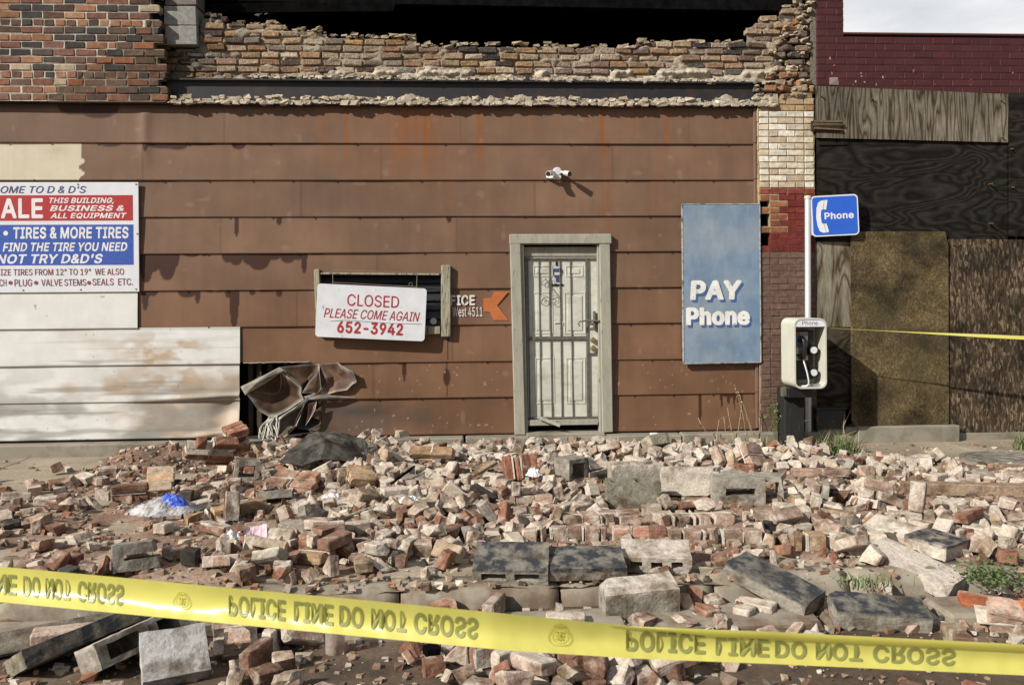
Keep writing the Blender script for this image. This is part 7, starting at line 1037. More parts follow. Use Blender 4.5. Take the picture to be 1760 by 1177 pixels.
# loose mortar on top
mb = MB()
def shard(mb, c, r, rng, col, flat=.6):
    c = Vector(c); mb.add([c + Vector((sx * r * rng.uniform(.4, 1.5), sy * r * rng.uniform(.3, 1.0), sz * r * flat * rng.uniform(.3, 1.3))) for sx in (-1, 1) for sy in (-1, 1) for sz in (-1, 1)], [(0, 1, 3, 2), (4, 6, 7, 5), (0, 4, 5, 1), (2, 3, 7, 6), (0, 2, 6, 4), (1, 5, 7, 3)], col)
def lump(mb, c, r, rng, col, flat=.6):
    bm = bmesh.new(); bmesh.ops.create_icosphere(bm, subdivisions=1, radius=1)
    s = (r * rng.uniform(.7, 1.5), r * rng.uniform(.7, 1.2), r * flat * rng.uniform(.6, 1.2)); R = Euler((rng.uniform(-.4, .4), rng.uniform(-.4, .4), rng.uniform(0, 6))).to_matrix(); sd = rng.uniform(0, 99)
    P = [R @ Vector((v.co.x * s[0], v.co.y * s[1], v.co.z * s[2])) * (1 + .35 * mnoise.noise(v.co * 1.7 + Vector((sd, 0, 0)))) + Vector(c) for v in bm.verts]
    mb.add(P, [tuple(v.index for v in f.verts) for f in bm.faces], col); bm.free()
for k in range(190):
    q = rng.uniform(345, 1400); py_ = top_at(q) + rng.uniform(-3, 5)
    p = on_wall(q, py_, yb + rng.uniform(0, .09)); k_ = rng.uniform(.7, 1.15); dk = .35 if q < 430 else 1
    shard(mb, p, rng.uniform(.012, .045), rng, tuple(v * k_ * dk for v in (.33, .27, .19)), .45)
for k in range(300):
    q = rng.uniform(430, 1330); p = on_wall(q, 138 + (q - 800) * .011 - rng.uniform(0, 5), yb - rng.uniform(.02, .09)); k_ = rng.uniform(.75, 1.15)
    shard(mb, p, rng.uniform(.012, .03), rng, tuple(v * k_ for v in (.43, .37, .29)))
mb.build('loose_mortar', M['mortar'], shop)
# grey block flue at the left of the break
mb = MB(); xa, xb = WX(283, 40, 0), WX(338, 40, 0); za = WZ(82)
for k in range(4): mb.bbox(((xa + xb) / 2 + rng.uniform(-.004, .004), 0.14, za + 0.1 + k * 0.203), (xb - xa, 0.28, 0.196), 0.006, jit=.004, rng=rng, col=(0.24, 0.235, 0.215) if k < 2 else (0.16, 0.14, 0.12))
mb.build('flue_blocks', M['wallbrick'], shop)
# steel beam, lintel plate and crumbs on it
bx0, bx1 = WX(286, 150, .03), WX(1332, 150, .03)
mb = MB()
zt_, zb_ = WZ(139.5, 880, 0), WZ(181, 880, -.08)
mb.box(bx0, bx1, -0.03, 0.055, zt_ - 0.016, zt_)
mb.box(bx0, bx1, 0.020, 0.034, zb_ + 0.012, zt_ - 0.0162)
mb.box(bx0, bx1 - .05, -0.072, 0.055, zb_, zb_ + 0.010)
for k in range(9): mb.cyl((bx0 + .8 + k * .8, 0.012, (zt_ + zb_) / 2 - .03), (bx0 + .8 + k * .8, 0.0205, (zt_ + zb_) / 2 - .03), 0.012, n=8)
mb.build('steel_beam', M['steel'], shop)
mb = MB()
xs = np.arange(bx0 + .12, bx1, 0.016); n_ = len(xs)
tt = 0.015 + 0.105 * smooth(.25, .8, fbm(xs * 6, xs * 0 + 3, 301, 5)) * (0.35 + 0.65 * smooth(bx0 + .2, bx0 + 1.2, xs)) + 0.06 * smooth(bx1 - .8, bx1, xs)
V = []; C = []
for q, h_ in zip(xs, tt):
    e = 0.012 * mnoise.noise(Vector((q * 13, 1, 0)))
    for yy, zz in ((-0.075 + e, 0.012), (-0.069 + e, 0.020 + h_ * .35), (-0.045, 0.014 + h_ * .8), (0.018, 0.014 + h_)):
        V.append((q, yy, zb_ + zz + 0.016 * mnoise.noise(Vector((q * 32, yy * 40, 5))))); k_ = .8 + .35 * mnoise.noise(Vector((q * 9, yy * 30, 2))); C.append(tuple(v * k_ for v in (.39, .335, .26)))
F = [(i * 4 + j, (i + 1) * 4 + j, (i + 1) * 4 + j + 1, i * 4 + j + 1) for i in range(n_ - 1) for j in range(3)]
mb.add(V, F, C)
for k in range(620):
    q = rng.uniform(bx0 + .05, bx1 - .02); k_ = rng.uniform(.7, 1.15); edge = rng.random() < .3
    shard(mb, (q, -0.074 + rng.uniform(-.006, .004) if edge else rng.uniform(-.068, .01), zb_ + (.014 if edge else rng.uniform(.02, .085))), rng.uniform(.006, .04), rng, tuple(v * k_ for v in (.46, .39, .30)))
mb.bbox(on_wall(1238, 177, -.06), (.085, .06, .03), .004, Euler((.2, .1, .3)).to_matrix(), .004, rng, (.62, .6, .54))
mb.build('ledge_mortar', M['mortar'], shop)
# drip strip just under the ledge
MB().box(XL, XR + .03, -0.045, 0.06, ROWS[0] + 0.006, ROWS[0] + 0.026).build('head_flashing', M['steel'], shop)

# pilaster at the right end
PALW = [(0.58, 0.53, 0.44), (0.50, 0.43, 0.33), (0.62, 0.58, 0.50), (0.45, 0.36, 0.26), (0.55, 0.49, 0.39)]
PALT = [(0.33, 0.22, 0.12), (0.38, 0.28, 0.17), (0.30, 0.17, 0.09)]
mb = MB(); yf = -0.06; xa, xb = WX(1307, 400, yf), WX(1400, 400, yf); z = -0.02; i = 0
pit = 0.0685
while z < WZ(150, 880, yf):
    py_ = to_pixel((xa, yf, z + .03))[1]; L0 = xa + (0 if py_ > 186 else (186 - py_) * .0165) + 0
    pts_ = [L0]; x = L0
    mid = (xb - xa) - 2 * .098 - .022
    cells = [(.098, 0)] + ([(mid / 2 - .0055, 0)] * 2 if i % 2 else [(mid / 4 - .005, 0), (mid / 2 - .012, 0), (mid / 4 - .005, 0)]) + [(.098, 0)]
    for w, _ in cells:
        a, b_ = x, min(x + w, xb); x = b_ + .011
        if b_ - a < .03: continue
        cxp = to_pixel(((a + b_) / 2, yf, z))[0]
        if 345 < py_ < 425 and cxp < 1326 and i % 3: continue
        if py_ < 186: c = rng.choice(PALT)
        elif py_ < 333: c = rng.choice(PALW)
        elif py_ < 438: c = rng.choice([(0.135, 0.024, 0.019), (0.15, 0.03, 0.023), (0.12, 0.026, 0.02)]) if cxp > 1352 or py_ > 396 else rng.choice([(0.21, 0.075, 0.035), (0.17, 0.05, 0.03), (0.24, 0.10, 0.05)])
        else: c = rng.choice([(0.125, 0.077, 0.056), (0.132, 0.082, 0.060), (0.120, 0.075, 0.055)])
        if 326 < py_ < 338 and rng.random() < .8: c = (0.22, 0.05, 0.04)
        k_ = rng.uniform(.86, 1.14) if py_ < 438 else rng.uniform(.95, 1.05)
        mb.bbox(((a + b_) / 2, yf + .05 + rng.uniform(-.003, .003), z + .032), (b_ - a, .10, .058), .004, jit=.003, rng=rng, col=tuple(v * k_ for v in c))
        # mortar beds, same paint where painted
        mc = (0.33, 0.27, 0.15) if py_ < 333 else ((0.13, 0.028, 0.022) if py_ < 438 and (cxp > 1352 or py_ > 396) else ((0.30, 0.25, 0.15) if py_ < 438 else (0.112, 0.070, 0.051)))
        mb.bbox(((a + b_) / 2 + .004, yf + (.056 if py_ < 333 else .0497), z + .034), (b_ - a + .016, .092, .070), .002, col=mc)
    z += pit; i += 1
mb.box(xa + .13, xb, yf + .101, 0.30, -0.05, WZ(175), col=(.08, .06, .045))
# ochre strip up the left arris; its sunlit edge is put into the colour
for k in range(24):
    zz = WZ(186) - k * .15
    if zz < .15 or WZ(425) < zz < WZ(345): continue
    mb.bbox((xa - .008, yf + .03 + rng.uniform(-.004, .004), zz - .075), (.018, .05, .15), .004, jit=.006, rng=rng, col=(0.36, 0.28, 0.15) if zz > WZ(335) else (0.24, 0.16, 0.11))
mb.build('pilaster', M['wallbrick'], shop)
# stepped broken bricks above the pilaster, standing proud of the back-up wall
mb = MB()
STEP = [(1300, 160), (1322, 137), (1333, 120), (1342, 100), (1338, 86), (1350, 70), (1362, 55), (1372, 35), (1380, 18), (1384, -5), (1384, -40)]
z = WZ(168, 880, -.05); i = 0
while z < 5.0:
    pyc = to_pixel((xb, -.05, z + .03))[1]
    ed = np.interp(-pyc, [-b_ for a, b_ in STEP], [a for a, b_ in STEP]) + rng.uniform(-8, 9)
    for ly, (dy, de) in enumerate(((-0.05, 10), (0.0, -14))):
        x = WX(max(ed + de, 1296), pyc, dy); xe_ = WX(1394 - (4 if i % 2 else 12) * (ly == 0), pyc, dy)
        while x < xe_ - .03:
            l = min(rng.choice((.098, .13, .2, .17)), xe_ - x); c = rng.choice([(0.40, 0.33, 0.24), (0.34, 0.27, 0.19), (0.28, 0.21, 0.15), (0.15, 0.115, 0.09), (0.30, 0.16, 0.09), (0.24, 0.17, 0.12), (.10, .08, .065)]); k_ = rng.uniform(.75, 1.15)
            mb.bbox((x + l / 2, dy + .05 + rng.uniform(-.022, .02), z + .031), (l - .004, .11, .060), .010, Euler((rng.uniform(-.2, .2), rng.uniform(-.12, .12), rng.uniform(-.6, .6))).to_matrix(), .009, rng, tuple(v * k_ for v in c)); x += l + .01
    for k in range(5):
        q = rng.uniform(ed - 18, 1395); k_ = rng.uniform(.6, 1.05); lump(mb, on_wall(q, pyc + rng.uniform(-6, 6), rng.uniform(-.06, .0)), rng.uniform(.015, .045), rng, tuple(v * k_ for v in (.42, .36, .27)))
    z += .0745; i += 1
mb.box(WX(1392, 100, 0), WX(1401, 100, 0), -.03, .25, WZ(160), 5.2, col=(.17, .15, .12))
mb.build('stepped_break', M['oldbrick'], shop)

# burnt roof and back of the opening
mb = MB()
ra, rb = WX(284, 40, .5), WX(1398, 40, .5)
mb.box(-9, rb + .6, 2.6, 2.7, 3.0, 6.6)
mb.box(ra - .2, rb + .3, .17, 2.6, 3.9, 3.98)
mb.build('burnt_interior', M['black'], shop)
mb = MB()
for k in range(15):
    x = ra + .1 + k * .5; mb.bbox((x, 1.25, WZ(-6, 880, 1.2) + .1 + rng.uniform(-.02, .02)), (.05, 2.3, .16), .006, Euler((rng.uniform(-.02, .03), rng.uniform(-.03, .03), 0)).to_matrix(), .006, rng)
mb.bbox((ra + 3.5, .34, WZ(4, 880, .3) + .02), (7.6, .05, .14), .01, Euler((0, .006, 0)).to_matrix(), .01, rng)
mb.bbox((ra + 1.3, .30, WZ(18, 880, .3)), (2.4, .02, .10), .004, Euler((.3, -.03, 0)).to_matrix(), .012, rng)
mb.build('burnt_joist', M['char'], shop)
mb = MB()
for k in range(9):
    p = on_wall(442 + k * 8, 25 - k * 1.4 + rng.uniform(-2, 2), .8); mb.bbox(p, (.055, .02, rng.uniform(.012, .04)), .004, Euler((0, rng.uniform(-.3, .3), 0)).to_matrix(), .008, rng, (.10, .095, .085))
mb.build('hanging_strip', M['mortar'], shop)
MB().box(ra - .2, rb + .4, .45, 2.65, WZ(-6, 880, 1.2) + .22, WZ(-6, 880, 1.2) + .26).build('burnt_roof', M['char'], shop)

# ------------------------------------------------------------------ window
wx0, wx1, wz0, wz1 = win
mb = MB()
yw = -0.03
mb.bbox((wx1 + .045 - .03, yw, (wz0 + wz1) / 2 - .005), (.095, .085, wz1 - wz0 + .17), .008, Euler((0, .012, 0)).to_matrix(), .006, rng)
mb.bbox((wx0 + .0, yw, (wz0 + wz1) / 2 + .02), (.055, .10, wz1 - wz0 + .06), .006, Euler((0, -.02, 0)).to_matrix(), .005, rng)
mb.bbox(((wx0 + wx1) / 2 - .03, yw + .005, wz0 - .02), (wx1 - wx0 - .03, .09, .085), .006, jit=.004, rng=rng)
mb.bbox(((wx0 + wx1) / 2 - .02, yw + .01, wz1 - .005), (wx1 - wx0 - .06, .08, .018), .004, Euler((0, .012, 0)).to_matrix(), .003, rng)
wf = mb.build('window', M['oldwood'], shop)
mb = MB()
for k in range(6): mb.bbox(((wx0 + wx1) / 2, .05, wz0 + .05 + k * .095), (wx1 - wx0 - .02, .012, .10), .003, Euler((-.35, 0, 0)).to_matrix())
adopt(mb.build('louvre', plain('dark louvre', (0.018, 0.019, 0.024), .35)), wf)
MB().cyl(on_wall(745, 552, .02), on_wall(745, 552, .0), .035, n=16).build('latch', M['bone'], wf)

# ------------------------------------------------------------------ doorway
dx0, dx1 = WX(877, 570), WX(1050, 570); dz1 = WZ(405)
mb = MB(); cw = .135
lean = Euler((0, .022, 0)).to_matrix()
mb.bbox((dx0 + .0765, -.010, (dz1 + .12) / 2 - .01), (.115, .11, dz1 - .16), .008, Euler((0, -.018, 0)).to_matrix(), .004, rng)
mb.bbox((dx0 + .140, .012, (dz1 - .02) / 2 - .02), (.045, .11, dz1 - .12), .005, Euler((0, -.016, 0)).to_matrix(), .003, rng)
mb.bbox((dx1 - .06, -.010, (dz1 + .12) / 2), (.115, .11, dz1 - .16), .008, Euler((0, -.006, 0)).to_matrix(), .004, rng)
mb.bbox((dx1 - .128, .015, (dz1 + .10) / 2), (.03, .11, dz1 - .17), .005, Euler((0, -.004, 0)).to_matrix(), .003, rng)
mb.bbox(((dx0 + dx1) / 2, -.012, dz1 - .045), (dx1 - dx0 + .005, .112, .105), .008, Euler((0, .004, 0)).to_matrix(), .004, rng)
mb.bbox(((dx0 + dx1) / 2, .075, dz1 - .17), (dx1 - dx0 - .27, .10, .10), .005, jit=.003, rng=rng)
df = mb.build('door_frame', M['frame'], shop)
MB().bbox(((dx0 + dx1) / 2 + .03, -.02, .085), (dx1 - dx0 - .26, .30, .13), .008, jit=.004, rng=rng).build('door_step', M['concrete'], shop)
MB().box(dx0 + .05, dx1 - .05, .14, .28, .0, dz1).build('door_recess', M['dark'], shop)
lx0, lx1, lz0, lz1 = WX(902, 580, .035), WX(1029, 580, .035), WZ(727, 960, .035), WZ(441, 960, .035)
mb = MB(); mb.bbox(((lx0 + lx1) / 2, .055, (lz0 + lz1) / 2), (lx1 - lx0, .04, lz1 - lz0), .004)
def dp(px, py, Y=.035): return on_wall(px, py, Y)
for (a, c, b_, d) in ((916, 456, 950, 476), (972, 456, 1002, 476), (916, 502, 950, 574), (970, 502, 1006, 574), (920, 614, 953, 694), (973, 614, 1006, 694)):
    p0, p1 = dp(a, d), dp(b_, c); w = .012
    for (x0, x1, z0, z1) in ((p0.x, p1.x, p0.z, p0.z + w), (p0.x, p1.x, p1.z - w, p1.z), (p0.x, p0.x + w, p0.z + w, p1.z - w), (p1.x - w, p1.x, p0.z + w, p1.z - w)):
        mb.bbox(((x0 + x1) / 2, .033, (z0 + z1) / 2), (x1 - x0, .007, z1 - z0), .002)
    mb.bbox(((p0.x + p1.x) / 2, .033, (p0.z + p1.z) / 2), (p1.x - p0.x - .07, .010, p1.z - p0.z - .07), .004)
door = mb.build('door', M['door'], shop)
mb = MB()
for yy in (584, 598): 
    p = dp(1019, yy, .0); mb.cyl((p.x, .031, p.z), (p.x, -.01, p.z), .026, .03, 16); mb.cyl((p.x, -.01, p.z), (p.x, -.03, p.z), .03, .018, 16)
mb.build('door_lock', M['brass'], door)
mb = MB()
p = dp(958, 473, .05); mb.prism([(p.x + .055 * a, p.z + .07 * b_) for a, b_ in ((-1, .6), (-.8, 1), (.8, 1), (1, .6), (.7, -.2), (.35, -.5), (.35, -1), (-.35, -1), (-.35, -.5), (-.7, -.2))], .027, .0345)
p = dp(961, 556, .05); mb.prism([(p.x + .06 * a, p.z + .045 * b_) for a, b_ in ((-1, 0), (0, 1), (1, 0), (0, -1))], .028, .0345, m=1)
mb.box(p.x - .045, p.x + .045, .0265, .0279, p.z - .006, p.z + .006, m=0)
p2 = dp(958, 473, .05); mb.box(p2.x - .035, p2.x + .035, .0255, .0268, p2.z + .0, p2.z + .03, m=1); mb.box(p2.x - .06, p2.x + .06, .027, .0345, p2.z - .115, p2.z - .095, m=2); mb.box(p2.x - .02, p2.x + .0, .027, .0345, p2.z + .10, p2.z + .145, m=2)
mb.build('sticker', [plain('sticker navy', (.045, .05, .12), .5), plain('sticker pale', (.5, .5, .48), .5), M['plastic']], door)
# security gate of iron bars
gate = thing('security_gate', 'rusty iron barred security gate with scroll ornament closed over the white door', 'gate', (0, 0, 0)); gy = .0235
gate.location = dp(966, 717, gy); 
mb = MB()
for k, (a, b_) in enumerate(((907, 911), (926, 930), (944, 949), (962, 966), (980, 985))):
    mb.tube([dp(a, 445, gy), dp((a + b_) / 2, 580, gy), dp(b_, 718, gy)], .0056, 8)
mb.build('bar', M['iron'], gate)
mb = MB()
for a, b_, w in ((903, 906, .03), (1008, 1011, .034), (1028, 1030, .032)):
    p, q = dp(a, 443, gy), dp(b_, 720, gy); mb.bbox((p + q) / 2, (w * .8, .026, (p - q).length), .003, Euler((0, math.atan2(p.x - q.x, p.z - q.z), 0)).to_matrix())
for y_, a, b_ in ((445, 903, 1030), (718, 905, 1032)):
    p, q = dp(a, y_, gy), dp(b_, y_ - .5, gy); mb.bbox((p + q) / 2, ((q - p).length, .022, .022), .003)
p, q = dp(908, 582, gy), dp(1009, 580, gy); mb.bbox((p + q) / 2, ((q - p).length, .024, .036), .003)
p, q = dp(1011, 608, gy), dp(1030, 608, gy); mb.bbox((p + q) / 2, ((q - p).length, .02, .02), .003)
p, q = dp(1011, 556, gy), dp(1030, 556, gy); mb.bbox((p + q) / 2, ((q - p).length, .02, .02), .003)
mb.build('gate_frame', M['iron'], gate)
mb = MB()
def curl(px, py, r0, turns, a0, s=1):
    c = dp(px, py, gy - .012); P = []
    for k in range(26):
        f = k / 25; a = a0 + s * f * turns * 2 * math.pi; r = r0 * (1 - .78 * f); P.append((c.x + r * math.cos(a), c.y, c.z + r * math.sin(a)))
    return P
for args in ((935, 517, .062, 1.4, 0.5, 1), (953, 517, .062, 1.4, 2.6, -1), (936, 487, .045, 1.2, -.8, 1), (951, 487, .03, 1.1, 3.6, -1)): mb.tube(curl(*args), .0026, 6)
mb.tube([dp(944, 525, gy - .012), dp(944, 480, gy - .012)], .0025, 6); mb.tube([dp(937, 478, gy - .012), dp(948, 495, gy - .012), dp(962, 512, gy - .012)], .003, 6)
mb.build('scroll', M['iron'], gate)
mb = MB()
mb.tube([dp(996, 561, -.05), dp(994.5, 556, -.055), dp(996, 552.5, -.055), dp(1004, 551.5, -.055), dp(1030, 551.5, -.045)], [.006, .007, .009, .010, .011], 8)
p = dp(1022, 551, -.03); mb.bbox((p.x, p.y + .02, p.z), (.022, .06, .20), .004); p = dp(1022, 562, -.04); mb.bbox((p.x, p.y, p.z), (.016, .014, .07), .003)
mb.build('gate_handle', M['iron'], gate)
p = dp(1019, 582, .03); MB().bbox((p.x, .028, p.z), (.12, .010, .31), .003).build('lock_plate', M['door'], gate)
p, q = dp(903, 719, -.03), dp(1028, 719, -.03); MB().bbox(((p.x + q.x) / 2, -.012, p.z - .05), (q.x - p.x, .02, .06), .003, jit=.002, rng=rng).build('kick_rail', M['frame'], gate)
lath = MB(); p, q = dp(924, 717, -.05), dp(963, 731, -.12); lath.bbox((p + q) / 2, ((q - p).length, .012, .035), .003, Euler((0, .36, -.25)).to_matrix(), .003, rng)
tag(lath.build('wood_lath', M['frame']), 'broken white painted lath dangling at the foot of the barred door', 'lath')

# twin floodlight
fl = on_wall(957, 297, 0)
mb = MB(); mb.cyl((fl.x, -.014, fl.z + .005), (fl.x, -.05, fl.z + .005),   .050, .047, 24)
mb.cyl((fl.x + .0, -.05, fl.z), (fl.x, -.085, fl.z), .045, .036, 18)
lampo = mb.build('floodlight', M['lamp'], shop)
for s, (dx, dy, dz) in ((-1, (-.10, -.15, -.05)), (1, (.11, -.15, -.055))):
    mb = MB(); a = Vector((fl.x + s * .035, -.07, fl.z)); d = Vector((dx, dy, dz)).normalized()
    mb.tube([a, a + d * .04], [.013, .013], 10); b_ = a + d * .04; mb.tube([b_, b_ + d * .02, b_ + d * .05, b_ + d * .10], [.014, .025, .028, .031], 20, cap=True)
    h = mb.build('lamp_head', M['lamp'], lampo)
    MB().cyl(b_ + d * .1002, b_ + d * .102, .026, n=20).build('lamp_lens', M['glassd'], h)
mb = MB(); mb.tube([(fl.x - .11, -.03, fl.z - .05), (fl.x - .07, -.06, fl.z - .06), (fl.x - .02, -.07, fl.z - .055), (fl.x + .03, -.06, fl.z - .06)], [.014, .017, .02, .026], 12); mb.build('sensor', M['lamp'], lampo)

# painted wall lettering and arrow
mb = MB(); yL = -.0185
def pl(px, py): return on_wall(px, py, yL)
a, b_ = pl(774, 525), pl(816, 507); letters(mb, 'FICE', a.x, b_.x, a.z, b_.z, yL, bold=.03)
a, b_ = pl(778, 544), pl(829, 527.5); letters(mb, 'West 4511', a.x, b_.x, a.z, b_.z, yL, bold=.012)
mb.build('wall_lettering', M['letter_brown'], shop)
mb = MB(); P = [pl(580 + cx / 2.933, 390 + cy / 2.933) for cx, cy in ((735, 360), (775, 358), (788, 326), (862, 326), (805, 395), (862, 470), (785, 470), (768, 430), (738, 425))]
mb.prism([(p.x, p.z) for p in P], yL, yL + .003); mb.build('painted_arrow', M['orange'], shop)

# ------------------------------------------------------------------ signs
sx1 = WX(239, 400, -.035); sx0 = sx1 - 2.45
tl, bl = on_wall(238, 313.5, -.035), on_wall(240, 501.5, -.035)
sign = thing('sale_sign', 'white red and blue tyre shop sale sign screwed to the siding at the left edge', 'sign', ((sx0 + sx1) / 2, -.03, bl.z))
mb = MB(); mb.bbox(((sx0 + sx1) / 2, -.035, (tl.z + bl.z) / 2), (sx1 - sx0, .012, tl.z - bl.z), .003); mb.build('panel', M['white'], sign)
yS = -.0415
def sp_(px, py): return on_wall(px, py, yS)
def band(name, mat, px1, pya, pyb):
    a, b_ = sp_(px1, pya), sp_(px1, pyb); mb = MB(); mb.box(sx0 + .06, a.x, yS - .0015, yS + .002, b_.z, a.z); mb.build(name, mat, sign)
band('red_band', M['red'], 228, 335.5, 379); band('blue_band', M['blue'], 229, 386, 455)
yT = yS - .003
def on_sign(mb, s, pxa, pxb, pyt, pyb, m, bold, shear, pre=None):
    a, b_ = sp_(pxa, pyb), sp_(pxb, pyt); letters(mb, s, a.x, b_.x, a.z, b_.z, yT, m, bold, shear)
    if pre:
        w = (b_.x - a.x) / max(1, len(s)) * len(pre); g_ = .02
        letters(mb, pre, a.x - w - g_, a.x - g_, a.z, b_.z, yT, m, bold, shear)
mb = MB()
on_sign(mb, 'OME TO D & D\'S', 1, 148, 320, 332, 0, 0, .25, 'WELC')
on_sign(mb, 'ALE', 2, 74, 341, 375.5, 1, .07, 0, 'S')
on_sign(mb, 'THIS BUILDING,', 85, 196, 340, 349.5, 1, .045, .25); on_sign(mb, 'BUSINESS &', 86, 213, 353, 363, 1, .05, .25); on_sign(mb, 'ALL EQUIPMENT', 87, 218, 366, 375.5, 1, .045, .25)
on_sign(mb, 'TIRES & MORE TIRES', 23, 221, 390, 410.5, 1, .05, .05); on_sign(mb, 'TIRES', -64, -6, 390, 410.5, 1, .05, .05)
c = sp_(10, 401); mb.prism([(c.x + .024 * math.cos(t), c.z + .024 * math.sin(t)) for t in [k * math.pi / 8 for k in range(16)]], yT, yT + .001, m=1)
on_sign(mb, 'FIND THE TIRE YOU NEED', 5, 219, 416.5, 432.5, 1, .045, .22); on_sign(mb, 'NOT TRY D&D\'S', -6, 177, 436.5, 453.5, 1, .05, .22)
on_sign(mb, 'IZE TIRES FROM 12" TO 19"  WE ALSO', 1, 213, 461.5, 473.5, 2, 0, 0, 'ANY S'); on_sign(mb, 'PLUG', 25, 55, 480, 492, 2, 0, 0); on_sign(mb, 'CH', -1, 11, 480, 492, 2, 0, 0, 'PAT')
on_sign(mb, 'VALVE STEMS', 71, 148, 479.5, 491.5, 2, 0, 0); on_sign(mb, 'SEALS  ETC.', 159, 228, 478.5, 490.5, 2, 0, 0)
for q in (18, 62, 153): c = sp_(q, 486); mb.prism([(c.x + .02 * math.cos(t), c.z + .02 * math.sin(t)) for t in [k * math.pi / 8 for k in range(16)]], yT, yT + .001, m=2)
mb.build('lettering', [M['navy'], M['letter'], M['maroon']], sign)
mb = MB()
for q, w in ((234, 317), (236, 402), (234, 497), (139, 498), (134, 317), (40, 499)):
    p = sp_(q, w); mb.cyl((p.x, yS - .003, p.z), (p.x, yS + .002, p.z), .009, n=8)
mb.build('screw', M['iron'], sign)
# closed sign hanging in front of the window
ang = math.radians(3.1); yC = -.13
cc = on_wall(638, 537, yC); pw = .186 * 0 + (on_wall(733, 537, yC).x - on_wall(545, 537, yC).x); phh = on_wall(638, 491, yC).z - on_wall(638, 582, yC).z
cs = thing('closed_sign', 'tilted white closed sign with red lettering hanging from wire over the window', 'sign', (cc.x, yC, cc.z - phh / 2))
RT = Euler((0, ang, 0)).to_matrix().to_4x4(); MT = Matrix.Translation(cc) @ RT
P = MB().prism(rrect(-pw / 2, pw / 2, -phh / 2, phh / 2, .035), -.004, .004); q = MB(); q.merge(P, MT); q.build('panel', M['white_dirty'], cs)
def cl(mb, s, xa, xb, za, zb, bold, sh, m=0):
    t = MB(); k = pw / 188.0; letters(t, s, (xa - 94) * k, (xb - 94) * k, (46 - zb) * k, (46 - za) * k, -.0065, m, bold, sh); mb.merge(t, MT)
mb = MB(); cl(mb, 'CLOSED', 52, 141, 16, 36, .0, 0); cl(mb, 'PLEASE COME AGAIN', 13, 178, 42, 58, .0, .28); cl(mb, '652-3942', 37, 150, 63, 83.5, .03, 0)
mb.build('lettering', M['redtext'], cs)
mb = MB(); k = pw / 188.0
def cpt(a, b_): return MT @ Vector(((a - 94) * k, -.007, (46 - b_) * k))
mb.tube([cpt(25, 64), cpt(50, 61), cpt(90, 62), cpt(130, 63), cpt(182, 62)], .0018, 4); mb.build('scratch', plain('scratch', (.2, .19, .19), .6), cs)
mb = MB(); p = lambda a, b_, Y: on_wall(530 + a / 5.03, 450 + b_ / 5.03, Y)
mb.tube([p(213, 190, yC), p(210, 85, -.12), p(225, 74, -.115), p(880, 93, -.115), p(940, 105, -.12), p(936, 225, yC)], .0045, 6); mb.tube([p(205, 178, yC), p(930, 215, yC)], .004, 6)
mb.tube([p(885 + 16 * math.cos(t), 196 + 16 * math.sin(t), yC) for t in [i * .52 for i in range(13)]], .003, 6); mb.build('hanging_wire', plain('rusty wire', (.16, .13, .09), .6, .4), cs)
# blue pay phone board
yB = -.075
P = [on_wall(a, b_, yB) for a, b_ in ((1173, 351), (1306.5, 351), (1307, 623), (1175, 625))]
bd = thing('phone_board', 'faded blue plywood board hand lettered in white, leaning on the brown siding by the pilaster', 'sign', (P[2].x - .4, yB, P[2].z))
def ply_paint():
    m, t, b = new_mat('faded blue board', rough=.55)
    n = noise_node(t, 1.7, 6, .6); n2 = noise_node(t, 30, 5); n3 = noise_node(t, 7, 6, .7, stretch=(1, 1, .3))
    c = ramp(t, n.outputs['Fac'], [(.34, (0.115, 0.185, 0.29)), (.5, (0.185, 0.25, 0.33)), (.66, (0.25, 0.30, 0.355))])
    c = mix(t, c, (0.36, 0.36, 0.35), ramp(t, n2.outputs['Fac'], [(.69, g3(0)), (.73, g3(.8))])); c = mix(t, c, ramp(t, n3.outputs['Fac'], [(.3, g3(.8)), (.7, g3(1.12))]), 1, 'MULTIPLY')
    t.links.new(c, b.inputs['Base Color']); bump(t, b, n2.outputs['Fac'], .1, .003); return m
mb = MB(); mb.prism([(q.x, q.z) for q in P], yB, yB + .03); mb.build('panel', ply_paint(), bd)
mb = MB()
for i in range(4):
    a, b_ = P[i], P[(i + 1) % 4]; d = b_ - a; mb.bbox(((a.x + b_.x) / 2, yB + .014, (a.z + b_.z) / 2), (d.length if abs(d.x) > abs(d.z) else .012, .034, .012 if abs(d.x) > abs(d.z) else d.length), .003, Euler((0, -math.atan2(d.z, d.x) if abs(d.x) > abs(d.z) else 0, 0)).to_matrix(), .002, rng)
mb.build('edge_trim', spotted('board edge', (.32, .33, .31), (.08, .075, .06), .55, .08, 12, .8), bd)
mb = MB(); yl = yB - .004
for m, (ox, oy, dy) in enumerate(((3.5, 4.5, .002), (0, 0, 0))):
    q = lambda a, b_: on_wall(a + (ox if m == 0 else 0), b_ + (oy if m == 0 else 0), yl)
    for w, (e, dz) in enumerate(((-1.3, 0), (1.3, .0), (0, .9))):
        a, b_ = q(1187.5 + e, 515.5 - dz), q(1273.5 + e, 482.3 - dz); letters(mb, 'PAY', a.x, b_.x, a.z, b_.z, yl + dy - .0004 * w, m, .055, .06)
        a, b_ = q(1180.5 + e, 559 - dz), q(1287.5 + e, 528.3 - dz); letters(mb, 'Phone', a.x, b_.x, a.z, b_.z, yl + dy - .0004 * w, m, .045, 0)
mb.build('lettering', [plain('letter shade blue', (.05, .10, .25), .6), spotted('chipped white lettering', (.70, .69, .66), (.16, .22, .30), .635, .03, 24, .5)], bd)

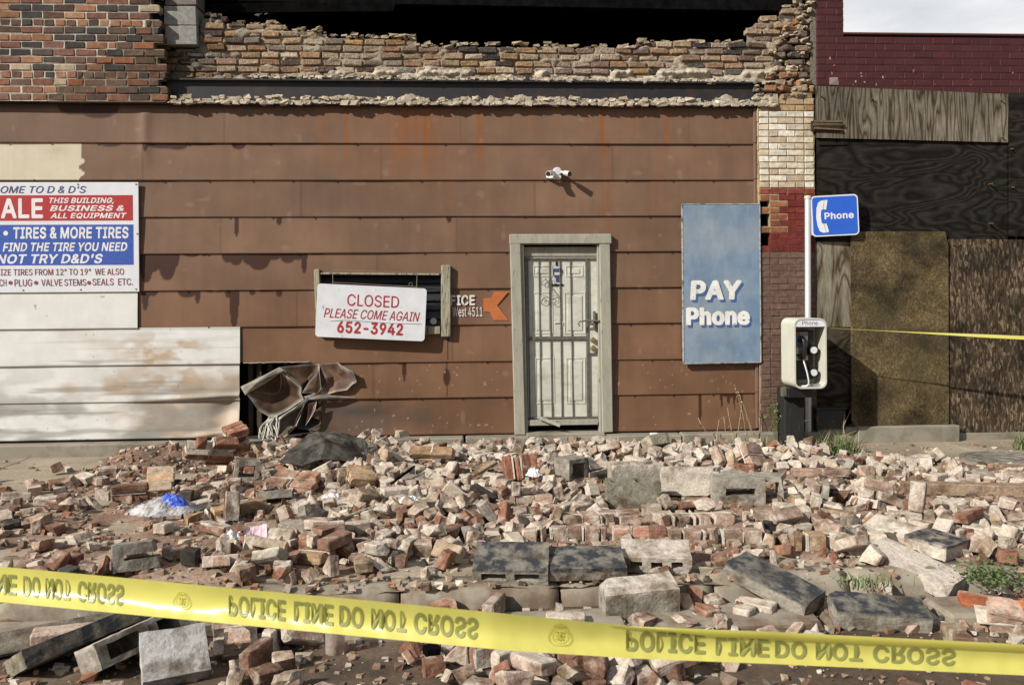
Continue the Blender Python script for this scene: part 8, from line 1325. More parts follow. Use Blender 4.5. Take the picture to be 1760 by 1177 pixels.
# ------------------------------------------------------------------ pay phone
gp = on_ground(1364, 771); yP = gp.y
ph = thing('pay_phone', 'weathered pay phone in a rounded cream booth on a dark timber post', 'pay phone', (gp.x, yP, 0))
yF = yP - .20                                               # booth mouth
def bp(px, py, Y=None): return on_wall(px, py, yF if Y is None else Y)
x0, x1 = bp(1365.5, 610).x, bp(1421, 610).x; z0, z1 = bp(1393, 668).z, bp(1393, 547).z
ybk = yF + .36
def shell(mb, outer, inner, y0, y1, yb):
    n = len(outer); V = [(x, y0, z) for x, z in outer] + [(x, y0, z) for x, z in inner] + [(x, y1, z) for x, z in outer] + [(x, yb, z) for x, z in inner]
    F = []
    for i in range(n):
        j = (i + 1) % n
        F += [(i, n + i, n + j, j), (i, j, 2 * n + j, 2 * n + i), (n + i, 3 * n + i, 3 * n + j, n + j)]
    F += [tuple(range(2 * n, 3 * n)), tuple(range(3 * n, 4 * n))[::-1]]
    mb.add(V, [f[::-1] for f in F]); return mb
mb = MB(); shell(mb, rrect(x0, x1, z0, z1, .07, 7), rrect(x0 + .014, x1 - .014, z0 + .016, z1 - .014, .058, 7), yF, ybk, yF + .25); booth = mb.build('booth', M['bone'], ph)
hz = bp(1393, 561.5).z
mb = MB(); O = [(x, z) for x, z in rrect(x0 + .016, x1 - .016, z0, z1 - .016, .056, 7) if z > hz]; mb.prism(sorted([q for q in O], key=lambda q: math.atan2(q[1] - hz - .03, q[0] - (x0 + x1) / 2)) if False else ([(x1 - .016, hz)] + [q for q in O] + [(x0 + .016, hz)]), yF + .006, yF + .024); mb.build('header', M['boothtop'], booth)
mb = MB(); a, b_ = bp(1379, 558.5), bp(1406, 551.5); letters(mb, 'Phone', a.x, b_.x, a.z, b_.z, yF + .0045, 0, .02, 0); mb.build('header_lettering', plain('grey lettering', (.15, .16, .18), .6), booth)
# telephone set
tx0, tx1 = x0 + .016, x0 + .25; yI = yF + .13
mb = MB(); mb.bbox(((tx0 + tx1) / 2, yI + .06, (z0 + hz) / 2 + .02), (tx1 - tx0, .118, hz - z0 - .12), .008); tel = mb.build('telephone', M['plastic'], ph)
mb = MB(); fx0, fx1 = bp(1372, 600).x, bp(1397, 600).x; zA, zB = bp(1380, 571).z, bp(1380, 622).z; hh = zA - zB
def plate(a, b_, c, d, m): mb.box(fx0 + a * (fx1 - fx0), fx0 + b_ * (fx1 - fx0), yI - .006, yI + .001, zB + c * hh + .001, zB + d * hh - .001, m=m)
plate(0, .42, .87, 1, 0); plate(.43, 1, .87, 1, 1); plate(0, .45, .70, .86, 2); plate(.46, 1, .70, .86, 3); plate(0, 1, .54, .69, 4); plate(.05, .35, .47, .53, 5); plate(.36, 1, .47, .53, 4); plate(0, .35, .23, .46, 3); plate(.36, .75, .23, .46, 1); plate(0, 1, .02, .18, 6)
mb.build('faceplate', [plain('orange label', (.36, .10, .04), .5), plain('grey plate', (.22, .22, .22), .4, .5), plain('blue label', (.06, .2, .45), .5), plain('pale label', (.5, .52, .46), .5), plain('steel plate', (.16, .16, .16), .4, .5), plain('violet label', (.14, .14, .36), .5), plain('lime label', (.42, .44, .22), .5)], tel)
mb = MB(); hx = bp(1387, 600).x; zt2, zb2 = bp(1387, 584).z, bp(1387, 614).z
mb.tube([(hx - .01, yI - .03, zt2 + .01), (hx, yI - .055, zt2 - .02), (hx + .003, yI - .065, (zt2 + zb2) / 2), (hx, yI - .055, zb2 + .02), (hx - .01, yI - .03, zb2 - .01)], [.028, .026, .017, .026, .03], 12); mb.cyl((hx - .01, yI - .002, zt2), (hx - .01, yI - .045, zt2), .034, n=16); mb.cyl((hx - .01, yI - .002, zb2), (hx - .01, yI - .045, zb2), .036, n=16); mb.build('handset', M['plastic'], tel)
mb = MB(); q = lambda a, b_, dy: (bp(a, b_).x, yI - dy, bp(a, b_).z)
mb.tube([q(1386, 618, .04), q(1387.5, 628, .07), q(1390, 641, .09), q(1392, 654, .10), q(1392, 661, .10), q(1388, 664.5, .09), q(1377, 665, .06)], .0085, 8); mb.build('handset_cord', plain('pale cord', (.62, .6, .6), .35, .2), tel)
for yy in (602.5, 641.5):
    mb = MB(); c = bp(1405, yy); mb.cyl((c.x - .01, yF + .25, c.z + .005), (c.x, yF + .12, c.z), .062, .056, 22); mb.cyl((c.x, yF + .12, c.z), (c.x, yF + .09, c.z), .052, .048, 22); kn = mb.build('round_bracket', M['plastic'], ph)
    MB().cyl((c.x, yF + .0899, c.z), (c.x, yF + .083, c.z), .034, n=20).build('cap', plain('white cap', (.6, .6, .6), .4), kn)
mb = MB(); mb.bbox(((x0 + x1) / 2 + .03, yF + .14, z0 + .025), (x1 - x0 - .10, .16, .016), .004); mb.build('shelf', plain('grey shelf', (.24, .24, .25), .5), booth)
a, b_ = on_wall(1349, 700, yP).x, on_wall(1384, 700, yP).x
mb = MB(); mb.bbox(((a + b_) / 2, yP + .12, z0 / 2 - .12), (b_ - a, .22, z0 + .20), .012, jit=.004, rng=rng); mb.build('post', M['post'], ph)
mb = MB(); mb.bbox(((a + b_) / 2 + .02, yP + .0, z0 - .05), (b_ - a + .04, .20, .10), .006); mb.build('bracket', M['plastic'], ph); p = bp(1357, 676); MB().bbox((p.x, yP - .04, p.z), (.05, .05, .09), .004).build('clamp', M['iron'], ph)
# pole and blue sign
sg = thing('phone_sign', 'blue and white telephone sign on a tall white pole behind the pay phone', 'sign', (on_wall(1389, 700, yP + .28).x, yP + .28, 0))
yq = yP + .34
pa, pb = on_wall(1388.5, 340, yq), on_wall(1389.5, 742, yq)
mb = MB(); mb.tube([(pb.x, yq, -.1), (pb.x, yq, .4), (pa.x, yq, pa.z)], .032, 16); pole = mb.build('pole', M['galv'], sg)
mb = MB(); mb.cyl((pa.x, yq, pa.z - .01), (pa.x, yq, pa.z + .02), .038, .036, 16); mb.build('pole_cap', M['bone'], pole)
mb = MB(); mb.bbox((pb.x - .03, yq - .036, on_wall(1388, 722, yq).z), (.06, .02, .02), .003); mb.build('pole_clip', M['chrome'], pole)
ysn = yq - .05; c = on_wall(1434.8, 370.5, ysn); hw = (on_wall(1473.6, 370, ysn).x - on_wall(1396, 370, ysn).x) / 2; hh = (on_wall(1434, 335.5, ysn).z - on_wall(1434, 405.5, ysn).z) / 2
RS = Matrix.Translation(c) @ Euler((0, -math.radians(2.2), math.radians(-7))).to_matrix().to_4x4()
def sgn(fn, name, mats, par): t = MB(); fn(t); q = MB(); q.merge(t, RS); return q.build(name, mats, par)
pn = sgn(lambda t: t.prism(rrect(-hw, hw, -hh, hh, .045), -.004, .004), 'panel', M['white'], sg)
sgn(lambda t: t.prism(rrect(-hw + .014, hw - .014, -hh + .014, hh - .014, .034), -.0065, -.0035), 'blue_field', M['phoneblue'], pn)
def hs(t):
    k = 2 * hw / 458.0                                     # from the enlarged photo: sign spans 445..903 x 75..520
    f = lambda a, b_: ((a - 674) * k, (298 - b_) * k)
    t.prism([f(*p) for p in ((575, 142), (608, 142), (590, 236), (556, 232), (541, 245), (536, 300), (541, 362), (556, 376), (588, 374), (608, 452), (600, 462), (550, 464), (520, 448), (500, 390), (491, 310), (498, 220), (515, 165), (540, 148))], -.009, -.0060)
    t.prism([f(*p) for p in ((572, 144), (577, 144), (565, 232), (560, 232))], -.0098, -.0088, m=1); t.prism([f(*p) for p in ((560, 376), (565, 376), (583, 460), (578, 460))], -.0098, -.0088, m=1)
    a, b_ = f(571, 333), f(855, 266); letters(t, 'Phone', a[0], b_[0], a[1], b_[1], -.0085, 0, .045, 0)
sgn(hs, 'sign_lettering', [M['white'], plain('grey line', (.25, .27, .33), .5)], pn)
sgn(lambda t: t.bbox((-hw - .015, .02, 0), (.06, .03, .40), .004), 'sign_bracket', M['galv'], sg)

# ------------------------------------------------------------------ neighbour building
nb = thing('boarded_building', 'dark red painted brick building with its front boarded up in plywood', 'building', (6, 0, 0))
rng = random.Random(21); mb = MB(); yN = -.05; xa = WX(1404, 100, yN); xp = WX(1450, 60, yN); xend = 12.0
zlow = WZ(172, 1600, yN); ztop_l = on_wall(1451, 60, yN).z; z = zlow; i = 0
while z < 5.35:
    xe = xend if z + .03 < ztop_l else xp
    bricks(mb, z, xa, xe, yN, .10, rng, [(0.060, 0.0150, 0.0165), (0.066, 0.0165, 0.018), (0.056, 0.0145, 0.016)], off=.107 * (i % 2), jit=.0015, yj=.0015, bev=.0035, colj=.07)
    mb.box(xa, xe - .003, yN + .0025, yN + .11, z - .006, min(z + .071, 5.4), col=(0.054, 0.014, 0.0155)); z += .0755; i += 1
zc = z
mb.bbox(((xp + xend) / 2, yN + .06, ztop_l + .016), (xend - xp, .12, .03), .006, jit=.004, rng=rng, col=(.075, .022, .022))
for k in range(26):
    q = rng.uniform(1410, 1755); w = rng.uniform(100, 152); p = on_wall(q, w, yN - .002)
    mb.bbox((p.x, yN + .002, p.z), (rng.uniform(.008, .02), .008, rng.uniform(.008, .03)), .002, jit=.003, rng=rng, col=rng.choice([(.3, .12, .1), (.35, .3, .28), (.02, .01, .01)]))
mb.bbox(on_wall(1433, 140, yN), (.10, .02, .07), .004, jit=.01, rng=rng, col=(.20, .16, .15))
mb.build('brick_wall', M['paintbrick'], nb)
MB().box(xa, 12, .06, .2, -.1, zlow + .01).build('backing_wall', M['dark'], nb)
def board(name, pts, y, th, mat, label=None, parent=nb):
    P = [on_wall(a, b_, y) for a, b_ in pts]; mb = MB(); mb.prism([(p.x, p.z) for p in P], y, y + th); o = mb.build(name, mat, parent)
    if label: o['label'] = label
    return o
far = 2700
g1 = board('plywood_sheet', [(1403, 148), (1733, 162), (1733, 245), (1403, 237)], -.075, .018, M['ply_grey'], 'grey streaky plywood strip under the red brickwork')
board('plywood_sheet', [(1735, 160), (far, 172), (far, 412), (1735, 406)], -.072, .018, M['ply_dark'])
board('plywood_sheet', [(1404, 239), (1732, 246.5), (1732, 412), (1404, 418)], -.045, .018, M['ply_dark'], 'blackened plywood sheet with wavy grain')
board('plywood_sheet', [(1400, 416), (1464, 416), (1464, 562), (1402, 562)], -.050, .018, M['ply_strip'], 'narrow grey streaked plywood strip')
board('plywood_sheet', [(1402, 563), (1464, 563), (1464, 704), (1402, 704)], -.052, .018, M['ply_brown'], 'narrow dark brown plywood strip')
board('strand_board', [(1463, 398), (1624, 398), (1630, 420), (1631, 725), (1624, 738), (1470, 736), (1464, 722)], -.105, .02, M['osb_gold'], 'golden mossy strand board')
board('strand_board', [(1630, 411), (far, 418), (far, 770), (1632, 762)], -.085, .02, M['osb_dark'], 'coarse dark strand board')
board('cross_batten', [(1470, 739), (1626, 739), (1626, 748), (1470, 748)], -.07, .05, plain('brown batten', (.06, .042, .028), .9))
mb = MB(); mb.bbox((on_wall(1420, 217, -.09).x, -.085, on_wall(1420, 217, -.09).z), (.32, .03, .11), .004, jit=.006, rng=rng, col=(.03, .022, .014))
for k, (yy, w) in enumerate(((209, .30), (215, .34), (222, .32))): p = on_wall(1424, yy, -.1); mb.bbox((p.x, -.098, p.z), (w, .02, .022), .003, Euler((0, .03 * k, 0)).to_matrix(), .006, rng, (.12, .085, .05))
p = on_wall(1430, 248, -.05); mb.bbox((p.x, -.05, p.z), (.30, .016, .03), .003, jit=.004, rng=rng, col=(.008, .008, .008))
mb.build('splintered_gap', M['wallbrick'], nb)
mb = MB(); 
for q, w in ((1413, 165), (1500, 170), (1722, 172), (1724, 236), (1740, 256), (1742, 322), (1705, 316), (1470, 410), (1618, 405), (1610, 730), (1472, 728), (1640, 420), (1700, 418), (1705, 384)):
    p = on_wall(q, w, -.1); mb.cyl((p.x, -.111, p.z), (p.x, -.04, p.z), .008, n=8)
mb.build('nail_head', plain('rusty nail', (.16, .10, .04), .5, .3), nb)
pa_ = on_wall(1403, 738, -.13); pb_ = on_wall(1452, 703, -.13)
mb = MB(); mb.bbox(((pa_.x + pb_.x) / 2, -.09, (pa_.z + pb_.z) / 2), (pb_.x - pa_.x, .12, pb_.z - pa_.z), .006, jit=.004, rng=rng); mb.bbox(((pa_.x + pb_.x) / 2, -.095, pb_.z + .01), (pb_.x - pa_.x + .02, .14, .018), .004); jb = mb.build('meter_hatch', spotted('sooty hatch', (.028, .026, .024), (.15, .10, .04), .66, .04, 9, .7), nb)
mb = MB(); xa2 = WX(1400, 750); mb.bbox((WX(1548, 750), -.03, .06), (WX(1634, 750) - WX(1462, 750), .30, .22), .01, jit=.006, rng=rng); mb.bbox((WX(1432, 750), -.0, .06), (.42, .24, .2), .01, jit=.006, rng=rng); mb.bbox((9.0, .02, -.02), (8, .22, .2), .01); mb.build('concrete_sill', M['concrete'], nb)
# the two buildings are solid behind
MB().box(xa, 12, .21, 6, -.1, 3.4).build('building_mass', M['dark'], nb)
MB().box(XL, WX(1400), .43, 2.59, -.1, 3.6).build('building_mass', M['dark'], shop)

# ------------------------------------------------------------------ police tape
def tape_mat(name, col, rough, alpha_tr=.35):
    m, t, b = new_mat(name, col, rough, spec=.5)
    b.inputs['Coat Weight'].default_value = .35; b.inputs['Coat Roughness'].default_value = .22
    tr = nd(t, 'ShaderNodeBsdfTranslucent'); tr.inputs['Color'].default_value = (*col, 1); mxs = nd(t, 'ShaderNodeMixShader'); mxs.inputs[0].default_value = alpha_tr
    out = t.nodes['Material Output']; t.links.new(b.outputs[0], mxs.inputs[1]); t.links.new(tr.outputs[0], mxs.inputs[2]); t.links.new(mxs.outputs[0], out.inputs['Surface'])
    return m
M['tape'] = tape_mat('yellow tape', (.80, .75, .19), .3, .38); M['tapeink'] = tape_mat('faded tape ink', (.30, .31, .10), .4, .3)
M['tapeink2'] = tape_mat('very faded tape ink', (.56, .53, .11), .4, .3)
TOPE = [(-260, 944), (0, 973), (230, 994), (430, 1013), (640, 1032), (870, 1054), (1090, 1076), (1320, 1085), (1540, 1096), (1760, 1107), (2000, 1118)]
BOTE = [(-260, 1005), (0, 1034), (230, 1056), (430, 1075), (640, 1095), (870, 1117), (1090, 1131), (1320, 1140), (1540, 1150), (1760, 1160), (2000, 1170)]
def t_depth(px): return 1.70 + .23 * max(0.0, (850 - px) / 850) ** 1.15 + .05 * max(0.0, (px - 850) / 900)
def tape_pt(px, v, lift=0.0):
    """v from 0 at the lower edge to 1 at the upper edge; the ribbon bellies slightly and its lower part tips up to the sky"""
    ya = np.interp(px, [a for a, b_ in TOPE], [b_ for a, b_ in TOPE]); yb_ = np.interp(px, [a for a, b_ in BOTE], [b_ for a, b_ in BOTE])
    d = ray(px, yb_ + (ya - yb_) * v); bel = .016 * math.sin(v * math.pi) - 0.020 * (1 - v) * float(smooth(700, 60, np.array(px))) 
    wr = .0035 * mnoise.noise(Vector((px * .011, v * 1.5, 3))) + .0018 * mnoise.noise(Vector((px * .05 + v * 2, v * 2.5, 7)))
    z = t_depth(px) + bel + wr - lift
    return cam_loc + d * z
tp = thing('police_tape', 'yellow police line tape with mirrored lettering sagging across the whole foreground', 'tape', tape_pt(880, 0))
pxs = np.linspace(-250, 1990, 320); nv = 11; V = []; F = []
for i, q in enumerate(pxs):
    for k in range(nv): V.append(tape_pt(float(q), k / (nv - 1)))
for i in range(len(pxs) - 1):
    for k in range(nv - 1): F.append((i * nv + k, (i + 1) * nv + k, (i + 1) * nv + k + 1, i * nv + k + 1))
MB().add(V, F, smooth=True).build('ribbon', M['tape'], tp)
V = []; F = []; fx = np.linspace(1040, 1990, 70)                 # folded-over hem at the right
for i, q in enumerate(fx):
    w = .24 * float(smooth(1040, 1250, np.array(q)))
    for k in range(3): V.append(tape_pt(float(q), 1.0 - w * k / 2 + .004, .004 + .005 * math.sin(k * 1.57)))
for i in range(len(fx) - 1):
    for k in range(2): F.append((i * 3 + k, (i + 1) * 3 + k, (i + 1) * 3 + k + 1, i * 3 + k + 1))
MB().add(V, F, smooth=True).build('folded_hem', M['tape'], tp)
def tape_text(mb, s, pa_, pb_, v0, v1, bold=.035):
    vs, fs = text_geo(s, bold); cap = [v[1] for v in text_geo('H', bold)[0]]; c0, c1 = min(cap), max(cap)
    a, b_ = min(v[0] for v in vs), max(v[0] for v in vs)
    P = [tape_pt(pa_ + (x - a) / (b_ - a) * (pb_ - pa_), v1 + (y - c0) / (c1 - c0) * (v0 - v1), .0022) for x, y in vs]     # upside-down mirror: seen from the tape's back
    mb.add(P, fs)
mb = MB()
for s, a, b_, v0, v1 in (('POLICE', 393, 490, .22, .80), ('LINE', 505, 572, .22, .80), ('DO', 583, 624, .22, .80), ('NOT', 638, 698, .22, .80), ('CROSS', 711, 821, .22, .80),
                         ('POLICE', -200, -105, .22, .80), ('LINE', -60, 50, .22, .80), ('DO', 40, 68, .22, .80), ('NOT', 78, 120, .22, .80), ('CROSS', 133, 212, .22, .80),
                         ('POLICE', 1076, 1212, .22, .86), ('LINE', 1230, 1322, .20, .76), ('DO', 1332, 1386, .20, .74), ('NOT', 1402, 1482, .20, .74), ('CROSS', 1500, 1642, .20, .74)):
    if s == 'LINE' and a < 0: a, b_ = -38, 28
    tape_text(mb, s, a, b_, v0, v1)
mb.build('tape_lettering', M['tapeink'], tp)
mb = MB()
def badge(px, v, r):
    for k0, (rr, th) in enumerate(((1.0, .07), (.70, .05))):
        ring = []
        for k in range(40):
            t = k / 40 * 2 * math.pi; w = rr * (1 + .10 * math.cos(3 * t + math.pi / 2) * (k0 == 0)); ring.append((t, w))
        for k in range(40):
            t0_, w0 = ring[k]; t1_, w1 = ring[(k + 1) % 40]; q = []
            for t, w, e in ((t0_, w0, 1), (t1_, w1, 1), (t1_, w1, 1 - th / rr), (t0_, w0, 1 - th / rr)): q.append(tape_pt(px + r * w * e * math.cos(t), v + r / 62 * w * e * math.sin(t), .0022))
            mb.add(q, [(0, 1, 2, 3)])
    for (a, b_, c, d) in ((-.35, -.1, .35, .08), (-.08, -.45, .08, .45), (-.35, .2, -.2, .4), (.2, .2, .35, .4), (-.3, -.4, -.15, -.2), (.15, -.4, .3, -.2), (-.5, .75, .5, .86)):
        mb.add([tape_pt(px + r * a, v + r / 62 * b_, .0022), tape_pt(px + r * c, v + r / 62 * b_, .0022), tape_pt(px + r * c, v + r / 62 * d, .0022), tape_pt(px + r * a, v + r / 62 * d, .0022)], [(0, 1, 2, 3)])
badge(312, .5, 15); badge(962, .52, 20); badge(-330, .5, 14)
mb.build('tape_emblem', M['tapeink2'], tp)
# far tape tied to the pay phone
A = Vector((x1 - .01, yF + .05, bp(1421, 563.5).z)); Bp = on_wall(2600, 606, -1.2); V = []; F = []; n = 90
for k in range(n + 1):
    f = k / n; p = A.lerp(Bp, f); p.z -= .10 * math.sin(f * math.pi) * .35; w = .004 + .015 * float(smooth(.025, .25, np.array(f))); tw = 1.1 * (1 - float(smooth(0.05, .38, np.array(f)))) + .15
    d = Vector((0, math.sin(tw), math.cos(tw))) * w; V += [p - d, p + d]
F = [(2 * k, 2 * k + 2, 2 * k + 3, 2 * k + 1) for k in range(n)]
ft = MB().add(V, F, smooth=True); 
tag(ft.build('police_tape', M['tape']), 'thin twisted yellow tape stretched from the pay phone across the boarded building', 'tape')
# ------------------------------------------------------------------ loose rubble
def ground_z(x, y): return max(float(mound(x, y)), 0.0) if y > KERB_Y else ROAD_Z
def surf(px, py):
    d = ray(px, py); t = 3.0
    while t < 12:
        p = cam_loc + d * t
        if p.z <= ground_z(p.x, p.y): return Vector((p.x, p.y, ground_z(p.x, p.y)))
        t += 0.01
    return on_ground(px, py)
for (name, mk, px, py, rot, tint, cat, label), t in zip(BIG, BIG_AT):
    mb = mk(); o = mb.build(name, brick_obj); o.location = t[:3]; o.rotation_euler = t[3:]; o.color = tint
    tag(o, label, cat, {'concrete_block': 'fallen concrete blocks and slabs', 'brick_chunk': 'chunks of brickwork still mortared together', 'wood_beam': 'timbers among the rubble'}[name])
TINTS = [('pale dusted', (.53, .445, .365, .82)), ('dusty pink', (.33, .235, .185, .70)), ('orange red', (.26, .135, .09, .55)), ('brown', (.20, .12, .085, .52)), ('buff', (.36, .28, .20, .6)),
         ('charred', (.055, .05, .047, .40)), ('grey', (.31, .29, .25, .40)), ('red painted', (.24, .045, .04, .35))]
def unpack(s):
    out = []
    for row in s.split(';'):
        a = row.split(','); out.append((int(a[0]), int(a[1]), int(a[2]) / 1000, int(a[3]) / 1000, int(a[4]) / 1000, int(a[5]) / 100, int(a[6]) / 100, int(a[7]) / 100))
    return out
BR = unpack(BRICKS)
VAR = variants(); VMESH = [v.mesh('brick', [brick_obj]) for v in VAR]
N_SOLO = 300
MARKS = [(130, 'at far left'), (300, 'beside clear bag'), (440, 'below white siding'), (560, 'below torn siding'), (690, 'below closed sign'), (800, 'below orange arrow'), (880, 'left of door'), (960, 'below barred door'),
         (1040, 'right of door'), (1140, 'by upright olive block'), (1230, 'below blue board'), (1320, 'below pilaster'), (1400, 'below pay phone'), (1500, 'below phone sign'), (1640, 'below golden board'), (9999, 'below dark strand board')]
DEPTHS = [(792, 'by the wall'), (830, 'back of heap'), (870, 'upper heap'), (915, 'lower heap'), (990, 'front of heap'), (1050, 'at kerb'), (9999, 'in road')]
info = []
for k, (vi, ti, x, y, z, a, b_, c) in enumerate(BR[:N_SOLO]):
    px, py = to_pixel((x, y, z)); R = Euler((a, b_, c)).to_matrix(); up = [abs((R @ Vector(v)).z) for v in ((1, 0, 0), (0, 1, 0), (0, 0, 1))]
    pose = ('upright', 'on edge', 'flat')[up.index(max(up))] if max(up) > .86 else 'tilted'
    kind = {'whole': 'whole brick', 'half': 'half brick', 'bat': 'brick end', 'chip': 'brick lump'}[KINDS[vi]]
    base = f"{TINTS[ti][0]} {kind} {pose}" if KINDS[vi] != 'chip' else f"{TINTS[ti][0]} {kind}"
    mark = next(w for q, w in MARKS if px < q); dep = next(w for q, w in DEPTHS if py < q)
    info.append((base, dep, mark, px, py))
groups = {}
for k, q in enumerate(info): groups.setdefault(q[:3], []).append(k)
ORD = ['first', 'second', 'third', 'fourth', 'fifth', 'sixth', 'seventh']
for key, ks in groups.items():
    ks.sort(key=lambda k: info[k][3])
    for n, k in enumerate(ks):
        vi, ti, x, y, z, a, b_, c = BR[k]
        o = bpy.data.objects.new('brick', VMESH[vi]); COL.objects.link(o); o.location = (x, y, z); o.rotation_euler = (a, b_, c); o.color = TINTS[ti][1]
        lab = f"{key[0]} {key[2]}, {key[1]}"
        if len(ks) > 1: lab += ', left one' if len(ks) == 2 and n == 0 else ', right one' if len(ks) == 2 else f", {ORD[n]} from left"
        tag(o, lab, 'brick', 'single bricks fallen from the wall')
# everything smaller or more hidden: one mass
mass = MB(); TT = []
for vi, ti, x, y, z, a, b_, c in BR[N_SOLO:]:
    n0 = len(mass.v); mass.merge(VAR[vi], Matrix.Translation((x, y, z)) @ Euler((a, b_, c)).to_matrix().to_4x4())
    rr = random.Random(vi * 977 + int(x * 1000)); k = rr.uniform(.8, 1.2); t = TINTS[ti][1]; TT.extend([(t[0] * k, t[1] * k, t[2] * k, t[3])] * (len(mass.v) - n0))
rr = random.Random(99); small = [i for i, k in enumerate(KINDS) if k in ('bat', 'chip', 'half')]
for _ in range(2300):
    vi, ti, x, y, z, a, b_, c = rr.choice(BR); x += rr.gauss(0, .17); y += rr.gauss(0, .15)
    if y > -.3 or KERB_Y - .05 < y < KERB_Y + .12: continue
    px, py = to_pixel((x, y, .05))
    if py > 1010 and rr.random() < .7 or px > 1430 and py < 790 or px < 300 and rr.random() < .6: continue
    k = rr.uniform(.28, .72); vi = rr.choice(small); n0 = len(mass.v)
    mass.merge(VAR[vi], Matrix.Translation((x, y, ground_z(x, y) + .024 * k + rr.random() ** 2 * .03)) @ Euler((rr.uniform(-3, 3), rr.uniform(-3, 3), rr.uniform(-3, 3))).to_matrix().to_4x4() @ Matrix.Scale(k, 4))
    q = rr.uniform(.75, 1.15); t = TINTS[rr.choice((0, 0, 0, 1, 1, 4, ti, ti) if py < 860 and px > 450 else (0, 1, 1, 1, 2, 3, 3, ti))][1]; TT.extend([(t[0] * q, t[1] * q, t[2] * q, t[3])] * (len(mass.v) - n0))
mo = mass.build('brick_rubble', brick_tint)
at = mo.data.color_attributes.new('Tint', 'FLOAT_COLOR', 'POINT'); at.data.foreach_set('color', np.array(TT, np.float32).ravel())
tag(mo, 'mass of smaller broken bricks packed between the larger ones', 'rubble', kind='stuff')
# chips and crumbs
rng = random.Random(77); mb = MB()
PALC = [(.32, .23, .17), (.44, .37, .29), (.30, .15, .09), (.20, .125, .085), (.50, .44, .36), (.34, .23, .165), (.11, .085, .07), (.30, .25, .18)]
n = 0
while n < 19000:
    x = rng.uniform(-5.4, 5.9); y = rng.uniform(-6.6, -0.25); 
    px, py = to_pixel((x, y, 0.0))
    if not (-30 < px < 1790 and py < 1195): continue
    dens = float(smooth(-.03, .07, mound(x, y))) if y > KERB_Y else .30
    if y > KERB_Y: dens = max(dens, .07 if px < 330 and py < 830 or px > 1420 and py < 792 else .16 if px < 330 or px > 1650 and py < 850 else .45)
    if mnoise.noise(Vector((x * 1.6, y * 1.6, 3))) < -.1: dens *= .45
    if rng.random() > dens: continue
    r = .003 + .018 * rng.random() ** 2.5 + (.016 if rng.random() < .12 else 0); k = rng.uniform(.75, 1.15); c = rng.choice(PALC)
    z = (max(float(mound(x, y)), -.002) if y > KERB_Y + .2 else (-.004 if y > KERB_Y else ROAD_Z + .004)) + r * .3
    V = [(x + sx * r * rng.uniform(.4, 1.3), y + sy * r * rng.uniform(.4, 1.2), z + sz * r * rng.uniform(.3, .9)) for sx in (-1, 1) for sy in (-1, 1) for sz in (-1, 1)]
    mb.add(V, [(0, 1, 3, 2), (4, 6, 7, 5), (0, 4, 5, 1), (2, 3, 7, 6), (0, 2, 6, 4), (1, 5, 7, 3)], tuple(v * k for v in c)); n += 1
tag(mb.build('brick_chips', M['wallbrick']), 'small chips and crumbs of brick and mortar scattered through the rubble', 'chips', kind='stuff')

# ------------------------------------------------------------------ litter
def film_mat(name, col, tr=.5):
    m, t, b = new_mat(name, col, .28); n = noise_node(t, 16, 6, .65); bump(t, b, n.outputs['Fac'], .6, .02)
    tp_ = nd(t, 'ShaderNodeBsdfTransparent'); ms = nd(t, 'ShaderNodeMixShader'); t.links.new(math_node(t, 'MULTIPLY', n.outputs['Fac'], tr), ms.inputs[0])
    out = t.nodes['Material Output']; t.links.new(b.outputs[0], ms.inputs[1]); t.links.new(tp_.outputs[0], ms.inputs[2]); t.links.new(ms.outputs[0], out.inputs['Surface']); return m
M['film'] = film_mat('clear plastic film', (.70, .71, .74), 1.15); M['bluefilm'] = film_mat('blue plastic film', (.03, .09, .5), .2); M['whitefilm'] = film_mat('white plastic film', (.75, .76, .78), .25)
M['paper'] = plain('white paper', (.74, .73, .72), .8, amt=.05); M['pinkpaper'] = plain('pink paper', (.62, .45, .50), .8, amt=.06)
def crumple_mb(w, d, h, seed, nx=34, ny=22, sharp=1.0):
    xs = np.linspace(-1, 1, nx); ys = np.linspace(-1, 1, ny); V = []
    for b_ in ys:
        for a in xs:
            r = min(1, (a * a + b_ * b_) ** .5 * (1 + .25 * mnoise.noise(Vector((a * 2, b_ * 2, seed))))); p = Vector((a * 3.1, b_ * 3.1, seed * 1.7))
            hh = (1 - r ** 2.2) * (.6 + .5 * mnoise.noise(p)) + .22 * sharp * abs(mnoise.noise(p * 2.4)) - .03
            e = 1 + .18 * mnoise.noise(Vector((a * 1.5, b_ * 1.5, seed + 9)))
            V.append((a * w / 2 * e, b_ * d / 2 * e, max(hh, -.02) * h))
    F = [(j * nx + i, j * nx + i + 1, (j + 1) * nx + i + 1, (j + 1) * nx + i) for j in range(ny - 1) for i in range(nx - 1)]
    F = [f for f in F if sum((V[k][0] / w * 2) ** 2 + (V[k][1] / d * 2) ** 2 for k in f) / 4 < 1.15]
    return MB().add(V, F, smooth=False)
def litter(name, mb, mat, px, py, rz, label, cat, lift=.01, par=None, tilt=(0, 0)):
    p = surf(px, py); o = mb.build(name, mat); o.location = (p.x, p.y, p.z + lift); o.rotation_euler = (tilt[0], tilt[1], rz); return tag(o, label, cat)
p = surf(277, 893)
bag = thing('plastic_bag', 'clear crumpled plastic bag with bright blue printing lying on the bricks at the left', 'plastic bag', (p.x, p.y + .1, p.z))
o = crumple_mb(.48, .34, .12, 3).build('film', M['film']); o.location = (0, 0, .04); o.parent = bag
o = crumple_mb(.22, .11, .09, 8, 20, 12).build('blue_print', M['bluefilm']); o.location = (.07, -.01, .10); o.rotation_euler = (.35, .3, -.5); o.parent = bag
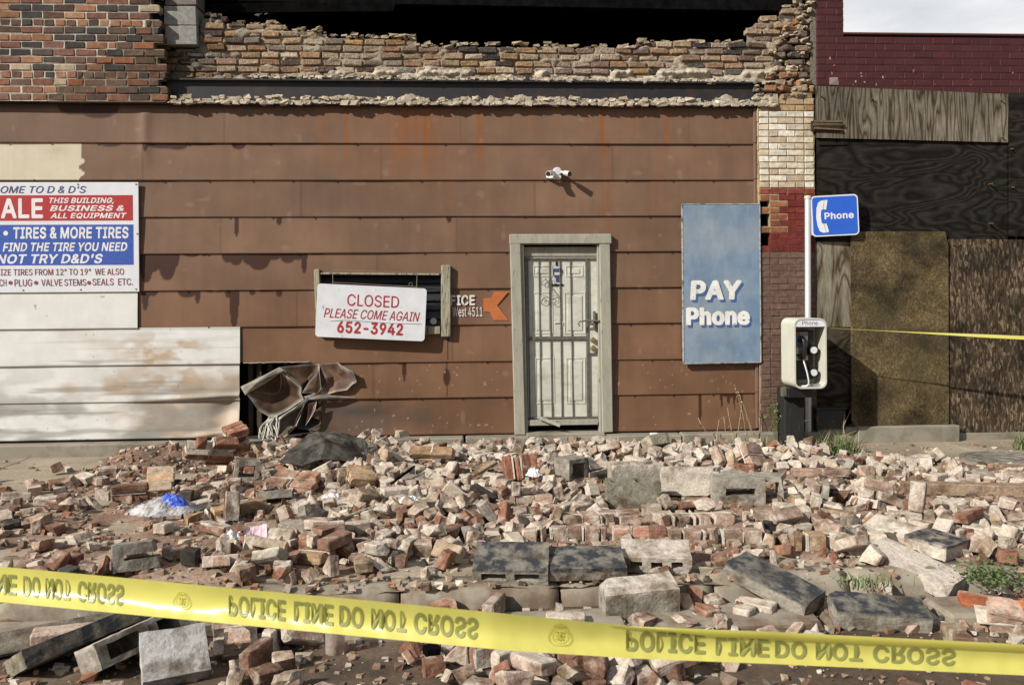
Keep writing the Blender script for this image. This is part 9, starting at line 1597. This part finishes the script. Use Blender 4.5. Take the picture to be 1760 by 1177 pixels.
litter('plastic_bag', crumple_mb(.18, .15, .09, 5), M['whitefilm'], 400, 940, .4, 'small milky plastic bag beside the pink paper', 'plastic bag', .03)
def sheet_mb(w, d, bend, seed, nx=10, ny=8):
    V = [(w * (i / nx - .5), d * (j / ny - .5), bend * ((i / nx - .5) ** 2 * 4 + .6 * mnoise.noise(Vector((i * .5, j * .5, seed))))) for j in range(ny + 1) for i in range(nx + 1)]
    F = [(j * (nx + 1) + i, j * (nx + 1) + i + 1, (j + 1) * (nx + 1) + i + 1, (j + 1) * (nx + 1) + i) for j in range(ny) for i in range(nx)]
    return MB().add(V, F)
litter('paper_sheet', sheet_mb(.13, .17, .02, 2), M['pinkpaper'], 441, 941, .3, 'pink printed paper leaning on bricks beside the small milky bag', 'paper', .06, tilt=(.8, 0))
litter('paper_scrap', crumple_mb(.17, .13, .06, 7), M['paper'], 703, 876, .6, 'crumpled white scrap in the middle of the heap, beside the red rag', 'paper', .06)
litter('paper_scrap', crumple_mb(.14, .12, .07, 11), M['paper'], 918, 838, .9, 'white scrap tucked at the foot of the fanned orange bricks', 'paper', .10)
litter('paper_scrap', crumple_mb(.16, .12, .06, 13), M['whitefilm'], 571, 873, .2, 'torn white film among bricks below the black roofing sheet', 'plastic scrap', .07)
litter('paper_scrap', crumple_mb(.13, .10, .05, 14), M['whitefilm'], 540, 890, .2, 'small white film scrap left of the red rag', 'plastic scrap', .07)
litter('red_rag', crumple_mb(.30, .24, .10, 17), plain('dusty red rag', (.36, .12, .10), .95, amt=.35), 678, 862, .2, 'dusty red rag lying in a hollow of the heap below the closed sign', 'rag', .05)
mb = MB().bbox((0, 0, .03), (.075, .04, .065), .004); litter('small_carton', mb, M['paper'], 1124, 768, .1, 'tiny white carton on the rubble against the wall right of the door', 'carton', .08)
mb = MB(); mb.tube([(0, 0, 0), (0, 0, .02), (0, 0, .13)], [.04, .043, .052], 18, cap=False); mb.cyl((0, 0, 0), (0, 0, .004), .04, n=18)
litter('plastic_cup', mb, film_mat('smoky cup', (.42, .34, .29), .6), 574, 1122, 0, 'smoky plastic cup standing in the road under the tape', 'cup', .0, tilt=(.15, .1))
mb = chunk_mb(1, 1, 1, 66, sz=(.07, .06, .07), mortar=False); litter('coal_lump', mb, M['char'], 744, 1132, .4, 'small black burnt lump in the road below the tape', 'lump', .03)

mb = beam_mb(.42, .022, .016, 81); litter('wood_splinter', mb, M['oldwood'], 610, 905, .5, 'thin pale splinter lying across bricks left of the long pink pair', 'splinter', .09, tilt=(0, -.2))
mb = beam_mb(.55, .03, .02, 82); litter('wood_splinter', mb, M['oldwood'], 1290, 800, -.35, 'long pale splinter behind the bench shaped block', 'splinter', .10, tilt=(0, .1))
mb = beam_mb(.38, .02, .02, 83); litter('wood_splinter', mb, M['char'], 690, 840, 1.0, 'burnt black stick among bricks behind the red rag', 'splinter', .10, tilt=(0, -.25))
mb = beam_mb(.5, .035, .012, 84); litter('wood_splinter', mb, M['oldwood'], 1010, 880, .25, 'flat pale lath on bricks just left of the upright olive block', 'splinter', .07, tilt=(.2, -.08))
p = surf(390, 1075); mb = MB().tube([(p.x - .25, p.y + .1, p.z + .02), (p.x - .1, p.y, p.z + .16), (p.x + .1, p.y - .02, p.z + .17), (p.x + .25, p.y + .1, p.z + .10), (p.x + .34, p.y + .05, p.z + .0)], .006, 6)
tag(mb.build('bent_wire', M['iron']), 'bent dark wire arching over the rubble under the tape at the left', 'wire')
# roofing felt folded over at the foot of the torn siding
FP = {k: on_wall(a, b_, y) for k, (a, b_, y) in dict(a=(480, 792, -1.62), b=(515, 800, -1.62), c=(532, 747, -1.20), d=(547, 741, -1.12), e=(561, 756, -1.42), f=(602, 745, -1.10), g=(627, 758, -1.12), h=(645, 776, -1.15), i=(634, 792, -1.32), j=(588, 764, -1.42), k=(552, 789, -1.58), m=(500, 770, -1.30)).items()}
bm = bmesh.new(); fv = {k: bm.verts.new(p) for k, p in FP.items()}
for t in ('abe', 'ame'[::1], 'mce', 'ced', 'bke', 'eki', 'eij', 'ejd', 'djf', 'fji', 'fig', 'gih'):
    if len(set(t)) == 3: bm.faces.new([fv[q] for q in t])
bmesh.ops.recalc_face_normals(bm, faces=bm.faces[:])
bmesh.ops.subdivide_edges(bm, edges=bm.edges[:], cuts=5, use_grid_fill=True); bmesh.ops.triangulate(bm, faces=bm.faces[:])
for v in bm.verts: v.co += mnoise.noise_vector(v.co * 9) * .018 + mnoise.noise_vector(v.co * 24) * .007
bmesh.ops.solidify(bm, geom=bm.faces[:], thickness=.012)
fm = bm_to_mb(bm); tag(fm.build('roofing_felt', M['felt']), 'stiff black sheet of roofing felt folded over the bricks below the torn siding', 'roofing felt')
# frayed cord
mb = MB(); rng = random.Random(5)
for k in range(24):
    a = Vector(on_wall(rng.uniform(462, 478), rng.uniform(714, 722), -.20)); b_ = Vector(on_wall(rng.uniform(445, 480), rng.uniform(748, 757), -.34 - rng.random() * .1)); c = (a + b_) / 2 + Vector((rng.uniform(-.10, .07), -.05, rng.uniform(-.02, .08)))
    w = Vector((rng.uniform(-.03, .03), 0, 0)); mb.tube([a * (1 - f) ** 2 + (c + w) * 2 * f * (1 - f) + b_ * f * f + mnoise.noise_vector(Vector((k, f * 4, 0))) * .012 for f in [q / 11 for q in range(12)]], rng.uniform(.004, .009), 5)
tag(mb.build('cord_bundle', M['rope']), 'frayed bundle of pale cord hanging out of the hole in the siding', 'cord')

# manhole covers
def manhole(px, py, r, label):
    p = on_ground(px, py); mb = MB(); V = []; F = []; prof = [(0, .010), (.18, .010), (.2, .004), (.3, .004), (.32, .010), (.5, .010), (.52, .004), (.62, .004), (.64, .010), (.8, .010), (.82, .003), (.86, .003), (.88, .012), (1.0, .012), (1.02, -.03)]
    n = 48
    for k in range(n):
        t = 2 * math.pi * k / n
        for a, z in prof: V.append((p.x + r * a * math.cos(t), p.y + r * a * math.sin(t), z + .006))
    m_ = len(prof); F = [(k * m_ + j, k * m_ + j + 1, ((k + 1) % n) * m_ + j + 1, ((k + 1) % n) * m_ + j) for k in range(n) for j in range(m_ - 1)]
    tag(mb.add(V, F).build('manhole_cover', spotted('worn iron cover', (.20, .185, .155), (.10, .085, .065), .55, .12, 8, .6)), label, 'manhole cover')
manhole(1730, 791, .40, 'round worn manhole cover on the pavement before the dark strand board'); manhole(-8, 935, .18, 'small round cover in the pavement at the left edge')

# ------------------------------------------------------------------ weeds
def leaf_mat(name, a, b_):
    m, t, bs = new_mat(name, a, .6); n = noise_node(t, 12, 3); t.links.new(ramp(t, n.outputs['Fac'], [(.35, a), (.65, b_)]), bs.inputs['Base Color'])
    bs.inputs['Subsurface Weight'].default_value = 0.0; return m
M['grass'] = leaf_mat('green blades', (.055, .105, .022), (.13, .18, .05)); M['dry'] = leaf_mat('dry stalks', (.30, .24, .12), (.40, .34, .2)); M['leaf'] = leaf_mat('weed leaves', (.045, .085, .02), (.10, .14, .04))
def blade(mb, p, h, lean, w, rng, m=0):
    a = rng.uniform(0, 6.28); d = Vector((math.cos(a), math.sin(a), 0)) * lean; s = Vector((-d.y, d.x, 0)).normalized() * w if lean > 1e-4 else Vector((w, 0, 0)); V = []
    for k in range(5):
        f = k / 4; q = Vector(p) + d * f * f + Vector((0, 0, h * (f - .28 * f * f * (lean / max(h, .01))))); V += [q - s * (1 - f) ** .7, q + s * (1 - f) ** .7]
    mb.add(V, [(2 * k, 2 * k + 1, 2 * k + 3, 2 * k + 2) for k in range(4)], m=m)
def tuft(p, n, h, spread, label, dry=.15, w=.006, seed=0):
    rng = random.Random(seed); mb = MB()
    for k in range(n):
        q = (p[0] + rng.gauss(0, spread), p[1] + rng.gauss(0, spread * .6), p[2] - .01); hh = h * rng.uniform(.45, 1.1); blade(mb, q, hh, hh * rng.uniform(.25, 1.1), w * rng.uniform(.6, 1.2), rng, 1 if rng.random() < dry else 0)
    tag(mb.build('grass_tuft', [M['grass'], M['dry']]), label, 'grass', 'weeds along the wall foot')
def gpt(px, py): p = on_ground(px, py); return (p.x, p.y, 0)
tuft(gpt(1442, 779), 190, .27, .10, 'biggest green grass tuft between the pay phone post and the golden board', .12, .006, 1)
tuft(gpt(1398, 776), 45, .15, .05, 'thin green tuft at the right foot of the pay phone post', .2, .006, 2)
tuft(gpt(1758, 772), 70, .26, .05, 'bright grass tuft at the right edge before the dark strand board', .1, .006, 3)
tuft(gpt(1310, 770), 80, .15, .09, 'low grass tuft at the pilaster foot left of the pay phone post', .25, .006, 4)
tuft(gpt(1262, 769), 40, .11, .07, 'sparse weeds below the lower corner of the blue board', .3, .005, 5)
tuft(gpt(905, 772), 60, .07, .06, 'mossy little weeds at the foot of the barred door', .2, .006, 6)
tuft(gpt(1484, 1000), 70, .06, .08, 'thin mossy weeds in the kerb joint beside the whitish slab', .08, .005, 8)
rng = random.Random(9); mb = MB(); p = gpt(1733, 1012)
for k in range(650):
    q = Vector((p[0] + rng.gauss(0, .085), p[1] + .12 + rng.gauss(0, .07), abs(rng.gauss(0, .05)) + .0)); r = rng.uniform(.006, .016); R = Euler((rng.uniform(-.9, .9), rng.uniform(-.9, .9), rng.uniform(0, 6))).to_matrix()
    mb.add([q + R @ Vector(v) for v in ((-r, 0, 0), (0, -r * .6, 0), (r * 1.2, 0, r * .2), (0, r * .6, 0))], [(0, 1, 2, 3)])
tag(mb.build('weed_clump', M['leaf']), 'leafy low green weed clump by the kerb at the right edge', 'weed')
mb = MB(); rng = random.Random(14)
for (a, b_, c, d) in ((1222, 752, 1200, 718), (1262, 752, 1250, 700), (1266, 752, 1276, 690), (1285, 752, 1262, 660), (1290, 750, 1283, 712), (1250, 752, 1244, 716), (1300, 750, 1268, 672), (1230, 752, 1236, 722)):
    A = on_wall(a, b_, -.25); B_ = on_wall(c, d, -.25 + rng.uniform(-.05, .1)); A.z = max(.0, A.z - .1); mid = A.lerp(B_, .5) + Vector((rng.uniform(-.02, .02), 0, .02)); mb.tube([A, mid, B_], [.0035, .003, .0015], 5)
    for k in range(4): lump(mb, A.lerp(B_, .8 + .06 * k), .006, rng, (1, 1, 1), 1.6)
tag(mb.build('dry_stalk', M['dry']), 'tall dry seeded stalks growing from the sill left of the pilaster', 'weed')
mb = MB()
for (a, b_, c, d) in ((1448, 770, 1462, 705), (1456, 770, 1452, 712), (1440, 770, 1472, 740), (1470, 772, 1478, 742)):
    A = on_wall(a, b_, -.3); B_ = on_wall(c, d, -.3); A.z = 0; mid = A.lerp(B_, .5) + Vector((-.03, 0, .03)); mb.tube([A, mid, B_], [.0035, .003, .0015], 5)
tag(mb.build('dry_stalk', M['dry']), 'few bent dry stalks rising from the biggest grass tuft', 'weed')
mb = MB(); rng = random.Random(15); A = on_wall(1330, 748, -.22); A.z = .1
for k in range(60):
    q = Vector((A.x + rng.gauss(0, .07), A.y - .05 + rng.gauss(0, .03), .12 + rng.random() ** .7 * .34)); r = rng.uniform(.01, .024); R = Euler((rng.uniform(-.9, .9) + .8, rng.uniform(-.9, .9), rng.uniform(0, 6))).to_matrix()
    mb.add([q + R @ Vector(v) for v in ((-r, 0, 0), (0, -r * .6, 0), (r * 1.2, 0, r * .2), (0, r * .6, 0))], [(0, 1, 2, 3)])
for k in range(5): mb.tube([(A.x + rng.gauss(0, .03), A.y - .05, .05), (A.x + rng.gauss(0, .06), A.y - .05, .3), (A.x + rng.gauss(0, .07), A.y - .05, .46)], [.003, .003, .002], 4)
tag(mb.build('weed_plant', M['leaf']), 'small leafy weed growing up the brown pilaster beside the pay phone post', 'weed')
